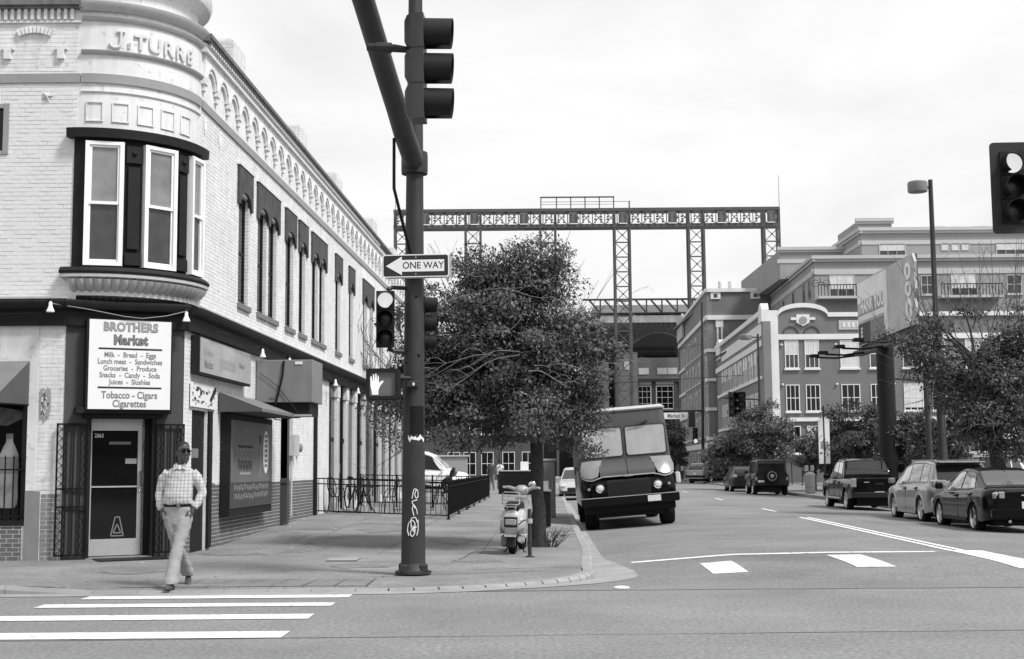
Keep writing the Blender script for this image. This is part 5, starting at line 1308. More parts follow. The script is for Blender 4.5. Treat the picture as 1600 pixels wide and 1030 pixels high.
def tree(name, label, base, trunk, crown, nclump, per, leaf, seed, lm='leaf', bare=0, clump=.5, cat='tree', group=None, barelen=1.2, limb_r=.035, bm='twig', flat=.55, inner=.15, corek=0):
    """trunk: list of (dx,dy,z,r); crown: list of ellipsoids (dx,dy,z,rx,ry,rz)"""
    g_ = thing(name, label, cat, base, group=group)
    rg = np.random.default_rng(seed); rd = random.Random(seed)
    tr = MB(); pts = []; rs = []
    for (a, b2) in zip(trunk, trunk[1:]):
        for i in range(4):
            t = i/4; pts.append(tuple(a[q]+(b2[q]-a[q])*t + (rd.uniform(-.02,.02) if q < 2 else 0) for q in range(3))); rs.append((a[3]+(b2[3]-a[3])*t)*rd.uniform(.94,1.07))
    pts.append(trunk[-1][:3]); rs.append(trunk[-1][3])
    tr.tube(pts, rs, 14)
    vol = np.array([c[3]*c[4]*c[5] for c in crown]); vol = vol/vol.sum()
    cents = []; outs = []
    while len(cents) < nclump:
        c = crown[rg.choice(len(crown), p=vol)]
        d = rg.normal(size=3); d /= np.linalg.norm(d)
        r_ = rg.uniform(inner,1)**.45 if rg.random() < .8 else rg.uniform(0,1)
        cents.append(np.array(c[:3]) + d*np.array(c[3:])*r_); outs.append(d)
    P = []; Nn = []
    fork = Vector(trunk[-1][:3])
    for c, d in zip(cents, outs):
        rc = clump*rg.uniform(.55,1.35); k = int(per*rg.uniform(.5,1.4)*(rc/clump)**1.5)
        q = rg.normal(size=(k,3)); q /= np.linalg.norm(q,axis=1)[:,None]; q *= (rg.uniform(0,1,k)**.5)[:,None]
        q[:,2] *= flat; q[:,2] -= .35*(q[:,0]**2+q[:,1]**2)
        P.append(c + q*rc); nn = q + d*.7 + np.array([0,0,.35]); Nn.append(nn/np.linalg.norm(nn,axis=1)[:,None])
        if rg.random() < .5:
            e = Vector(c); st = Vector(trunk[rd.choice([-1,-1,-2])][:3]); mid = st.lerp(e,.5)+Vector((rd.uniform(-.15,.15),rd.uniform(-.15,.15),rd.uniform(.05,.3)*(e-st).length*.5))
            tr.tube([st, st.lerp(mid,.6), mid, mid.lerp(e,.6), e],[limb_r,limb_r*.8,limb_r*.55,limb_r*.4,limb_r*.2],6)
    tr.build('trunk', M['bark'], g_, smooth=60)
    P = np.concatenate(P); Nn = np.concatenate(Nn)
    if corek: Q = core(crown, corek, seed+1); P = np.concatenate([P, Q]); Nn = np.concatenate([Nn, np.tile(np.array([0,-.3,.95]),(corek,1))])
    tag(link('crown', leaf_mesh('crown', P, Nn, leaf, seed, M[lm]), g_), kind='stuff')
    if bare:
        b_ = MB()
        def branch(p, d, L, r_, lev):
            pts = [p]; q = p.copy(); dd = d.copy()
            for i in range(4):
                dd = (dd + Vector((rd.uniform(-.25,.25),rd.uniform(-.25,.25),rd.uniform(-.18,.2)))).normalized(); q = q + dd*L/4; pts.append(q.copy())
                if lev and rd.random() < .75: branch(q.copy(), (dd+Vector((rd.uniform(-.8,.8),rd.uniform(-.8,.8),rd.uniform(-.5,.6)))).normalized(), L*rd.uniform(.35,.6), r_*.6, lev-1)
            b_.tube(pts, [r_,r_*.85,r_*.7,r_*.5,r_*.3], 5)
        for i in range(bare):
            c, d = cents[rd.randrange(len(cents))], outs[0]
            k = rd.randrange(len(cents)); c, d = cents[k], outs[k]
            if d[1] > .3 and rd.random() < .7: continue
            dv = Vector(d); 
            branch(Vector(c)*.88+fork*.12, (dv+Vector((0,-.25,.05))).normalized(), barelen*rd.uniform(.6,1.4), rd.uniform(.009,.017), 2)
        return g_, b_, branch
    return g_
zt_ = zside(.49,25.1)
g_, b_, br = tree('street_tree', 'leafy street tree with bare twigs beside the parked scooter', (.49,25.1,zt_),
    [(0,0,-.05,.20),(.0,0,.18,.145),(-.02,.02,1.2,.122),(-.06,0,2.1,.12),(-.25,.0,2.9,.11),(-.5,0,3.6,.07)],
    [(-.80,0,4.1,1.85,1.7,1.5),(-1.85,-.1,3.0,1.15,1.2,.8),(.45,-.1,3.5,1.05,1.2,1.1),(-.7,-.3,2.55,1.95,1.5,.62),(.75,-.4,2.25,.55,.6,.55),(-.3,0,5.15,1.15,1.0,.75),(1.0,0,4.0,.55,.8,.45),(-2.3,0,3.6,.7,.9,.5)], 285, 330, .037, 11, 'leaf', 30, .48, barelen=.9, flat=.42, corek=20000)
# long bare whips above the crown and pale dead branches in front of it
rd = random.Random(77)
for k in range(26):
    x = rd.uniform(-2.0,.7); z = rd.uniform(4.2,5.0) - abs(x+.6)*.3
    lean = (x+.5)*.38 + rd.uniform(-.12,.12); L = rd.uniform(.8,1.75)
    p = Vector((x, rd.uniform(-.8,.6), z)); pts = [p + Vector((lean*L*t, rd.uniform(-.02,.02), L*t*(1-.12*t))) for t in (0,.25,.5,.75,1)]
    b_.tube(pts,[.008,.007,.006,.0045,.003],5)
    if rd.random() < .6: q = pts[2]; b_.tube([q, q+Vector((rd.uniform(-.25,.25),0,.3)), q+Vector((rd.uniform(-.4,.4),0,.6))],[.004,.003,.002],4)
tag(b_.build('dead_twigs', M['twig_d'], g_, smooth=0), kind='stuff')
b2 = MB(); b_ = b2
def dead(p, ctrl, r_):
    p = Vector(p); pts = [p + Vector(c) for c in ctrl]; b2.tube(pts, [.55*r_*(1-.75*i/(len(pts)-1)) for i in range(len(pts))], 6); return pts
rd = random.Random(5)
def spray(p, dirx, L, n, r_, sag):
    base_ = [(0,0,0)]
    ph = rd.uniform(0,6)
    for i in range(1,9): t = i/8; base_.append((dirx*L*t+.05*math.sin(ph+9*t), -.12*t+rd.uniform(-.05,.05), -sag*t*t + .10*math.sin(ph*1.7+7*t)*t + rd.uniform(-.03,.03)))
    pts = dead(p, base_, r_)
    for i in range(n):
        q = pts[rd.randrange(2,8)]; s_ = rd.choice((-1,1)); l_ = L*rd.uniform(.2,.45)
        pp = dead(q, [(0,0,0),(dirx*l_*.4,-.03,s_*l_*.25),(dirx*l_*.7,-.05,s_*l_*.35-.05),(dirx*l_,-.07,s_*l_*.3-.12)], r_*.55)
        if rd.random() < .7: dead(pp[2], [(0,0,0),(dirx*l_*.2,-.02,-s_*l_*.2),(dirx*l_*.35,-.02,-s_*l_*.2-.08)], r_*.35)
for (p, dx, L, n_, r_, sg) in (((-.35,-1.55,3.55),-1,1.7,7,.019,.25),((-.35,-1.55,3.5),-1,1.5,7,.018,.95),((-.2,-1.5,3.2),1,1.0,6,.019,.35),((-.1,-1.5,3.3),1,1.1,5,.016,.1),((-1.2,-1.45,4.6),-1,1.1,5,.014,.5),((-.9,-1.4,4.7),1,1.9,6,.013,.55),((-.5,-1.4,5.0),1,.8,5,.012,-.5),((-1.0,-1.4,4.9),-1,.7,5,.012,-.5),((-1.6,-1.3,3.9),-1,.9,6,.014,.6),((-.2,-1.6,4.2),-1,.5,4,.014,.5),((-1.9,-1.2,3.3),-1,.8,6,.013,.2),((1.1,-1.1,3.4),1,.9,6,.012,.1),((1.2,-.9,4.4),1,.8,5,.010,-.4)):
    spray(p, dx, L, n_, r_, sg)
tag(b2.build('dead_branches', M['twig'], g_, smooth=60), kind='stuff')
lo = MB(); rd = random.Random(3)
for k in range(34):
    a = rd.uniform(-.3,3.4); p = Vector((.1*math.cos(a)+.15, .1*math.sin(a)-.1, 0)); lo.tube([p, p+Vector((rd.uniform(-.05,.25),rd.uniform(-.15,.1),rd.uniform(.1,.3))), p+Vector((rd.uniform(0,.42),rd.uniform(-.2,.1),rd.uniform(.15,.42)))],[.006,.005,.002],4)
wd = lo.build('weeds', M['leaf'], None, loc=(.55,25.05,zt_)); tag(wd, 'thin dry weeds at the foot of the street tree', kind='stuff')
# branches of a bare shrub-like tree reaching over the patio wall behind the signals
pb = MB(); rd = random.Random(15)
pt = thing('bare_tree', 'nearly leafless tree reaching over the patio behind the signal pole', 'tree', (-3.3,44.6,.25))
pb.tube([(0,0,-.05),(.03,0,1.2),(0,.05,2.6),(-.1,0,3.8)],[.12,.1,.085,.05],10); pb.build('trunk', M['bark'], pt)
pb = MB()
def brx(p, d, L, r_, lev):
    pts = [p]; q = p.copy(); dd = d.copy()
    for i in range(5):
        dd = (dd + Vector((rd.uniform(-.2,.2),rd.uniform(-.2,.2),rd.uniform(-.12,.16)))).normalized(); q = q + dd*L/5; pts.append(q.copy())
        if lev and rd.random() < .8: brx(q.copy(), (dd+Vector((rd.uniform(-.7,.7),rd.uniform(-.7,.7),rd.uniform(-.4,.6)))).normalized(), L*rd.uniform(.35,.6), r_*.6, lev-1)
    pb.tube(pts, [r_,r_*.85,r_*.7,r_*.55,r_*.4,r_*.25], 5)
for k in range(12): brx(Vector((-.05,0,2.4+.13*k)), Vector((-.9 if k % 3 else .6, rd.uniform(-.8,.4), rd.uniform(.5,1.3))).normalized(), rd.uniform(1.8,3.2), .026, 2)
tag(pb.build('branches', M['twig_d'], pt, smooth=0), kind='stuff')
cc = np.random.default_rng(5); P_ = np.concatenate([np.array(c)+cc.normal(scale=(.28,.3,.22),size=(330,3)) for c in ((-.9,-.4,2.6),(-.5,-.3,2.2),(-1.2,-.2,3.0),(-.3,-.3,3.2),(.3,-.2,2.7),(-.9,-.3,3.5))])
tag(link('crown', leaf_mesh('crown', P_, cc.normal(size=P_.shape), .05, 6, M['leaf_pale']), pt), kind='stuff')
# trees across the street
zr_ = .06
g_, b_, br = tree('street_tree', 'big dark street tree above the black sedan at the right edge', (14.3,39.2,zr_),
    [(0,0,-.05,.32),(0,0,.3,.24),(.05,0,1.3,.21),(.0,.1,2.2,.19),(-.3,0,3.4,.12),(-.5,0,4.6,.07)],
    [(.3,0,3.7,2.2,2.0,1.7),(-1.7,-.2,4.7,1.3,1.3,.9),(.9,0,2.6,1.7,1.6,.9),(-.6,-.2,3.1,1.1,1.3,.8),(1.2,.2,5.6,1.3,1.4,.9),(-2.7,-.2,5.1,.75,.9,.5),(-.4,0,5.9,.7,.9,.5),(-1.5,0,5.6,.6,.8,.45),(2.2,0,4.2,1.0,1.2,1.2)], 170, 230, .050, 23, 'leaf_d', 40, .55, corek=5000, barelen=1.6, limb_r=.05)
rd = random.Random(31)
for k in range(46):
    x = rd.uniform(-2.2,2.4); z = rd.uniform(4.6,6.1); p = Vector((x, rd.uniform(-1,.8), z)); lean = (x*.25)+rd.uniform(-.35,.35); L = rd.uniform(1.0,2.6)
    pts = [p + Vector((lean*L*t, rd.uniform(-.04,.04), L*t)) for t in (0,.25,.5,.75,1)]
    b_.tube(pts,[.016,.013,.010,.008,.005],5)
    for q in range(3): s_ = pts[rd.randrange(1,4)]; e = Vector((rd.uniform(-.5,.5),rd.uniform(-.1,.1),rd.uniform(.2,.6))); b_.tube([s_, s_+e*.5+Vector((0,0,.04)), s_+e],[.007,.005,.003],4)
tag(b_.build('dead_twigs', M['twig_d'], g_, smooth=0), kind='stuff')
def simple(name, label, x, y, h, r_, seed, lm, n=90, per=90, lf=.11):
    return tree(name, label, (x,y,.06), [(0,0,-.05,.16),(0,0,h*.3,.12),(.05,0,h*.55,.07)], [(0,0,h*.62,r_,r_,h*.33),(r_*.35,0,h*.5,r_*.75,r_*.8,h*.25),(-r_*.35,.1,h*.52,r_*.75,r_*.8,h*.25)], n, per, lf, seed, lm, 0, r_*.32, limb_r=.03)
simple('street_tree', 'round green tree behind the spare-wheel off-roader', 15.6, 82, 6.2, 2.1, 41, 'leaf', 95, 170, .085)
simple('street_tree', 'low pale shrubby tree left of the round green tree', 13.6, 84, 3.6, 1.5, 42, 'leaf_pale')
simple('street_tree', 'small feathery pale tree above the litter bin', 17.0, 75, 3.7, 1.1, 43, 'leaf_pale', 70, 80, .08)
simple('street_tree', 'dark bushy tree above the black pickup', 18.4, 72, 5.3, 2.0, 44, 'leaf_d', 85, 170, .085)
simple('street_tree', 'dark bushy tree between the pickup and the billboard column', 19.5, 66, 4.6, 1.5, 45, 'leaf_d', 70, 150, .085)
simple('street_tree', 'grey green tree right of the billboard column', 20.0, 62, 4.4, 1.3, 46, 'leaf', 90)
simple('street_tree', 'small tree beside the far corner signal', 15.5, 128, 6.0, 1.4, 47, 'leaf_d', 70, 80, .13)
# ------------------------------------------------------------------ vehicles
RIM = None
def put_wheel(g_, x, y, r_, w, side, spokes=5, rimm='rim'):
    m_ = MB(); m_.lathe([(r_*.66,-w*.5),(r_*.9,-w*.52),(r_*.985,-w*.36),(r_,-w*.1),(r_,w*.1),(r_*.985,w*.36),(r_*.9,w*.52),(r_*.66,w*.5)], (x,y,r_), 'y', 30, False)
    m_.lathe([(.0,-w*.2),(r_*.68,-w*.2),(r_*.68,w*.2),(.0,w*.2)], (x,y,r_), 'y', 20)
    wh = m_.build('wheel', M['tyre'], g_)
    o = side*w*.5; rm = MB()
    rm.lathe([(r_*.60,o-side*.06),(r_*.66,o-side*.01),(r_*.69,o),(r_*.66,o+side*.004),(r_*.60,o-side*.04)], (x,y,r_), 'y', 30, False)
    rm.lathe([(.0,o-side*.01),(r_*.16,o-side*.015),(r_*.18,o-side*.05),(.0,o-side*.06)], (x,y,r_), 'y', 14)
    for k in range(spokes):
        a = 2*math.pi*k/spokes+.3; c, s_ = math.cos(a), math.sin(a); t = r_*.11
        q = lambda rr, tt, yy: (x + rr*c - tt*s_, y+yy, r_ + rr*s_ + tt*c)
        rm.loft([[q(r_*.1,-t,o-side*.05),q(r_*.1,t,o-side*.05),q(r_*.1,t,o-side*.01),q(r_*.1,-t,o-side*.01)],[q(r_*.64,-t*.8,o-side*.05),q(r_*.64,t*.8,o-side*.05),q(r_*.64,t*.8,o-side*.012),q(r_*.64,-t*.8,o-side*.012)]])
    rm.build('rim', M[rimm], wh)
def car(name, label, cat, loc, heading, L, W, wb, fo, top, roof, r_, paint, group=None, tilt=0, sill=.27, bump=.32, flare=0.0, tum=.22, sides=(), rearg=None, frontg=None, glassm='glass_car', trimm='plastic', deck=None, tail='hi', extras=None, spokes=5, endr=.5, rnd=.2, gh_in=.10, rimm='rim', two=None):
    """top: (x,z) of bonnet/belt/deck; roof: (x,z) of the cabin; x runs to the front, heading is measured from +Y clockwise"""
    g_ = thing(name, label, cat, loc, (0, 0, R(90)-heading), group)
    if tilt: g_.rotation_euler = (tilt, 0, R(90)-heading)
    xf, xr = L/2-fo, L/2-fo-wb; ra = r_*1.14
    def zl(x):
        z = sill + (bump-sill)*sm(L/2-.55, L/2-.1, abs(x))
        for xw in (xf, xr):
            d = abs(x-xw)
            if d < ra: z = max(z, r_ + math.sqrt(ra*ra-d*d))
        return z
    def wd(x): return W/2*(1 - rnd*max(0, (abs(x)-(L/2-endr))/endr)**2.2)
    def arch(x): return max([0]+[1-abs(abs(x-xw)-ra)/.12 for xw in (xf,xr) if abs(abs(x-xw)-ra) < .12 or abs(x-xw) < ra and False])
    xs = sorted(set([-L/2,-L/2+.03,-L/2+.08,-L/2+.15,L/2-.03,L/2-.08,L/2-.15,L/2] + [round(-L/2+.2+i*(L-.4)/46,3) for i in range(47)] + [xw+s*ra*k for xw in (xf,xr) for s in (-1,1) for k in (1.001,.999,.97,.9,.78,.6,.4,.2)]))
    rings = []
    for x in xs:
        a, b, w = zl(x), pw(top, x), wd(x); e = min(1, (L/2-abs(x))/.12); b2_ = b - .05*(1-e); a2 = a + .03*(1-e)
        mid = max(a2+.02, a2+(b2_-a2)*.45); fl = flare*(1 if min(abs(x-xf),abs(x-xr)) < ra*1.25 else 0)
        half = [(w*.80,a2),(w-.015+fl,a2+.012),(w+fl*.6,min(mid,a2+.16)),(w-.004,max(mid,b2_-.22)),(w-.03,b2_-.09),(w-.075,b2_-.03),(w-.15,b2_),(w*.45,b2_+.02)]
        rings.append([(x,y,z) for y,z in half] + [(x,-y,z) for y,z in half[::-1]])
    body = MB().loft(rings).build('body', paint, g_, smooth=42)
    x0, x1 = roof[0][0], roof[-1][0]
    gx = sorted(set([p[0] for p in roof] + [x0+(x1-x0)*i/26 for i in range(27)]))
    def gpt(x, h, s_=1):
        zb = pw(top, x)-.02; zr = max(pw(roof, x), zb+.001); w0 = wd(x)-gh_in; k = max(0,(zr-zb)/(max(p[1] for p in roof)-zb+1e-6)); w1 = w0 - tum*min(1, k)
        hh = h**1.15
        return (x, s_*(w0+(w1-w0)*hh), zb+(zr-zb)*h)
    rings = []
    for x in gx:
        A = [gpt(x,h) for h in (0,.3,.6,.85,.95)]; e = A[-1]; zr = max(pw(roof,x), pw(top,x)-.019)
        half = A + [(x, e[1]-.05, zr), (x, e[1]*.5, zr+.018)]
        rings.append(half + [(p[0],-p[1],p[2]) for p in half[::-1]])
    MB().loft(rings).build('cabin', paint, g_, smooth=50)
    gm = M[glassm]
    for s_ in (1,-1):
        for (xa, xb, xa2, xb2) in sides:                           # side windows: bottom and top x ranges
            vs = []; n_ = 6
            for i in range(n_+1):
                for j in range(5):
                    h = .10+.76*j/4; t = i/n_; x = (xa+(xb-xa)*t)*(1-j/4) + (xa2+(xb2-xa2)*t)*(j/4)
                    p = gpt(x, h, s_); vs.append((p[0], p[1]+s_*.008, p[2]))
            MB().add(vs, [(i*5+j,i*5+j+1,i*5+j+6,i*5+j+5) for i in range(n_) for j in range(4)]).build('side_window', gm, g_)
    for (nm, rg_) in (('rear_window', rearg), ('windscreen', frontg)):
        if not rg_: continue
        (xa, xb) = rg_; vs = []; n_ = 6
        sgn = -1 if nm == 'rear_window' else 1
        for i in range(n_+1):
            x = xa+(xb-xa)*i/n_; zr = pw(roof,x); e = gpt(x,.95); w = e[1]-.05
            for j in range(9):
                y = -w+2*w*j/8; vs.append((x+sgn*.012, y, zr+.018*(1-abs(y)/max(w,.01))*.9+.010))
        MB().add(vs, [(i*9+j,i*9+j+1,i*9+j+10,i*9+j+9) for i in range(n_) for j in range(8)]).build(nm, M['glass_car'] if nm == 'rear_window' else gm, g_)
    for s_ in (1,-1):
        for xw in (xf,xr): put_wheel(g_, xw, s_*(W/2-.13), r_, .22, s_, spokes, rimm)
        xm = roof[-1][0]-.25; MB().bbox(xm-.06,xm+.05,min(s_*(W/2-.02),s_*(W/2+.17)),max(s_*(W/2-.02),s_*(W/2+.17)),pw(top,xm)-.0,pw(top,xm)+.16,.03).build('wing_mirror', paint, g_)
        for (xa,xb,xa2,xb2) in sides[:2]:
            xh = xa+.10; MB().bbox(xh,xh+.17,min(s_*(W/2-.02),s_*(W/2+.022)),max(s_*(W/2-.02),s_*(W/2+.022)),pw(top,xh)-.16,pw(top,xh)-.12,.008).build('door_handle', paint, g_)
            MB().box(xa-.006,xa+.006,min(s_*(W/2-.03),s_*(W/2+.001)),max(s_*(W/2-.03),s_*(W/2+.001)),sill+.06,pw(top,xa)-.10).build('door_gap', M['plastic'], g_)
        MB().box(xr+ra+.05,xf-ra-.05,min(s_*(W/2-.06),s_*(W/2+.006)),max(s_*(W/2-.06),s_*(W/2+.006)),sill-.02,sill+.06).build('sill_trim', M[trimm], g_)
    for s_ in (1,-1):
        if sides:
            xa = min(q[2] for q in sides)-.05; xb = max(q[1] for q in sides)+.02
            MB().tube([tuple(Vector(gpt(xa+(xb-xa)*i/12,.91,s_))+Vector((0,s_*.012,0))) for i in range(13)],.011,5).build('roof_trim', M['chrome'], g_)
            MB().tube([tuple(Vector(gpt(xa+(xb-xa)*i/12,.06,s_))+Vector((0,s_*.012,0))) for i in range(13)],.010,5).build('belt_trim', M['chrome' if trimm == 'plastic' else trimm], g_)
    MB().box(-L/2+.5,L/2-.5,-W/2+.3,W/2-.3,.18,sill+.05).build('underbody', M['plastic'], g_)
    if extras: extras(g_, dict(L=L,W=W,wd=wd,top=top,xf=xf,xr=xr))
    return g_
M['fender_patch'] = mat('pale fender patch', .24, .2, .12, 3, metal=.35, coat=.5)  # pale glossy tone of the patch laid over each van fender corner
M['glass_car'] = mat('tinted car glass', .012, .04, 0, spec=.5, coat=.5)
M['glass_pale'] = mat('car glass with painted reflection', .30, .05, .25, 3, spec=.8, coat=1.0)  # pale base colour stands for reflections on side glass and windscreens
def rear_bits(tl, plate=(0,.62), bar=None, plate_m='plate'):
    """tl: list of tail light boxes (y0,y1,z0,z1); mirrored"""
    def f(g_, P):
        xr_ = -P['L']/2
        for (y0,y1,z0,z1) in tl:
            for s_ in (1,-1): MB().bbox(xr_-.012,xr_+.16,min(s_*y0,s_*y1),max(s_*y0,s_*y1),z0,z1,.02).build('tail_light', M['taillight'], g_)
        y, z = plate; MB().box(xr_-.022,xr_+.02,y-.16,y+.16,z-.08,z+.08).build('licence_plate', M[plate_m], g_)
        if bar:
            z0,z1,m_ = bar; MB().bbox(xr_-.05,xr_+.12,-P['W']/2+.06,P['W']/2-.06,z0,z1,.03).build('rear_bumper', M[m_], g_)
    return f
def ru(u, y): return u + SK*y
TH = math.atan(SK)
# black sedan
def sx(g_, P):
    rear_bits([(.52,.66,.80,.96)], (0,.66))(g_, P)
    for s_ in (1,-1): MB().bbox(-P['L']/2+.01,-P['L']/2+.30,min(s_*.58,s_*.775),max(s_*.58,s_*.775),.76,.96,.05).build('tail_light', M['taillight'], g_)
    MB().bbox(-P['L']/2-.03,-P['L']/2+.3,-.82,.82,.34,.60,.05).build('rear_bumper', M['paint_black'], g_)
    text('ALTIMA' if False else 'sedan', .06, M['chrome'], 'badge', g_, basis((-P['L']/2-.015,0,.88),(0,-1,0),(0,0,1),(-1,0,0)), bold=.01) if False else None
    MB().box(-P['L']/2-.016,-P['L']/2,-.16,.16,.865,.895).build('badge_strip', M['bags'], g_)
    MB().tube([(-P['L']/2+.05,.45,.30),(-P['L']/2-.06,.45,.30)],.035,10).build('exhaust_tip', M['chrome'], g_); MB().tube([(-.62,-.0,1.47),(-.95,0,1.53)],.01,6).build('aerial', M['plastic'], g_)
car('parked_sedan', 'black sedan parked under the tree at the right edge of the photo', 'car', (ru(10.33,32.2),32.2,zroad(ru(10.33,32.2),32.2)-.02), TH, 4.9, 1.84, 2.78, .95,
    [(-2.45,.98),(-2.2,1.03),(-1.5,1.05),(-.8,.99),(.8,.95),(1.1,.97),(1.9,.86),(2.45,.68)], [(-1.95,1.05),(-1.6,1.16),(-.95,1.42),(-.3,1.48),(.2,1.47),(.75,1.28),(1.35,.96)], .335, M['paint_black'],
    sides=((-.15,.95,-.12,.42),(-1.25,-.25,-.98,-.22)), rearg=(-1.85,-1.0), frontg=(.4,1.25), extras=sx, glassm='glass_pale')
# two-tone crossover
def cx_(g_, P):
    rear_bits([(.46,.70,1.00,1.17)], (0,.80))(g_, P)
    for s_ in (1,-1): MB().bbox(-P['L']/2+.02,-P['L']/2+.34,min(s_*.60,s_*.815),max(s_*.60,s_*.815),.98,1.18,.04).build('tail_light', M['taillight'], g_)
    for s_ in (1,-1): MB().box(-1.9,.5,s_*.56-.018,s_*.56+.018,1.62,1.71).build('roof_rail', M['bags'], g_)
    MB().bbox(-P['L']/2-.05,-P['L']/2+.2,-.84,.84,.42,.72,.05).build('rear_bumper', M['paint_silver'], g_)
    MB().bbox(-P['L']/2-.06,-P['L']/2+.1,-.55,.55,.36,.46,.03).build('skid_plate', M['bags'], g_)
    for xw in (P['xf'],P['xr']):
        for s_ in (1,-1):
            ar = MB(); ra = .365*1.14
            ar.loft([[(xw+r_*math.cos(R(a)), s_*(P['W']/2+o), .365+r_*math.sin(R(a))) for r_,o in ((ra-.01,-.05),(ra-.01,.018),(ra+.075,.012),(ra+.075,-.05))] for a in range(-8,190,11)]); ar.build('arch_flare', M['paint_silver'], g_)
    MB().box(-P['L']/2+.05,-P['L']/2+.5,-.60,.60,1.63,1.66).build('spoiler', M['paint_silver'], g_)
car('parked_crossover', 'grey crossover with pale wheel arches between pickup and sedan', 'car', (ru(10.45,37.4),37.4,zroad(ru(10.45,37.4),37.4)-.02), TH, 4.85, 1.84, 2.89, .98,
    [(-2.42,1.05),(-2.1,1.10),(0,1.06),(1.1,1.02),(1.3,1.05),(2.1,.95),(2.42,.72)], [(-2.36,1.08),(-2.2,1.40),(-2.0,1.62),(-1.2,1.68),(0,1.67),(.55,1.58),(1.45,1.04)], .365, M['paint_grey'],
    sides=((.02,1.1,.0,.62),(-1.15,-.08,-1.1,-.08),(-1.95,-1.25,-1.85,-1.2)), rearg=(-2.33,-2.06), frontg=(.62,1.35), extras=cx_, glassm='glass_pale', trimm='bags', tum=.2, rnd=.15)
bpy.data.objects['parked_crossover'].location.z += .0
# black pickup
def pk(g_, P):
    rear_bits([(.76,.93,.82,1.12)], (0,.60), (.46,.66,'plastic'))(g_, P)
    L2 = P['L']/2
    MB().box(-L2-.015,-L2+.03,-.72,.72,.68,1.10).build('tailgate', M['paint_black'], g_); MB().bbox(-L2-.03,-L2,-.14,.14,.90,.97,.01).build('tailgate_handle', M['plastic'], g_)
    for s_ in (-1,1): MB().box(-L2-.02,-L2-.012,s_*.42-.09,s_*.42+.09,.98,1.01).build('badge_strip', M['bags'], g_)
    for s_ in (1,-1):
        MB().tube([(-1.0,s_*.98,.42),(1.3,s_*.98,.42)],.045,10).build('running_board', M['bags'], g_); MB().box(-.9,.6,s_*.62-.02,s_*.62+.02,1.78,1.83).build('roof_rail', M['plastic'], g_)
    MB().box(-L2+.06,-.8,-.80,.80,1.10,1.135).build('bed_cover', M['plastic'], g_)
car('parked_pickup', 'black pickup truck with tailgate toward the camera across the street', 'pickup truck', (ru(10.55,47.5),47.5,zroad(ru(10.55,47.5),47.5)-.02), TH, 5.3, 1.88, 3.32, .92,
    [(-2.65,1.12),(-.8,1.12),(0,1.10),(1.2,1.08),(1.35,1.12),(2.3,1.05),(2.65,.85)], [(-.95,1.12),(-.85,1.35),(-.55,1.72),(-.1,1.78),(.6,1.77),(.85,1.68),(1.5,1.10)], .385, M['paint_black'],
    sill=.42, bump=.45, flare=.03, sides=((.2,1.15,.2,.85),(-.65,.1,-.42,.1)), rearg=(-.9,-.58), frontg=(.9,1.42), extras=pk, glassm='glass_pale', tum=.16, rnd=.06, endr=.3)
# off-roader with spare wheel
def jp(g_, P):
    L2 = P['L']/2; rear_bits([(.74,.86,.78,.98)], (.55,.72), (.52,.70,'plastic'))(g_, P)
    m_ = MB(); m_.lathe([(.0,-.20),(.20,-.21),(.36,-.20),(.385,-.12),(.36,-.02),(.0,-.02)],(-L2,.0,1.02),'x',26); sw_ = m_.build('spare_wheel', M['tyre'], g_)
    MB().lathe([(.0,-.235),(.06,-.23),(.10,-.215),(.10,-.20)],(-L2,0,1.02),'x',14).build('hub', M['bags'], sw_)
    MB().lathe([(.20,-.222),(.24,-.225),(.25,-.21)],(-L2,0,1.02),'x',20,False).build('rim_ring', M['metalbox'], sw_)
    MB().box(-L2-.012,-L2+.02,-.66,.66,1.22,1.66).build('rear_window', M['glass_car'], g_)
    for s_ in (1,-1): MB().bbox(P['xr']-.5,P['xr']+.5,min(s_*.80,s_*.97),max(s_*.80,s_*.97),.80,.88,.03).build('mudguard', M['plastic'], g_)
car('parked_off_roader', 'dark boxy off-roader with a spare wheel on its back', 'car', (ru(10.65,71),71,zroad(ru(10.65,71),71)-.02), TH, 4.0, 1.82, 2.42, .75,
    [(-2.0,1.15),(-1.9,1.18),(.6,1.15),(.75,1.17),(1.9,1.08),(2.0,.95)], [(-2.0,1.17),(-1.98,1.5),(-1.9,1.82),(-1.2,1.86),(.2,1.84),(.38,1.72),(.72,1.15)], .395, M['paint_dark'],
    sill=.45, bump=.5, flare=.05, sides=((-.35,.55,-.35,.30),(-1.75,-.5,-1.72,-.5)), frontg=(.42,.66), extras=jp, tum=.08, rnd=.03, endr=.2)
car('parked_hatchback', 'dark hatchback parked ahead of the spare-wheel off-roader', 'car', (ru(10.35,78.5),78.5,zroad(ru(10.35,78.5),78.5)), TH, 4.3, 1.78, 2.6, .85,
    [(-2.15,.98),(-1.8,1.0),(.9,.95),(1.05,.97),(1.8,.85),(2.15,.65)], [(-2.08,1.0),(-1.85,1.3),(-1.5,1.46),(-.3,1.52),(.3,1.48),(1.25,.96)], .33, M['paint_dark'],
    sides=((-.1,.9,-.1,.4),(-1.4,-.2,-1.25,-.2)), rearg=(-2.0,-1.6), frontg=(.5,1.15), extras=rear_bits([(.55,.8,.85,1.02)]), glassm='glass_pale')
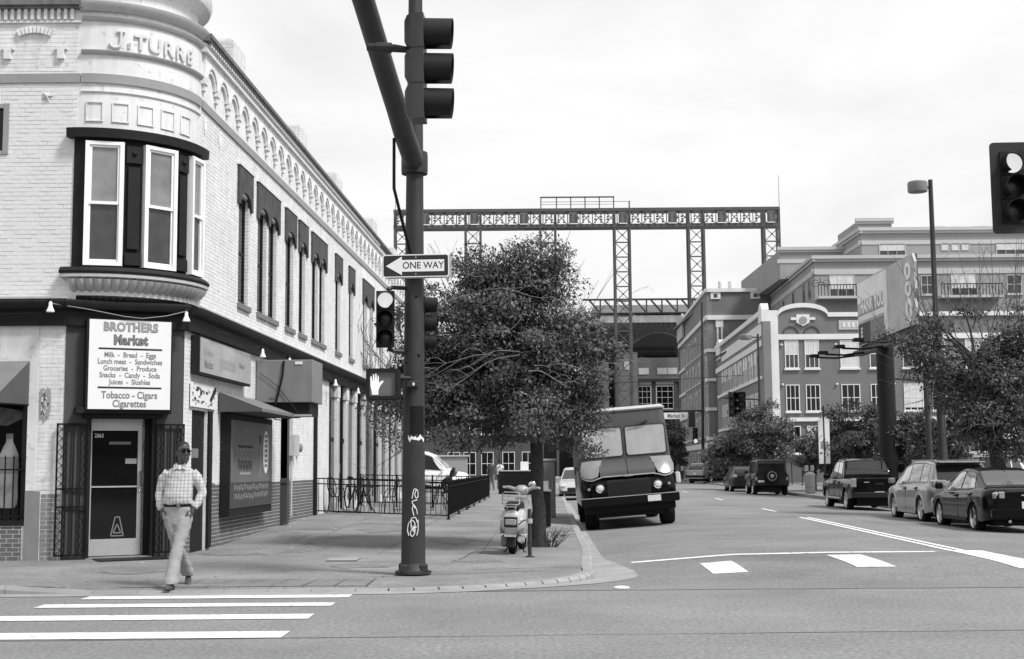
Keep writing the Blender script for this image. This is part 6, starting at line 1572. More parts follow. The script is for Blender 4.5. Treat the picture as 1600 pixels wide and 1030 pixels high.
car('turning_suv', 'grey sport utility car turning right at the far junction', 'car', (17.1,116,zroad(17.1,116)), R(38), 4.8, 2.0, 2.9, .9,
    [(-2.4,1.1),(0,1.12),(1.2,1.08),(2.1,1.0),(2.4,.75)], [(-2.3,1.12),(-2.1,1.5),(-1.7,1.74),(0,1.76),(.5,1.68),(1.4,1.1)], .40, M['paint_grey'],
    sill=.4, bump=.4, sides=((.0,1.05,.0,.55),(-1.9,-.1,-1.7,-.1)), rearg=(-2.28,-1.85), frontg=(.6,1.3), extras=rear_bits([(.55,.9,1.0,1.12)], (0,.85), (.5,.72,'plastic')))
def fb_(g_, P):
    L2 = P['L']/2
    for s_ in (1,-1): MB().bbox(L2-.12,L2+.01,min(s_*.5,s_*.8),max(s_*.5,s_*.8),.62,.76,.03).build('headlight', M['headlight'], g_)
    MB().bbox(L2-.05,L2+.02,-.45,.45,.42,.60,.02).build('grille', M['plastic'], g_); MB().bbox(L2-.08,L2+.04,-.8,.8,.36,.44,.02).build('front_bumper', M['plastic'], g_)
car('parked_wagon', 'light grey car facing the camera behind the van at the kerb', 'car', (3.16,66.5,zroad(3.16,66.5)), TH+math.pi, 4.5, 1.76, 2.6, .85,
    [(-2.25,.98),(.9,.95),(1.05,.97),(1.9,.86),(2.25,.66)], [(-2.18,1.0),(-1.95,1.35),(-1.6,1.52),(-.3,1.56),(.3,1.52),(1.25,.96)], .33, M['paint_silver'],
    sides=((-.1,.9,-.1,.4),(-1.4,-.2,-1.25,-.2)), rearg=(-2.1,-1.7), frontg=(.45,1.18), extras=fb_)
car('parked_van', 'white van in the lot beyond the patio, left of the seated person', 'van', (-4.6,66,.3), R(96), 4.9, 1.9, 2.9, .9,
    [(-2.45,1.1),(1.2,1.05),(1.4,1.08),(2.2,.95),(2.45,.7)], [(-2.42,1.12),(-2.35,1.8),(-2.1,2.0),(.3,2.0),(.7,1.85),(1.55,1.08)], .35, M['paint_white'],
    sides=((.1,1.2,.1,.7),(-2.2,-.1,-2.1,-.1)), rearg=(-2.40,-2.3), frontg=(.8,1.45), tum=.12)
car('parked_pickup', 'white pickup in the lot behind the two-tone crossover', 'pickup truck', (23.2,64,.1), R(50), 5.4, 1.95, 3.5, .95,
    [(-2.7,1.12),(-.6,1.12),(1.3,1.1),(2.4,1.05),(2.7,.85)], [(-.75,1.12),(-.65,1.4),(-.5,1.86),(.5,1.9),(.8,1.82),(1.5,1.12)], .39, M['paint_white'],
    sill=.42, bump=.45, sides=((.2,1.15,.2,.85),(-.55,.1,-.42,.1)), rearg=(-.72,-.55), frontg=(.85,1.42), tum=.14)
car('parked_hatchback', 'white car in the lot between the pickup and the crossover', 'car', (19.6,66.5,.1), R(85), 4.3, 1.78, 2.6, .85,
    [(-2.15,.98),(-1.8,1.0),(.9,.95),(1.05,.97),(1.8,.85),(2.15,.65)], [(-2.08,1.0),(-1.85,1.3),(-1.5,1.46),(-.3,1.52),(.3,1.48),(1.25,.96)], .33, M['paint_white'],
    sides=((-.1,.9,-.1,.4),(-1.4,-.2,-1.25,-.2)), rearg=(-2.0,-1.6), frontg=(.5,1.15))

# step van, leaning with the camber of the road
vz = zroad(2.1,34.2)
van = thing('step_van', 'old black and grey step van parked at the kerb leaning toward the pavement', 'van', (3.02,34.0,-.02), (0,R(-4.3),R(-1.0)))
def plan(w, yf, yb, z, r_=.22, n=5):
    pts = []
    for (cx, cy, a0) in ((w-r_, yf+r_, -90), ):
        for k in range(n+1): a = R(a0+90*k/n); pts.append((cx+r_*math.cos(a), cy+r_*math.sin(a), z))
    pts += [(w, yb, z), (-w, yb, z)]
    for k in range(n+1): a = R(180+90*k/n); pts.append((-(w-r_)+r_*math.cos(a), yf+r_+r_*math.sin(a), z))
    return pts
MB().loft([plan(1.14,.06,6.2,1.50,.16),plan(1.13,.05,6.2,1.75,.16),plan(1.09,.10,6.2,2.62,.16),plan(1.06,.16,6.2,2.98,.14)]).build('upper_body', M['van_upper'], van, smooth=40)
MB().loft([plan(1.09,.13,6.22,2.98,.14),plan(1.10,.11,6.22,3.02,.14),plan(1.02,.2,6.2,3.09,.2)]).build('roof_cap', M['stone'], van, smooth=40)
# nose with round fender corners
MB().loft([plan(1.10,-.30,.9,.58,.25),plan(1.16,-.36,.9,.80,.30),plan(1.18,-.37,.9,1.05,.34),plan(1.17,-.34,.9,1.22,.36),plan(1.15,-.24,.9,1.36,.38),plan(1.13,-.08,.8,1.47,.34),plan(1.13,.03,.8,1.505,.2)]).build('nose', M['van_lower'], van, smooth=60)
MB().loft([plan(1.13,.85,6.2,.58,.05),plan(1.14,.85,6.2,1.5,.05)]).build('lower_side', M['van_lower'], van)
for s_ in (-1,1):
    MB().loft([[(min(s_*.008,s_*.68),y,z),(max(s_*.008,s_*.68),y,z),(max(s_*.008,s_*.68),.1,z),(min(s_*.008,s_*.68),.1,z)] for y,z in ((-.362,1.31),(-.345,1.42),(-.28,1.54),(-.12,1.66),(.04,1.76))]).build('cowl_panel', M['van_upper'], van, smooth=60)
    patch_ = [(.60,-.02,1.74),(.86,.0,1.74),(1.10,.03,1.73),(1.165,-.05,1.52),(1.15,-.18,1.37),(1.04,-.31,1.29),(.88,-.375,1.28),(.74,-.39,1.345)]
    MB().loft([[(s_*x,y,z) for x,y,z in patch_],[(s_*(x*.995),y-.022,z+.018) for x,y,z in patch_],[(s_*(.93+(x-.93)*.9),y*.9-.05,1.48+(z-1.48)*.9+.02) for x,y,z in patch_]]).build('fender_patch', M['fender_patch'], van, smooth=70)
MB().tube([(-1.12,-.22,1.33),(-1.02,-.33,1.27),(-.88,-.385,1.25),(-.74,-.395,1.30),(-.62,-.385,1.33),(.62,-.385,1.33),(.74,-.395,1.30),(.88,-.385,1.25),(1.02,-.33,1.27),(1.12,-.22,1.33)],.017,8).build('chrome_strip', M['bags'], van)
MB().bbox(-.11,.11,-.42,-.35,1.30,1.35,.01).build('badge', M['bags'], van)
MB().box(-.52,.52,-.378,-.36,.80,1.24).build('grille', M['signblack'], van)
for k in range(7): MB().box(-.50,.50,-.388,-.378,.83+k*.055,.85+k*.055).build('grille_slat', M['plastic'], van)
for s_ in (-1,1):
    hl = MB().lathe([(.0,-.03),(.06,-.025),(.088,.0)],(s_*.71,-.385,1.05),'y',22).build('headlight', M['headlight'], van)
    MB().lathe([(.088,-.01),(.108,-.015),(.112,.02),(.09,.02)],(s_*.71,-.385,1.05),'y',22,False).build('bezel', M['chrome'], hl)
    MB().lathe([(.0,-.03),(.03,-.025),(.042,.0)],(s_*.98,-.33,1.04),'y',14).build('marker_lamp', M['taillight'], van)
    # windscreen half with rubber seal, shade behind
    xa, xb = (s_*.03, s_*1.05); zA, zB = 1.82, 2.60
    fy = lambda z: .05+(z-1.75)*.0575
    def pane_(d, o):
        x0_, x1_ = min(xa,xb)+d, max(xa,xb)-d; r_ = .07
        return [(cx+r_*math.cos(R(a)), fy(cz+r_*math.sin(R(a)))+o, cz+r_*math.sin(R(a))) for cx,cz,aa in ((x1_-r_,zB-d-r_,(0,30,60,90)),(x0_+r_,zB-d-r_,(90,120,150,180)),(x0_+r_,zA+d+r_,(180,210,240,270)),(x1_-r_,zA+d+r_,(270,300,330,360))) for a in aa]
    MB().loft([pane_(0,.0),pane_(0,-.016),pane_(.022,-.018),pane_(.022,.0)],True,False).build('window_seal', M['signblack'], van)
    ws_ = MB(); p_ = pane_(.02,-.008); ws_.add(p_, [tuple(range(len(p_)))]); ws_.build('windscreen', M['blind'], van)
    MB().tube([(s_*.62,fy(2.66)-.05,2.68),(s_*.40 if s_ > 0 else s_*.40,fy(2.6)-.05,2.60),(s_*.12,fy(2.5)-.04,2.55)],[.03,.02,.009],7).build('wiper', M['signblack'], van)
    for xw in (.52, 5.2):
        m_ = MB(); m_.lathe([(.25,-.17),(.40,-.17),(.43,-.13),(.435,0),(.43,.13),(.40,.17),(.25,.17)],(s_*.94,xw,.435),'x',26,False); m_.lathe([(.0,-.06),(.26,-.06),(.26,.06),(.0,.06)],(s_*.96,xw,.43),'x',18); m_.build('wheel', M['tyre'], van)
    MB().tube([(s_*1.12,.25,1.55),(s_*1.26,.12,1.62),(s_*1.26,.12,1.45)],.012,6).build('mirror_arm', M['black_iron'], van)
for y in (.62,): pass
MB().bbox(1.16,1.30,-.12,.02,1.02,1.32,.03).build('side_mirror', M['chrome'], van)
bmp = MB().bbox(-1.20,1.20,-.52,-.36,.60,.84,.03).build('front_bumper', M['van_lower'], van); MB().box(-1.19,1.19,-.53,-.52,.81,.83).build('bumper_edge', M['bags'], bmp)
MB().box(.42,.74,-.535,-.522,.64,.79).build('licence_plate', M['plate'], van)
MB().box(-.85,.85,-.2,5.8,.30,.62).build('chassis', M['black_iron'], van); MB().box(-1.1,1.1,-.33,-.1,.42,.62).build('front_shade_strip', M['black_iron'], van); MB().box(-1.12,1.12,5.9,6.15,.2,.62).build('rear_step', M['black_iron'], van)  # black strip behind the bumper added to deepen shade under the van
MB().tube([(-.6,-.1,.36),(.6,-.1,.36)],.05,8).build('axle', M['signblack'], van); MB().sphere((.15,-.15,.40),.05,8,6,(1.8,1,.6)).build('axle_tag', M['bags'], van)
van.scale = (1.035, 1, 1)
# ------------------------------------------------------------------ buildings across the street, billboard, lamps, stadium
def fF(Y): return lambda a, o, h: (a, Y-o, h)
def fS(u): return lambda a, o, h: (u+SK*a-o, a, h)
def win(par, f, a0, a1, z0, z1, nx=2, ny=2, fm='trim_far', pm='pane_dark', t=.07, shade=0.0, sill=True):
    """window frame standing 5 cm proud, pane set back, optional blind over the upper part"""
    w = MB(f); 
    for q in ((a0,a0+t,z0,z1),(a1-t,a1,z0,z1),(a0+t,a1-t,z0,z0+t),(a0+t,a1-t,z1-t,z1)): w.box(q[0],q[1],-.02,.06,q[2],q[3])
    for i in range(1,nx): a = a0+(a1-a0)*i/nx; w.box(a-.025,a+.025,-.02,.045,z0+t,z1-t)
    for i in range(1,ny): z = z0+(z1-z0)*i/ny; w.box(a0+t,a1-t,-.02,.05,z-.03,z+.03)
    if sill: w.box(a0-.08,a1+.08,-.02,.14,z0-.14,z0)
    w = w.build('window', M[fm], par)
    MB(f).box(a0+t,a1-t,-.02,.02,z0+t,z1-t).build('pane', M[pm], w, loc=(0,0,0))
    if shade: MB(f).box(a0+t,a1-t,.02,.03,z1-t-(z1-z0)*shade,z1-t).build('blind', M['pane_sky'], w, loc=(0,0,0))
def band(par, f, a0, a1, z0, z1, o, m='trim_far', nm='band'): return MB(f).box(a0,a1,-.05,o,z0,z1).build(nm, M[m], par)
# --- three-storey brick building with arched parapet
b1 = thing('brick_building', 'three-storey brick building with arched white parapet across the street', 'building', (21,106,.1), world=True)
F1, S1 = fF(105.6), fS(16.0)
poly = [(21.4,0),(21.4,13.35)] + [(23.43-2.0*math.cos(math.pi*k/10), 13.35+.75*math.sin(math.pi*k/10)) for k in range(1,10)] + [(25.4,13.35),(52,13.35),(52,0)]
MB().prism(poly, 'y', 105.6, 106.4).build('front_wall', M['brick_far'], b1)
MB().loft([[( S1(a,o,h)) for o,h in ((0,0),(0,13.6),(-.8,13.6),(-.8,0))] for a in (105.7,139)]).build('side_wall', M['brick_side'], b1)
MB().box(21.2,52,106.5,138.8,12.6,12.8).box(22.0,52,138.0,138.9,0,12.7).box(51.2,52,106.4,138.9,0,12.7).build('roof', M['hood'], b1)
cp = MB(F1); pts = [(21.4,13.35)] + [(23.43-2.02*math.cos(math.pi*k/12), 13.35+.78*math.sin(math.pi*k/12)) for k in range(0,13)] + [(25.5,13.35),(52,13.35)]
cp.loft([[(a,-.1,h),(a,.15,h),(a,.15,h+.35),(a,-.1,h+.35)] for a,h in pts]); cp.build('parapet_coping', M['trim_far'], b1)
MB(F1).box(20.42,21.40,-.8,.12,0,13.9).build('corner_pilaster', mat('white painted pilaster',.66,.8,.06,1), b1)
MB(S1).box(105.3,106.2,-.5,.12,0,13.0).build('corner_pilaster', M['brick_side'], b1)
MB(S1).loft([[(a,o,h) for a,h in ((105.4,13.0),(105.4,14.0),(105.8,14.5),(106.6,14.5),(107.2,14.0),(107.2,13.0))] for o in (-.4,.2)]).build('corner_gable', M['trim_far'], b1)
MB(S1).loft([[(a,o,h) for a,h in ((134.6,12.4),(134.6,13.9),(135.4,14.4),(137.0,14.4),(138,13.9),(138,12.4))] for o in (-.4,.2)]).build('corner_gable', M['trim_far'], b1)
band(b1,F1,21.4,52,11.52,11.95,.12); band(b1,F1,21.4,52,4.95,5.25,.2)
band(b1,S1,106.2,139,13.6,14.0,.22,nm='coping'); band(b1,S1,106.4,134.4,12.0,13.0,.06,nm='pale_panel'); band(b1,S1,106.2,139,11.1,11.6,.15)
band(b1,S1,106.4,138,8.45,8.7,.14); band(b1,S1,106.4,138,4.95,5.2,.14)
for a in (22.43,24.1):
    ar = MB(F1)
    for k in range(10):
        t0,t1 = math.pi*k/10, math.pi*(k+1)/10; q = [(a-r_*math.cos(t),11.97+r_*math.sin(t)) for t,r_ in ((t0,.56),(t1,.56),(t1,.66),(t0,.66))]
        ar.loft([[(x,0,h) for x,h in q],[(x,.07,h) for x,h in q]])
    ar.build('arch_moulding', M['brick_base'], b1)
sh_ = MB(F1); sp2 = [(22.9,13.55),(23.96,13.55),(23.96,12.9),(23.43,12.6),(22.9,12.9)]
sh_.loft([[(a,o,h) for a,h in sp2] for o in (0,.12)]); sh_.box(22.45,22.9,0,.1,13.1,13.32).box(23.96,24.42,0,.1,13.1,13.32); sh_.build('shield', M['trim_far'], b1)
MB(F1).loft([[(23.43+.32*math.cos(2*math.pi*k/14),o,13.08+.3*math.sin(2*math.pi*k/14)) for k in range(14)] for o in (.12,.16)]).build('medallion', M['stucco'], b1)
MB(F1).box(26.3,29.9,0,.08,12.3,13.05).build('plaque', M['stucco_l'], b1)
for k in range(8): MB(F1).box(26.6+.38*k,26.82+.38*k,.08,.11,12.48,12.88).build('plaque_relief', M['trim_far'], b1)
cols = [(21.9,23.0),(23.5,24.65),(26.35,27.85),(28.7,29.9),(31.35,32.9),(33.6,34.8),(36.4,37.9),(39.0,40.4),(42,43.5),(45,46.5)]
for i,(a,b) in enumerate(cols):
    win(b1,F1,a,b,9.2,11.45,3 if i < 2 else 2,2,shade=.46 if i < 2 else .95 if i == 2 else .4, pm='pane_low'); win(b1,F1,a,b,5.75,7.9,3,2,pm='pane_dark',shade=.85 if i == 4 else 0)
    win(b1,F1,a,b,2.4,4.6,2,2,pm='pane_dark',shade=.5 if i % 2 else 0)
a = 108.6; k = 0
while a < 133.5:
    for z0,z1 in ((8.75,11.0),(5.25,7.5),(1.8,4.4)): win(b1,S1,a,a+1.15,z0,z1,1,2,pm='pane_low',shade=.45 if k % 3 else .2,sill=False)
    a += 1.55 if k % 2 == 0 else 2.0; k += 1
for z in (11.1,7.9): 
    for x in (21.65,26.0,30.6): MB(F1).sphere((x,.1,z),.1,8,6).build('wall_lamp', M['trim_far'], b1)
# --- tall brick building further along
b2_ = thing('brick_building', 'taller brick building with white corner squares further down the street', 'building', (24,150,.1), world=True)
F2, S2 = fF(148), fS(16.05)
MB().box(22.1,50,148.02,148.9,0,21.0).box(22.6,50,149,184,20.4,20.6).box(23.4,50,184.3,185,0,21).build('front_wall', M['brick_far'], b2_)
MB().loft([[S2(a,o,h) for o,h in ((0,0),(0,21.0),(-.6,21.0),(-.6,0))] for a in (148,185)]).build('side_wall', M['brick_side'], b2_)
for (f,a0,a1) in ((F2,22.05,30),(S2,148,185)):
    band(b2_,f,a0,a1,21.0,21.4,.2,nm='coping'); band(b2_,f,a0,a1,17.84,18.35,.2)
for a in (22.5,27.0): MB(F2).box(a,a+1.1,0,.1,20.2,21.0).build('corner_square', M['trim_far'], b2_); MB(F2).box(a+.35,a+.75,.1,.14,20.4,20.8).build('square_inset', M['brick_base'], b2_)
for a in (23.0,27.0):
    MB(F2).box(a,a+.85,0,.1,17.0,17.84).box(a+.1,a+.28,0,.08,14.2,17.0).box(a+.58,a+.76,0,.08,14.2,17.0).build('drop_ornament', M['trim_far'], b2_)
for z in (14.2,10.9,7.6,4.3): band(b2_,F2,22.05,22.9,z,z+.35,.15); band(b2_,S2,148,150.2,z,z+.35,.15); band(b2_,S2,176,185,z,z+.35,.15)
band(b2_,F2,22.05,30,3.4,4.0,.1,nm='stone_base'); band(b2_,S2,148,185,3.4,4.0,.1,nm='stone_base')
for i in range(9):
    a = 149.2+3.9*i
    for z in (14.6,11.3,8.0,4.7): win(b2_,S2,a,a+1.5,z,z+2.5,1,2,pm='pane_low',shade=.15 if (i+int(z)) % 2 else 0,sill=True)
    win(b2_,S2,a,a+1.5,.8,3.0,1,1,pm='pane_dark',sill=False)
MB(S2).box(176,184,.1,.4,18.6,21.8).build('roof_sign_board', M['stucco_l'], b2_)
rt = thing('roof_stacks', 'two pale roof stacks above the taller brick building', 'chimney', (27.5,165,20.6), world=True)
for x in (27.3,28.6): MB().lathe([(.45,20.6),(.45,25.2),(.4,25.3)],(x,170,0),n=16).build('stack', M['trim_far'], rt)
MB().box(24.5,25.6,164,165,20.6,22.1).build('fan_housing', M['metalbox'], rt)
# --- tan apartment block behind
ap = thing('apartment_block', 'tan stucco apartment block with balconies above the brick building', 'building', (36,124,.1), world=True)
FA = fF(122); SA = fS(23.36)
MB().add([(28.3,122,0),(62,122,0),(62,160,0),(29.8,160,0),(28.3,122,20.6),(62,122,20.6),(62,160,20.6),(29.8,160,20.6)],[(0,1,5,4),(1,2,6,5),(2,3,7,6),(3,0,4,7),(4,5,6,7)]).build('lower_block', M['stucco'], ap)
FU = fF(128)
MB().box(34.4,62,128,158,20.6,24.3).build('upper_block', M['stucco'], ap); MB().box(27.75,34.4,135,158,20.6,23.6).build('wing_block', M['stucco'], ap); MB().box(35.1,38.6,132,140,24.3,26.0).build('penthouse', M['stucco'], ap)
for (f,a0,a1,z,o) in ((FA,28.0,62,20.6,.35),(SA,121.7,160,20.6,.35),(FU,34.1,62,24.3,.35),(lambda a,o,h:(34.4-o,a,h),127.7,158,24.3,.35),(fF(135),27.5,34.4,23.6,.3),(fF(132),34.9,38.8,26.0,.25)):
    band(ap,f,a0,a1,z,z+.32,o,'stucco_l','cornice'); band(ap,f,a0,a1,z-.25,z,o*.5,'stucco_l','cornice_step')
    if z > 22: band(ap,f,a0,a1,z-1.35,z-.95,.06,'stucco_l','stripe')
    else: band(ap,f,a0,a1,z-1.45,z-.95,.08,'stucco_l','stripe')
for (a,b) in ((35.6,37.0),(38.2,39.4),(46.2,47.6),(49,50.2)): win(ap,FA,a,b,17.2,19.0,2,2,'stucco_l','pane_low'); win(ap,FA,a,b,13.4,15.2,2,2,'stucco_l','pane_low')
for (a,b) in ((29.65,32.0),(41.0,43.4),(52,54)):
    win(ap,FA,a,b,17.0,19.1,3,1,'stucco_l','pane_low',sill=False,shade=.6); win(ap,FA,a,b,13.2,15.4,3,2,'stucco_l','pane_low',sill=False)
    bl_ = MB(FA).box(a-1.4,b+1.9,0,1.5,16.72,16.95).build('balcony', M['stucco_l'], ap)
    rl = MB(FA).box(a-1.4,b+1.9,1.42,1.48,17.95,18.03).mesh('railing', M['black_iron'], 0); link('railing', rl, bl_, (0,0,0))
    pk_ = MB().box(-.025,.025,-.025,.025,16.95,17.98).mesh('baluster', M['black_iron'], 0)
    for k in range(20): x = a-1.38+(b-a+3.2)*k/19; o_ = bpy.data.objects.new('baluster', pk_); COL.objects.link(o_); o_.parent = bl_; o_.location = (x,122-1.45,0)
bb = MB(); 
for x in (29.0,30.0):
    bb.lathe([(.30,-.02),(.34,0),(.30,.02)],(x-1.0,120.4,18.1),'y',18,False)
bk2 = thing('bicycle', 'bicycle hung on the balcony rail of the apartment block', 'bicycle', (28.5,120.4,17.6), world=True); bb.build('wheels', M['tyre'], bk2); MB().tube([(28.0,120.4,18.1),(28.5,120.4,18.2),(29.0,120.4,18.1)],.03,6).tube([(28.5,120.4,18.2),(28.4,120.4,18.6)],.03,6).build('frame', M['black_iron'], bk2)
for (a,b) in ((36.1,38.7),(47.6,50.4)): win(ap,FU,a,b,21.5,23.0,3,1,'stucco_l','pane_low',sill=False,shade=.4)
for a in (42.2,43.2,44.2): win(ap,FU,a,a+.8,22.3,23.0,1,1,'stucco_l','pane_sky',sill=False)
for (a0,z0,z1) in ((124,17.2,19.0),(127,16.5,19.0),(133,16.3,19.0),(139,16.3,18.9),(141.5,16.3,18.9),(146,16.3,18.9)): win(ap,SA,a0,a0+1.2,z0,z1,2,1,'stucco','pane_dark',sill=False)
for i,x in enumerate((41.0,43.0,45.2,47.2,49.4,51.2,53.3)):
    ac_ = thing('rooftop_unit', ['dark rooftop unit left of the lamp post','dark rooftop unit just right of the lamp post','third dark rooftop unit right of the lamp post','fourth dark rooftop unit along the roof','fifth dark rooftop unit near the hanging signal','rooftop unit left of the hanging signal','rooftop unit behind the hanging signal'][i], 'rooftop unit', (x,133,24.62), group='units on the apartment roof')
    h_ = 1.0 if i % 2 else .6; MB().bbox(0,1.5,0,1.5,0,h_,.05).build('case', M['steel_far'], ac_); MB().box(1.5,1.9,.2,1.2,0,h_*.8).build('coil', M['trim_far'], ac_)
# --- billboard parallel to the street
bbd = thing('billboard', 'torn billboard reading THANK YOU on a thick column', 'billboard', (17.95,65,.1), world=True)
torn = [(60,7.95)]; pr = random.Random(12)
pts = [(70,7.75),(70,11.15)] + [(60.2,11.2)] + [(60.2-.25*abs(math.sin(k*1.9))-.1, 11.2-.42*k) for k in range(1,8)] + [(60,7.9)]
FBm = lambda a,o,h: (18.6-o, a, h)
MB(FBm).loft([[(a,o,h) for a,h in pts] for o in (0,.12)]).build('panel', mat('faded billboard print',.44,.7,.3,.35,streak=.25), bbd)
BM = lambda a,o,h: basis(FBm(a,o,h),(0,-1,0),(0,0,1),(-1,0,0))
MB(FBm).box(65.0,69.9,.12,.13,10.1,11.1).build('pale_sky_print', M['pane_sky'], bbd); MB(FBm).box(65.0,69.9,.12,.135,9.02,9.3).build('white_stripe', M['trim_far'], bbd)
MB(FBm).box(64.4,65.0,.12,.13,8.0,11.1).build('white_fold', M['trim_far'], bbd); MB(FBm).box(67.6,69.9,.12,.131,7.8,8.9).build('dark_print', M['pilaster'], bbd); MB(FBm).box(65.0,67.6,.12,.131,7.8,8.9).build('mid_print', M['signgrey'], bbd)
MB(FBm).box(65.0,69.9,.12,.132,9.3,10.1).build('grey_band', M['signmid'], bbd)
text('THANK YOU', .98, M['signwhite'], 'billboard_text', bbd, BM(67.4,.14,9.75), bold=.03, xs=.86)
text('E', .7, M['signwhite'], 'billboard_text', bbd, BM(69.2,.14,8.4), bold=.03, xs=.9)
for (z,r_) in ((8.6,.62),(9.62,.38),(10.45,.42)):
    rg_ = MB(FBm); rg_.loft([[(60.85+.45*k2*math.cos(2*math.pi*k/18),o,z+r_*k2*math.sin(2*math.pi*k/18)) for k in range(18)] for k2,o in ((1,.121),(1,.14+z*.003),(.55,.14+z*.003),(.55,.121))],True,False); rg_.build('curl_print', M['signwhite'], bbd)
MB().box(18.62,18.75,60.4,70,7.6,11.0).build('frame', M['steel_far'], bbd)
for y in (61,64,67,69.5): MB().box(18.76,18.95,y-.1,y+.1,7.4,11.3).build('stringer', M['steel_far'], bbd)
MB().box(18.2,18.7,59.8,70.2,7.25,7.5).build('catwalk', M['steel_far'], bbd); MB().lathe([(.43,.05),(.43,7.3)],(18.55,65.4,0),n=20).build('column', M['black_trim'], bbd)
for y in (61,64.5,68,70):
    l_ = MB().tube([(18.4,y,7.3),(17.2,y,7.15),(16.2,y,7.2)],[.06,.05,.05],8).build('lamp_arm', M['black_iron'], bbd); MB().bbox(15.85,16.3,y-.25,y+.25,7.2,7.36,.03).build('lamp_head', M['black_iron'], l_, loc=(0,0,0))
# --- street lamps, poles, wires, far signals
def lamp(name, label, x, y, h, arm, headr):
    g_ = thing(name, label, 'street lamp', (x,y,.06)); MB().lathe([(.17,0),(.17,.25),(.12,.3),(.075,h)],n=14).build('pole', M['pole'], g_)
    MB().cyl((0,0,h-.25),(-arm,0,h-.25),.05,n=8).build('arm', M['pole'], g_); MB().lathe([(headr*.95,-.42),(headr,-.38),(headr,-.10),(headr*.9,-.06),(.1,-.02)],(-arm-headr*.8,0,h),n=22).build('lamp_head', M['metalbox'], g_)
lamp('street_lamp', 'tall street lamp with a drum head above the billboard', 14.30, 44.2, 11.1, .18, .33)
lamp('street_lamp', 'street lamp on the pole in front of the brick building', 18.35, 98, 11.2, .55, .45)
tp_ = thing('wooden_pole', 'slim dark pole with an arm right of the billboard column', 'pole', (15.7,50,.06), world=True)
MB().tube([(15.75,50,0),(15.7,50,5.0)],[.12,.1],10).build('shaft', M['bark'], tp_); MB().cyl((15.72,50,4.65),(14.5,50,4.75),.04,n=7).build('arm', M['bark'], tp_)
tp2 = thing('wooden_pole', 'second slim dark pole beside the dark street tree', 'pole', (16.55,51,.06), world=True); MB().tube([(16.6,51,0),(16.55,51,6.8)],[.15,.12],10).build('shaft', M['bark'], tp2)
wp = thing('lot_lamp', 'thin white lamp pole in front of the billboard column', 'street lamp', (19.4,69,.06)); MB().lathe([(.05,0),(.04,5.1)],n=8).build('pole', M['stone'], wp); MB().sphere((0,0,5.2),.13,10,7).build('globe', M['white_frame'], wp)
bn = thing('banner_pole', 'white vertical banner on a pole above the black pickup', 'banner', (16.7,71,.06)); MB().lathe([(.06,0),(.05,4.6)],n=8).build('pole', M['pole'], bn); MB().bbox(-.3,.3,-.03,.03,1.5,3.9,.01).build('banner', M['signwhite'], bn); MB().box(-.2,.2,-.035,-.03,2.3,2.7).build('banner_mark', M['signmid'], bn)
sp3 = thing('signal_pole', 'far signal pole with a hanging street name board past the van', 'pole', (17.9,125,.06), world=True)
MB().tube([(17.9,125,0),(18.15,125,17.0)],[.17,.09],10).build('shaft', M['pole'], sp3); MB().cyl((18.0,125,6.65),(11.0,125,6.75),.10,.07,n=8).build('arm', M['pole'], sp3)
sb = MB().box(14.3,16.6,124.9,124.95,5.9,6.5).build('name_board', M['signwhite'], sp3); text('Market St', .55, M['signgrey'], 'board_text', sb, basis((15.45,124.89,6.2),(1,0,0),(0,0,1),(0,-1,0)), bold=.02, xs=.75).location = (0,0,0)
signal('traffic_signal', 'signal at the far junction beside the street name pole', (17.2,124.6,4.3), R(0), .5, 2)
MB().bbox(16.6,17.2,124.6,124.8,5.1,6.6,.05).build('cabinet', M['pole'], sp3)
sp4 = MB().cyl((18.4,98,6.35),(15.6,98,6.5),.07,.05,n=8).build('arm', M['pole'], bpy.data.objects['street_lamp.001'], loc=None)
sp4.location = (-18.35,-98,-.06)
signal('traffic_signal', 'left of the two signals hung over the street before the brick building', (16.35,97.7,6.0), R(15), .62)
signal('traffic_signal', 'right of the two signals hung over the street before the brick building', (16.98,97.7,6.0), R(-10), .62)
for i,(a,b,lab) in enumerate((((-6,150,10.2),(40,96,9.6),'sagging overhead wire in front of the brick buildings'),((10,130,12.6),(18.1,125,13.0),'overhead wire to the far signal pole'))):
    a, b = Vector(a), Vector(b); MB().tube([a.lerp(b,t)+Vector((0,0,-1.2*t*(1-t))) for t in (0,.2,.4,.6,.8,1)],.022,5).build('overhead_wire', M['black_iron']); tag(bpy.data.objects['overhead_wire' if i == 0 else 'overhead_wire.001'], lab, 'cable')
# lot fence, bins, meter
fence('lot_fence', 'long black iron fence of the lot behind the parked cars', (ru(15.6,52),52,.1), (ru(15.6,96),96,.1), 1.7, 120, 12)
cn = thing('litter_bin', 'pale round litter bin left of the black pickup', 'bin', (15.1,67.5,.07)); MB().lathe([(.22,0),(.25,.05),(.265,.85),(.28,.9),(.265,.98),(.15,1.08),(.0,1.1)],n=20).build('body', M['stucco'], cn); MB().lathe([(.262,.3),(.272,.33),(.265,.36)],n=20,caps=False).build('hoop', M['metalbox'], cn)
pm_ = thing('parking_meter', 'twin-headed parking meter left of the pale litter bin', 'parking meter', (ru(12.35,67.5),67.5,.07)); MB().lathe([(.14,0),(.14,.04),(.05,.08),(.04,1.1)],n=10).build('post', M['pole'], pm_)
for s_ in (-1,1): MB().bbox(s_*.14-.09,s_*.14+.09,-.07,.07,1.1,1.42,.04).build('meter_head', M['bags'], pm_)
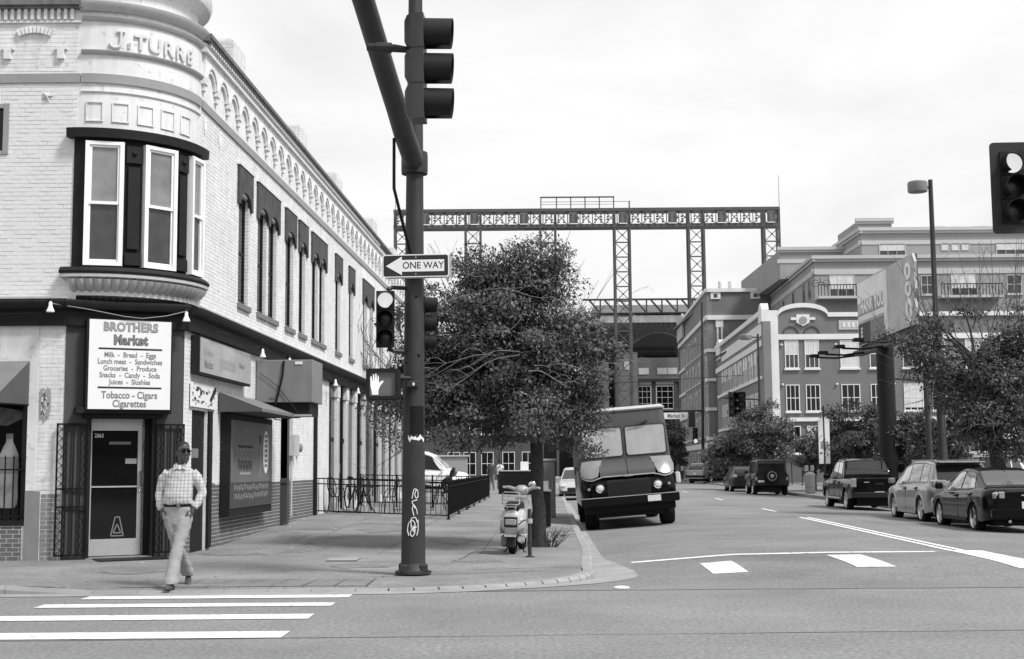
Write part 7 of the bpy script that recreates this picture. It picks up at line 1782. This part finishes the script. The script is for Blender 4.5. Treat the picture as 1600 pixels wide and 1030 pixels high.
kb = thing('lot_kiosk', 'small lot kiosk with pitched awning beside the billboard column', 'kiosk', (18.6,74,.1)); MB().bbox(-.9,.9,0,1.6,0,2.2,.03).build('hut', M['stadium_d'], kb); MB().add([(-1.2,-.5,2.15),(1.0,-.5,2.15),(1.0,-.5,2.75),(.6,-.5,2.9),(-1.2,1.7,2.15),(1.0,1.7,2.15),(1.0,1.7,2.75),(.6,1.7,2.9)],[(0,1,2,3),(4,5,6,7),(0,3,7,4),(3,2,6,7),(0,1,5,4)]).build('awning', M['metalbox'], kb); MB().box(-.5,.2,-.05,0,.9,1.6).build('notice', M['signwhite'], kb)
# --- low dark building at the end of the left pavement
db = thing('brick_building', 'low dark shopfront building at the end of the left pavement', 'building', (-5,150,.1), world=True)
MB().box(-30,3.4,150,170,0,9).build('wall', M['brick_base'], db)
for a in (-26,-21,-16,-11,-7.4,-5.6,-3.6,-1.2,1.0): win(db,fF(150),a,a+1.4,.6,3.2,2,2,'trim_far','pane_dark',sill=False); win(db,fF(150),a,a+1.4,5.2,7.6,2,2,'trim_far','pane_dark')
lw2 = thing('lot_wall', 'low grey wall in the lot behind the seated person', 'wall', (-5,84,.2), world=True); MB().bbox(-12,-2.9,84,84.4,-.1,2.2,.03).build('wall', M['stucco'], lw2); MB().box(-12.1,-2.8,83.9,84.5,2.2,2.3).build('coping', M['stone'], lw2)
# --- stadium
st_ = thing('stadium', 'ballpark grandstand with brick piers and dark tiers at the street end', 'stadium', (18,210,0), world=True)
FT = fF(205)
MB().box(-20,60,212,240,0,14).build('grandstand', M['stadium_d'], st_)
for k in range(9): MB().box(14.5,27,206.5+k*1.5,208+k*1.5,14+k*.85,14.5+k*.85).build('seating_tier', M['steel_far' if k % 2 else 'stadium_d'], st_)
MB().box(12,60,222,224,12,25).build('tier_back', M['stadium_d'], st_)
MB().box(14,60,205,215,23.8,24.9).build('roof_fascia', M['trim_far'], st_); MB().box(13,60,207,216,25.6,26.8).build('upper_concourse', M['stucco_l'], st_)
ar = MB()
for k in range(20):
    t0,t1 = k/20,(k+1)/20; z0,z1 = 19.2+3.0*math.sin(math.pi*(.15+.7*t0)), 19.2+3.0*math.sin(math.pi*(.15+.7*t1)); ar.tube([(19+8*t0,205.5,z0),(19+8*t1,205.5,z1)],.16,6)
    ar.tube([(19+8*t0,205.5,z0),(19+8*(t1 if k % 2 else t0),205.5,23.8)],.08,5)
ar.build('arch_truss', M['steel_far'], st_)
for k in range(5): MB().box(19,27.5,205.4,205.6,22.0+k*.35,22.1+k*.35).build('louvre', M['steel_far'], st_)
for (a,b,z) in ((13.2,14.9,17.5),(15.9,19.4,19.0),(10,11.2,15)): MB(FT).box(a,b,0,1.4,0,z).build('brick_pier', M['stadium_brick'], st_)
MB(FT).box(17.3,18.1,1.4,1.5,16.3,17.8).build('pier_panel', M['stucco_l'], st_)
MB(FT).box(19.4,40,0,.6,14.9,18.2).build('concourse_wall', M['stadium_brick'], st_); MB(FT).box(19.4,40,-.5,.0,10,15).build('window_wall', M['brick_base'], st_); MB(FT).box(19.4,40,0,.5,14.5,14.9).build('string_course', M['steel_far'], st_)
for a in (19.4,25.4,29): MB(FT).box(a-.25,a+.25,0,.3,0,14.5).build('mullion_pier', M['brick_base'], st_)
for (a,b) in ((17.6+1.9,21.6),(22.3,25.1),(26,28.8)): win(st_,FT,a,b,10.2,13.9,3,4,'trim_far','pane_dark',t=.16,sill=False); MB(FT).box(a,b,.0,.2,14.05,14.6).build('transom_panel', M['stucco_l'], st_)
for a in (19.6,22.5,24): MB(FT).box(a,a+1.6,.6,.7,15.6,16.6).build('bright_opening', M['pane_sky'], st_)
tr_ = MB()
for k in range(14):
    a = 12+k*2.4; tr_.tube([(a,204,27.3),(a+1.8,204,25.2)],.16,5); tr_.tube([(a+1.8,204,25.2),(a+1.8,204,27.3)],.13,5)
tr_.tube([(11,204,27.3),(50,204,27.3)],.17,5).tube([(11,204,25.2),(50,204,25.2)],.1,5); tr_.build('roof_truss', M['steel_far'], st_)
sb_ = thing('scoreboard_frame', 'steel scoreboard gantry on lattice towers above the tree', 'scoreboard', (12,200,0), world=True)
TW = [-17.9,-7.05,4.5,15.9,27.3,38.9]
def bar(mb, p, q, t=.11): mb.tube([p,q], t, 4)
for xt in TW:
    t_ = MB(); w = 2.3
    for x in (xt,xt+w):
        for y in (200,202): t_.box(x-.16,x+.16,y-.16,y+.16,0,40.9)
    t_ = t_.build('tower_legs', M['steel_far'], sb_); br_ = MB()
    z = 6.0
    while z < 37.5:
        bar(br_,(xt,200,z),(xt+w,200,z+2.25),.06); bar(br_,(xt+w,200,z),(xt,200,z+2.25),.06); br_.box(xt,xt+w,199.9,200.1,z-.09,z+.09); br_.box(xt+w/2-.14,xt+w/2+.14,199.85,200,z+1.0,z+1.28); z += 2.28
    br_.build('bracing', M['steel_far'], t_, loc=(0,0,0))
for (z,h) in ((40.75,.5),(38.25,.55)):
    for y in (200,202): MB().box(-18.1,41.3,y-.2,y+.2,z-h/2,z+h/2).build('chord', M['steel_far'], sb_)
x = -17.9; k = 0; pr = random.Random(6)
while x < 39.6:
    w = 1.9; d_ = MB(); bar(d_,(x,200,38.4),(x+w,200,40.6),.06); bar(d_,(x+w,200,38.4),(x,200,40.6),.06); bar(d_,(x+w,200,38.4),(x+w,200,40.6),.07); d_.build('lattice', M['steel_far'], sb_)
    if k % 4 == 2: MB().add([(x+.2,199.6,38.6),(x+1.3,199.6,38.6),(x+1.8,199.6,39.4),(x+1.3,199.6,40.3),(x+.2,199.6,40.3)],[(0,1,2,3,4)]).build('letter_panel', M['panel_far'], sb_)
    for q in range(2):
        xx = x+.45+q*.85; m_ = MB(); zz = 38.65
        while zz < 40.2: e = pr.uniform(.05,.22); m_.box(xx-e,xx+e,199.55,199.75,zz,zz+.26); zz += .40
        m_.build('floodlight_cluster', M['steel_far'], sb_)
    x += w; k += 1
up = MB(); 
for xx in (4.6,7.0,9.2,11.4,13.6,15.8): up.box(xx-.08,xx+.08,199.9,200.1,41,42.8)
up.box(4.5,15.9,199.9,200.1,42.65,42.85).box(4.5,18.2,199.95,200.05,42.0,42.06).box(18.1,18.3,199.9,200.1,41,42.1).box(4.5,15.9,199.96,200.04,41.6,41.65); up.build('top_frame', M['steel_far'], sb_)
MB().cyl((41.3,200,41),(41.3,200,46),.05,.03,n=5).build('mast', M['steel_far'], sb_); MB().cyl((-17.8,200,41),(-17.8,200,45),.05,.03,n=5).build('mast', M['steel_far'], sb_)
# distant low roofs either side so the streets do not end in the open
for (x0,x1,y,h,lab) in ((30,120,250,8,'distant low roofs far right'),(-120,-40,180,9,'distant low roofs far left')):
    fb2 = thing('distant_building', lab, 'building', ((x0+x1)/2,y,0), world=True); MB().box(x0,x1,y,y+20,0,h).build('wall', M['stucco'], fb2); MB().box(x0-.5,x1+.5,y-.5,y+20.5,h,h+.5).build('roof', M['hood'], fb2)

# --- rows added behind the camera to darken reflections, themselves out of view
for (x0,x1,h,lab) in ((-46,-7,9.5,'unseen brown brick row added behind the camera for reflections, market side'),(15,62,8.0,'unseen low brick row added behind the camera for reflections, parked cars side')):
    nb_ = thing('brick_building', lab, 'building', ((x0+x1)/2,-24,0), world=True)
    MB().box(x0,x1,-36,-22,-.1,h).build('wall', M['brick_far'], nb_); MB().box(x0-.2,x1+.2,-36.2,-21.8,h,h+.5).build('coping', M['stone'], nb_)
    fB = lambda a,o,hh: (a, -22+o, hh)
    x = x0+2
    while x < x1-3:
        for z in (1.0,5.0): win(nb_,fB,x,x+1.8,z,z+2.4,2,2,'trim_far','pane_dark')
        x += 4
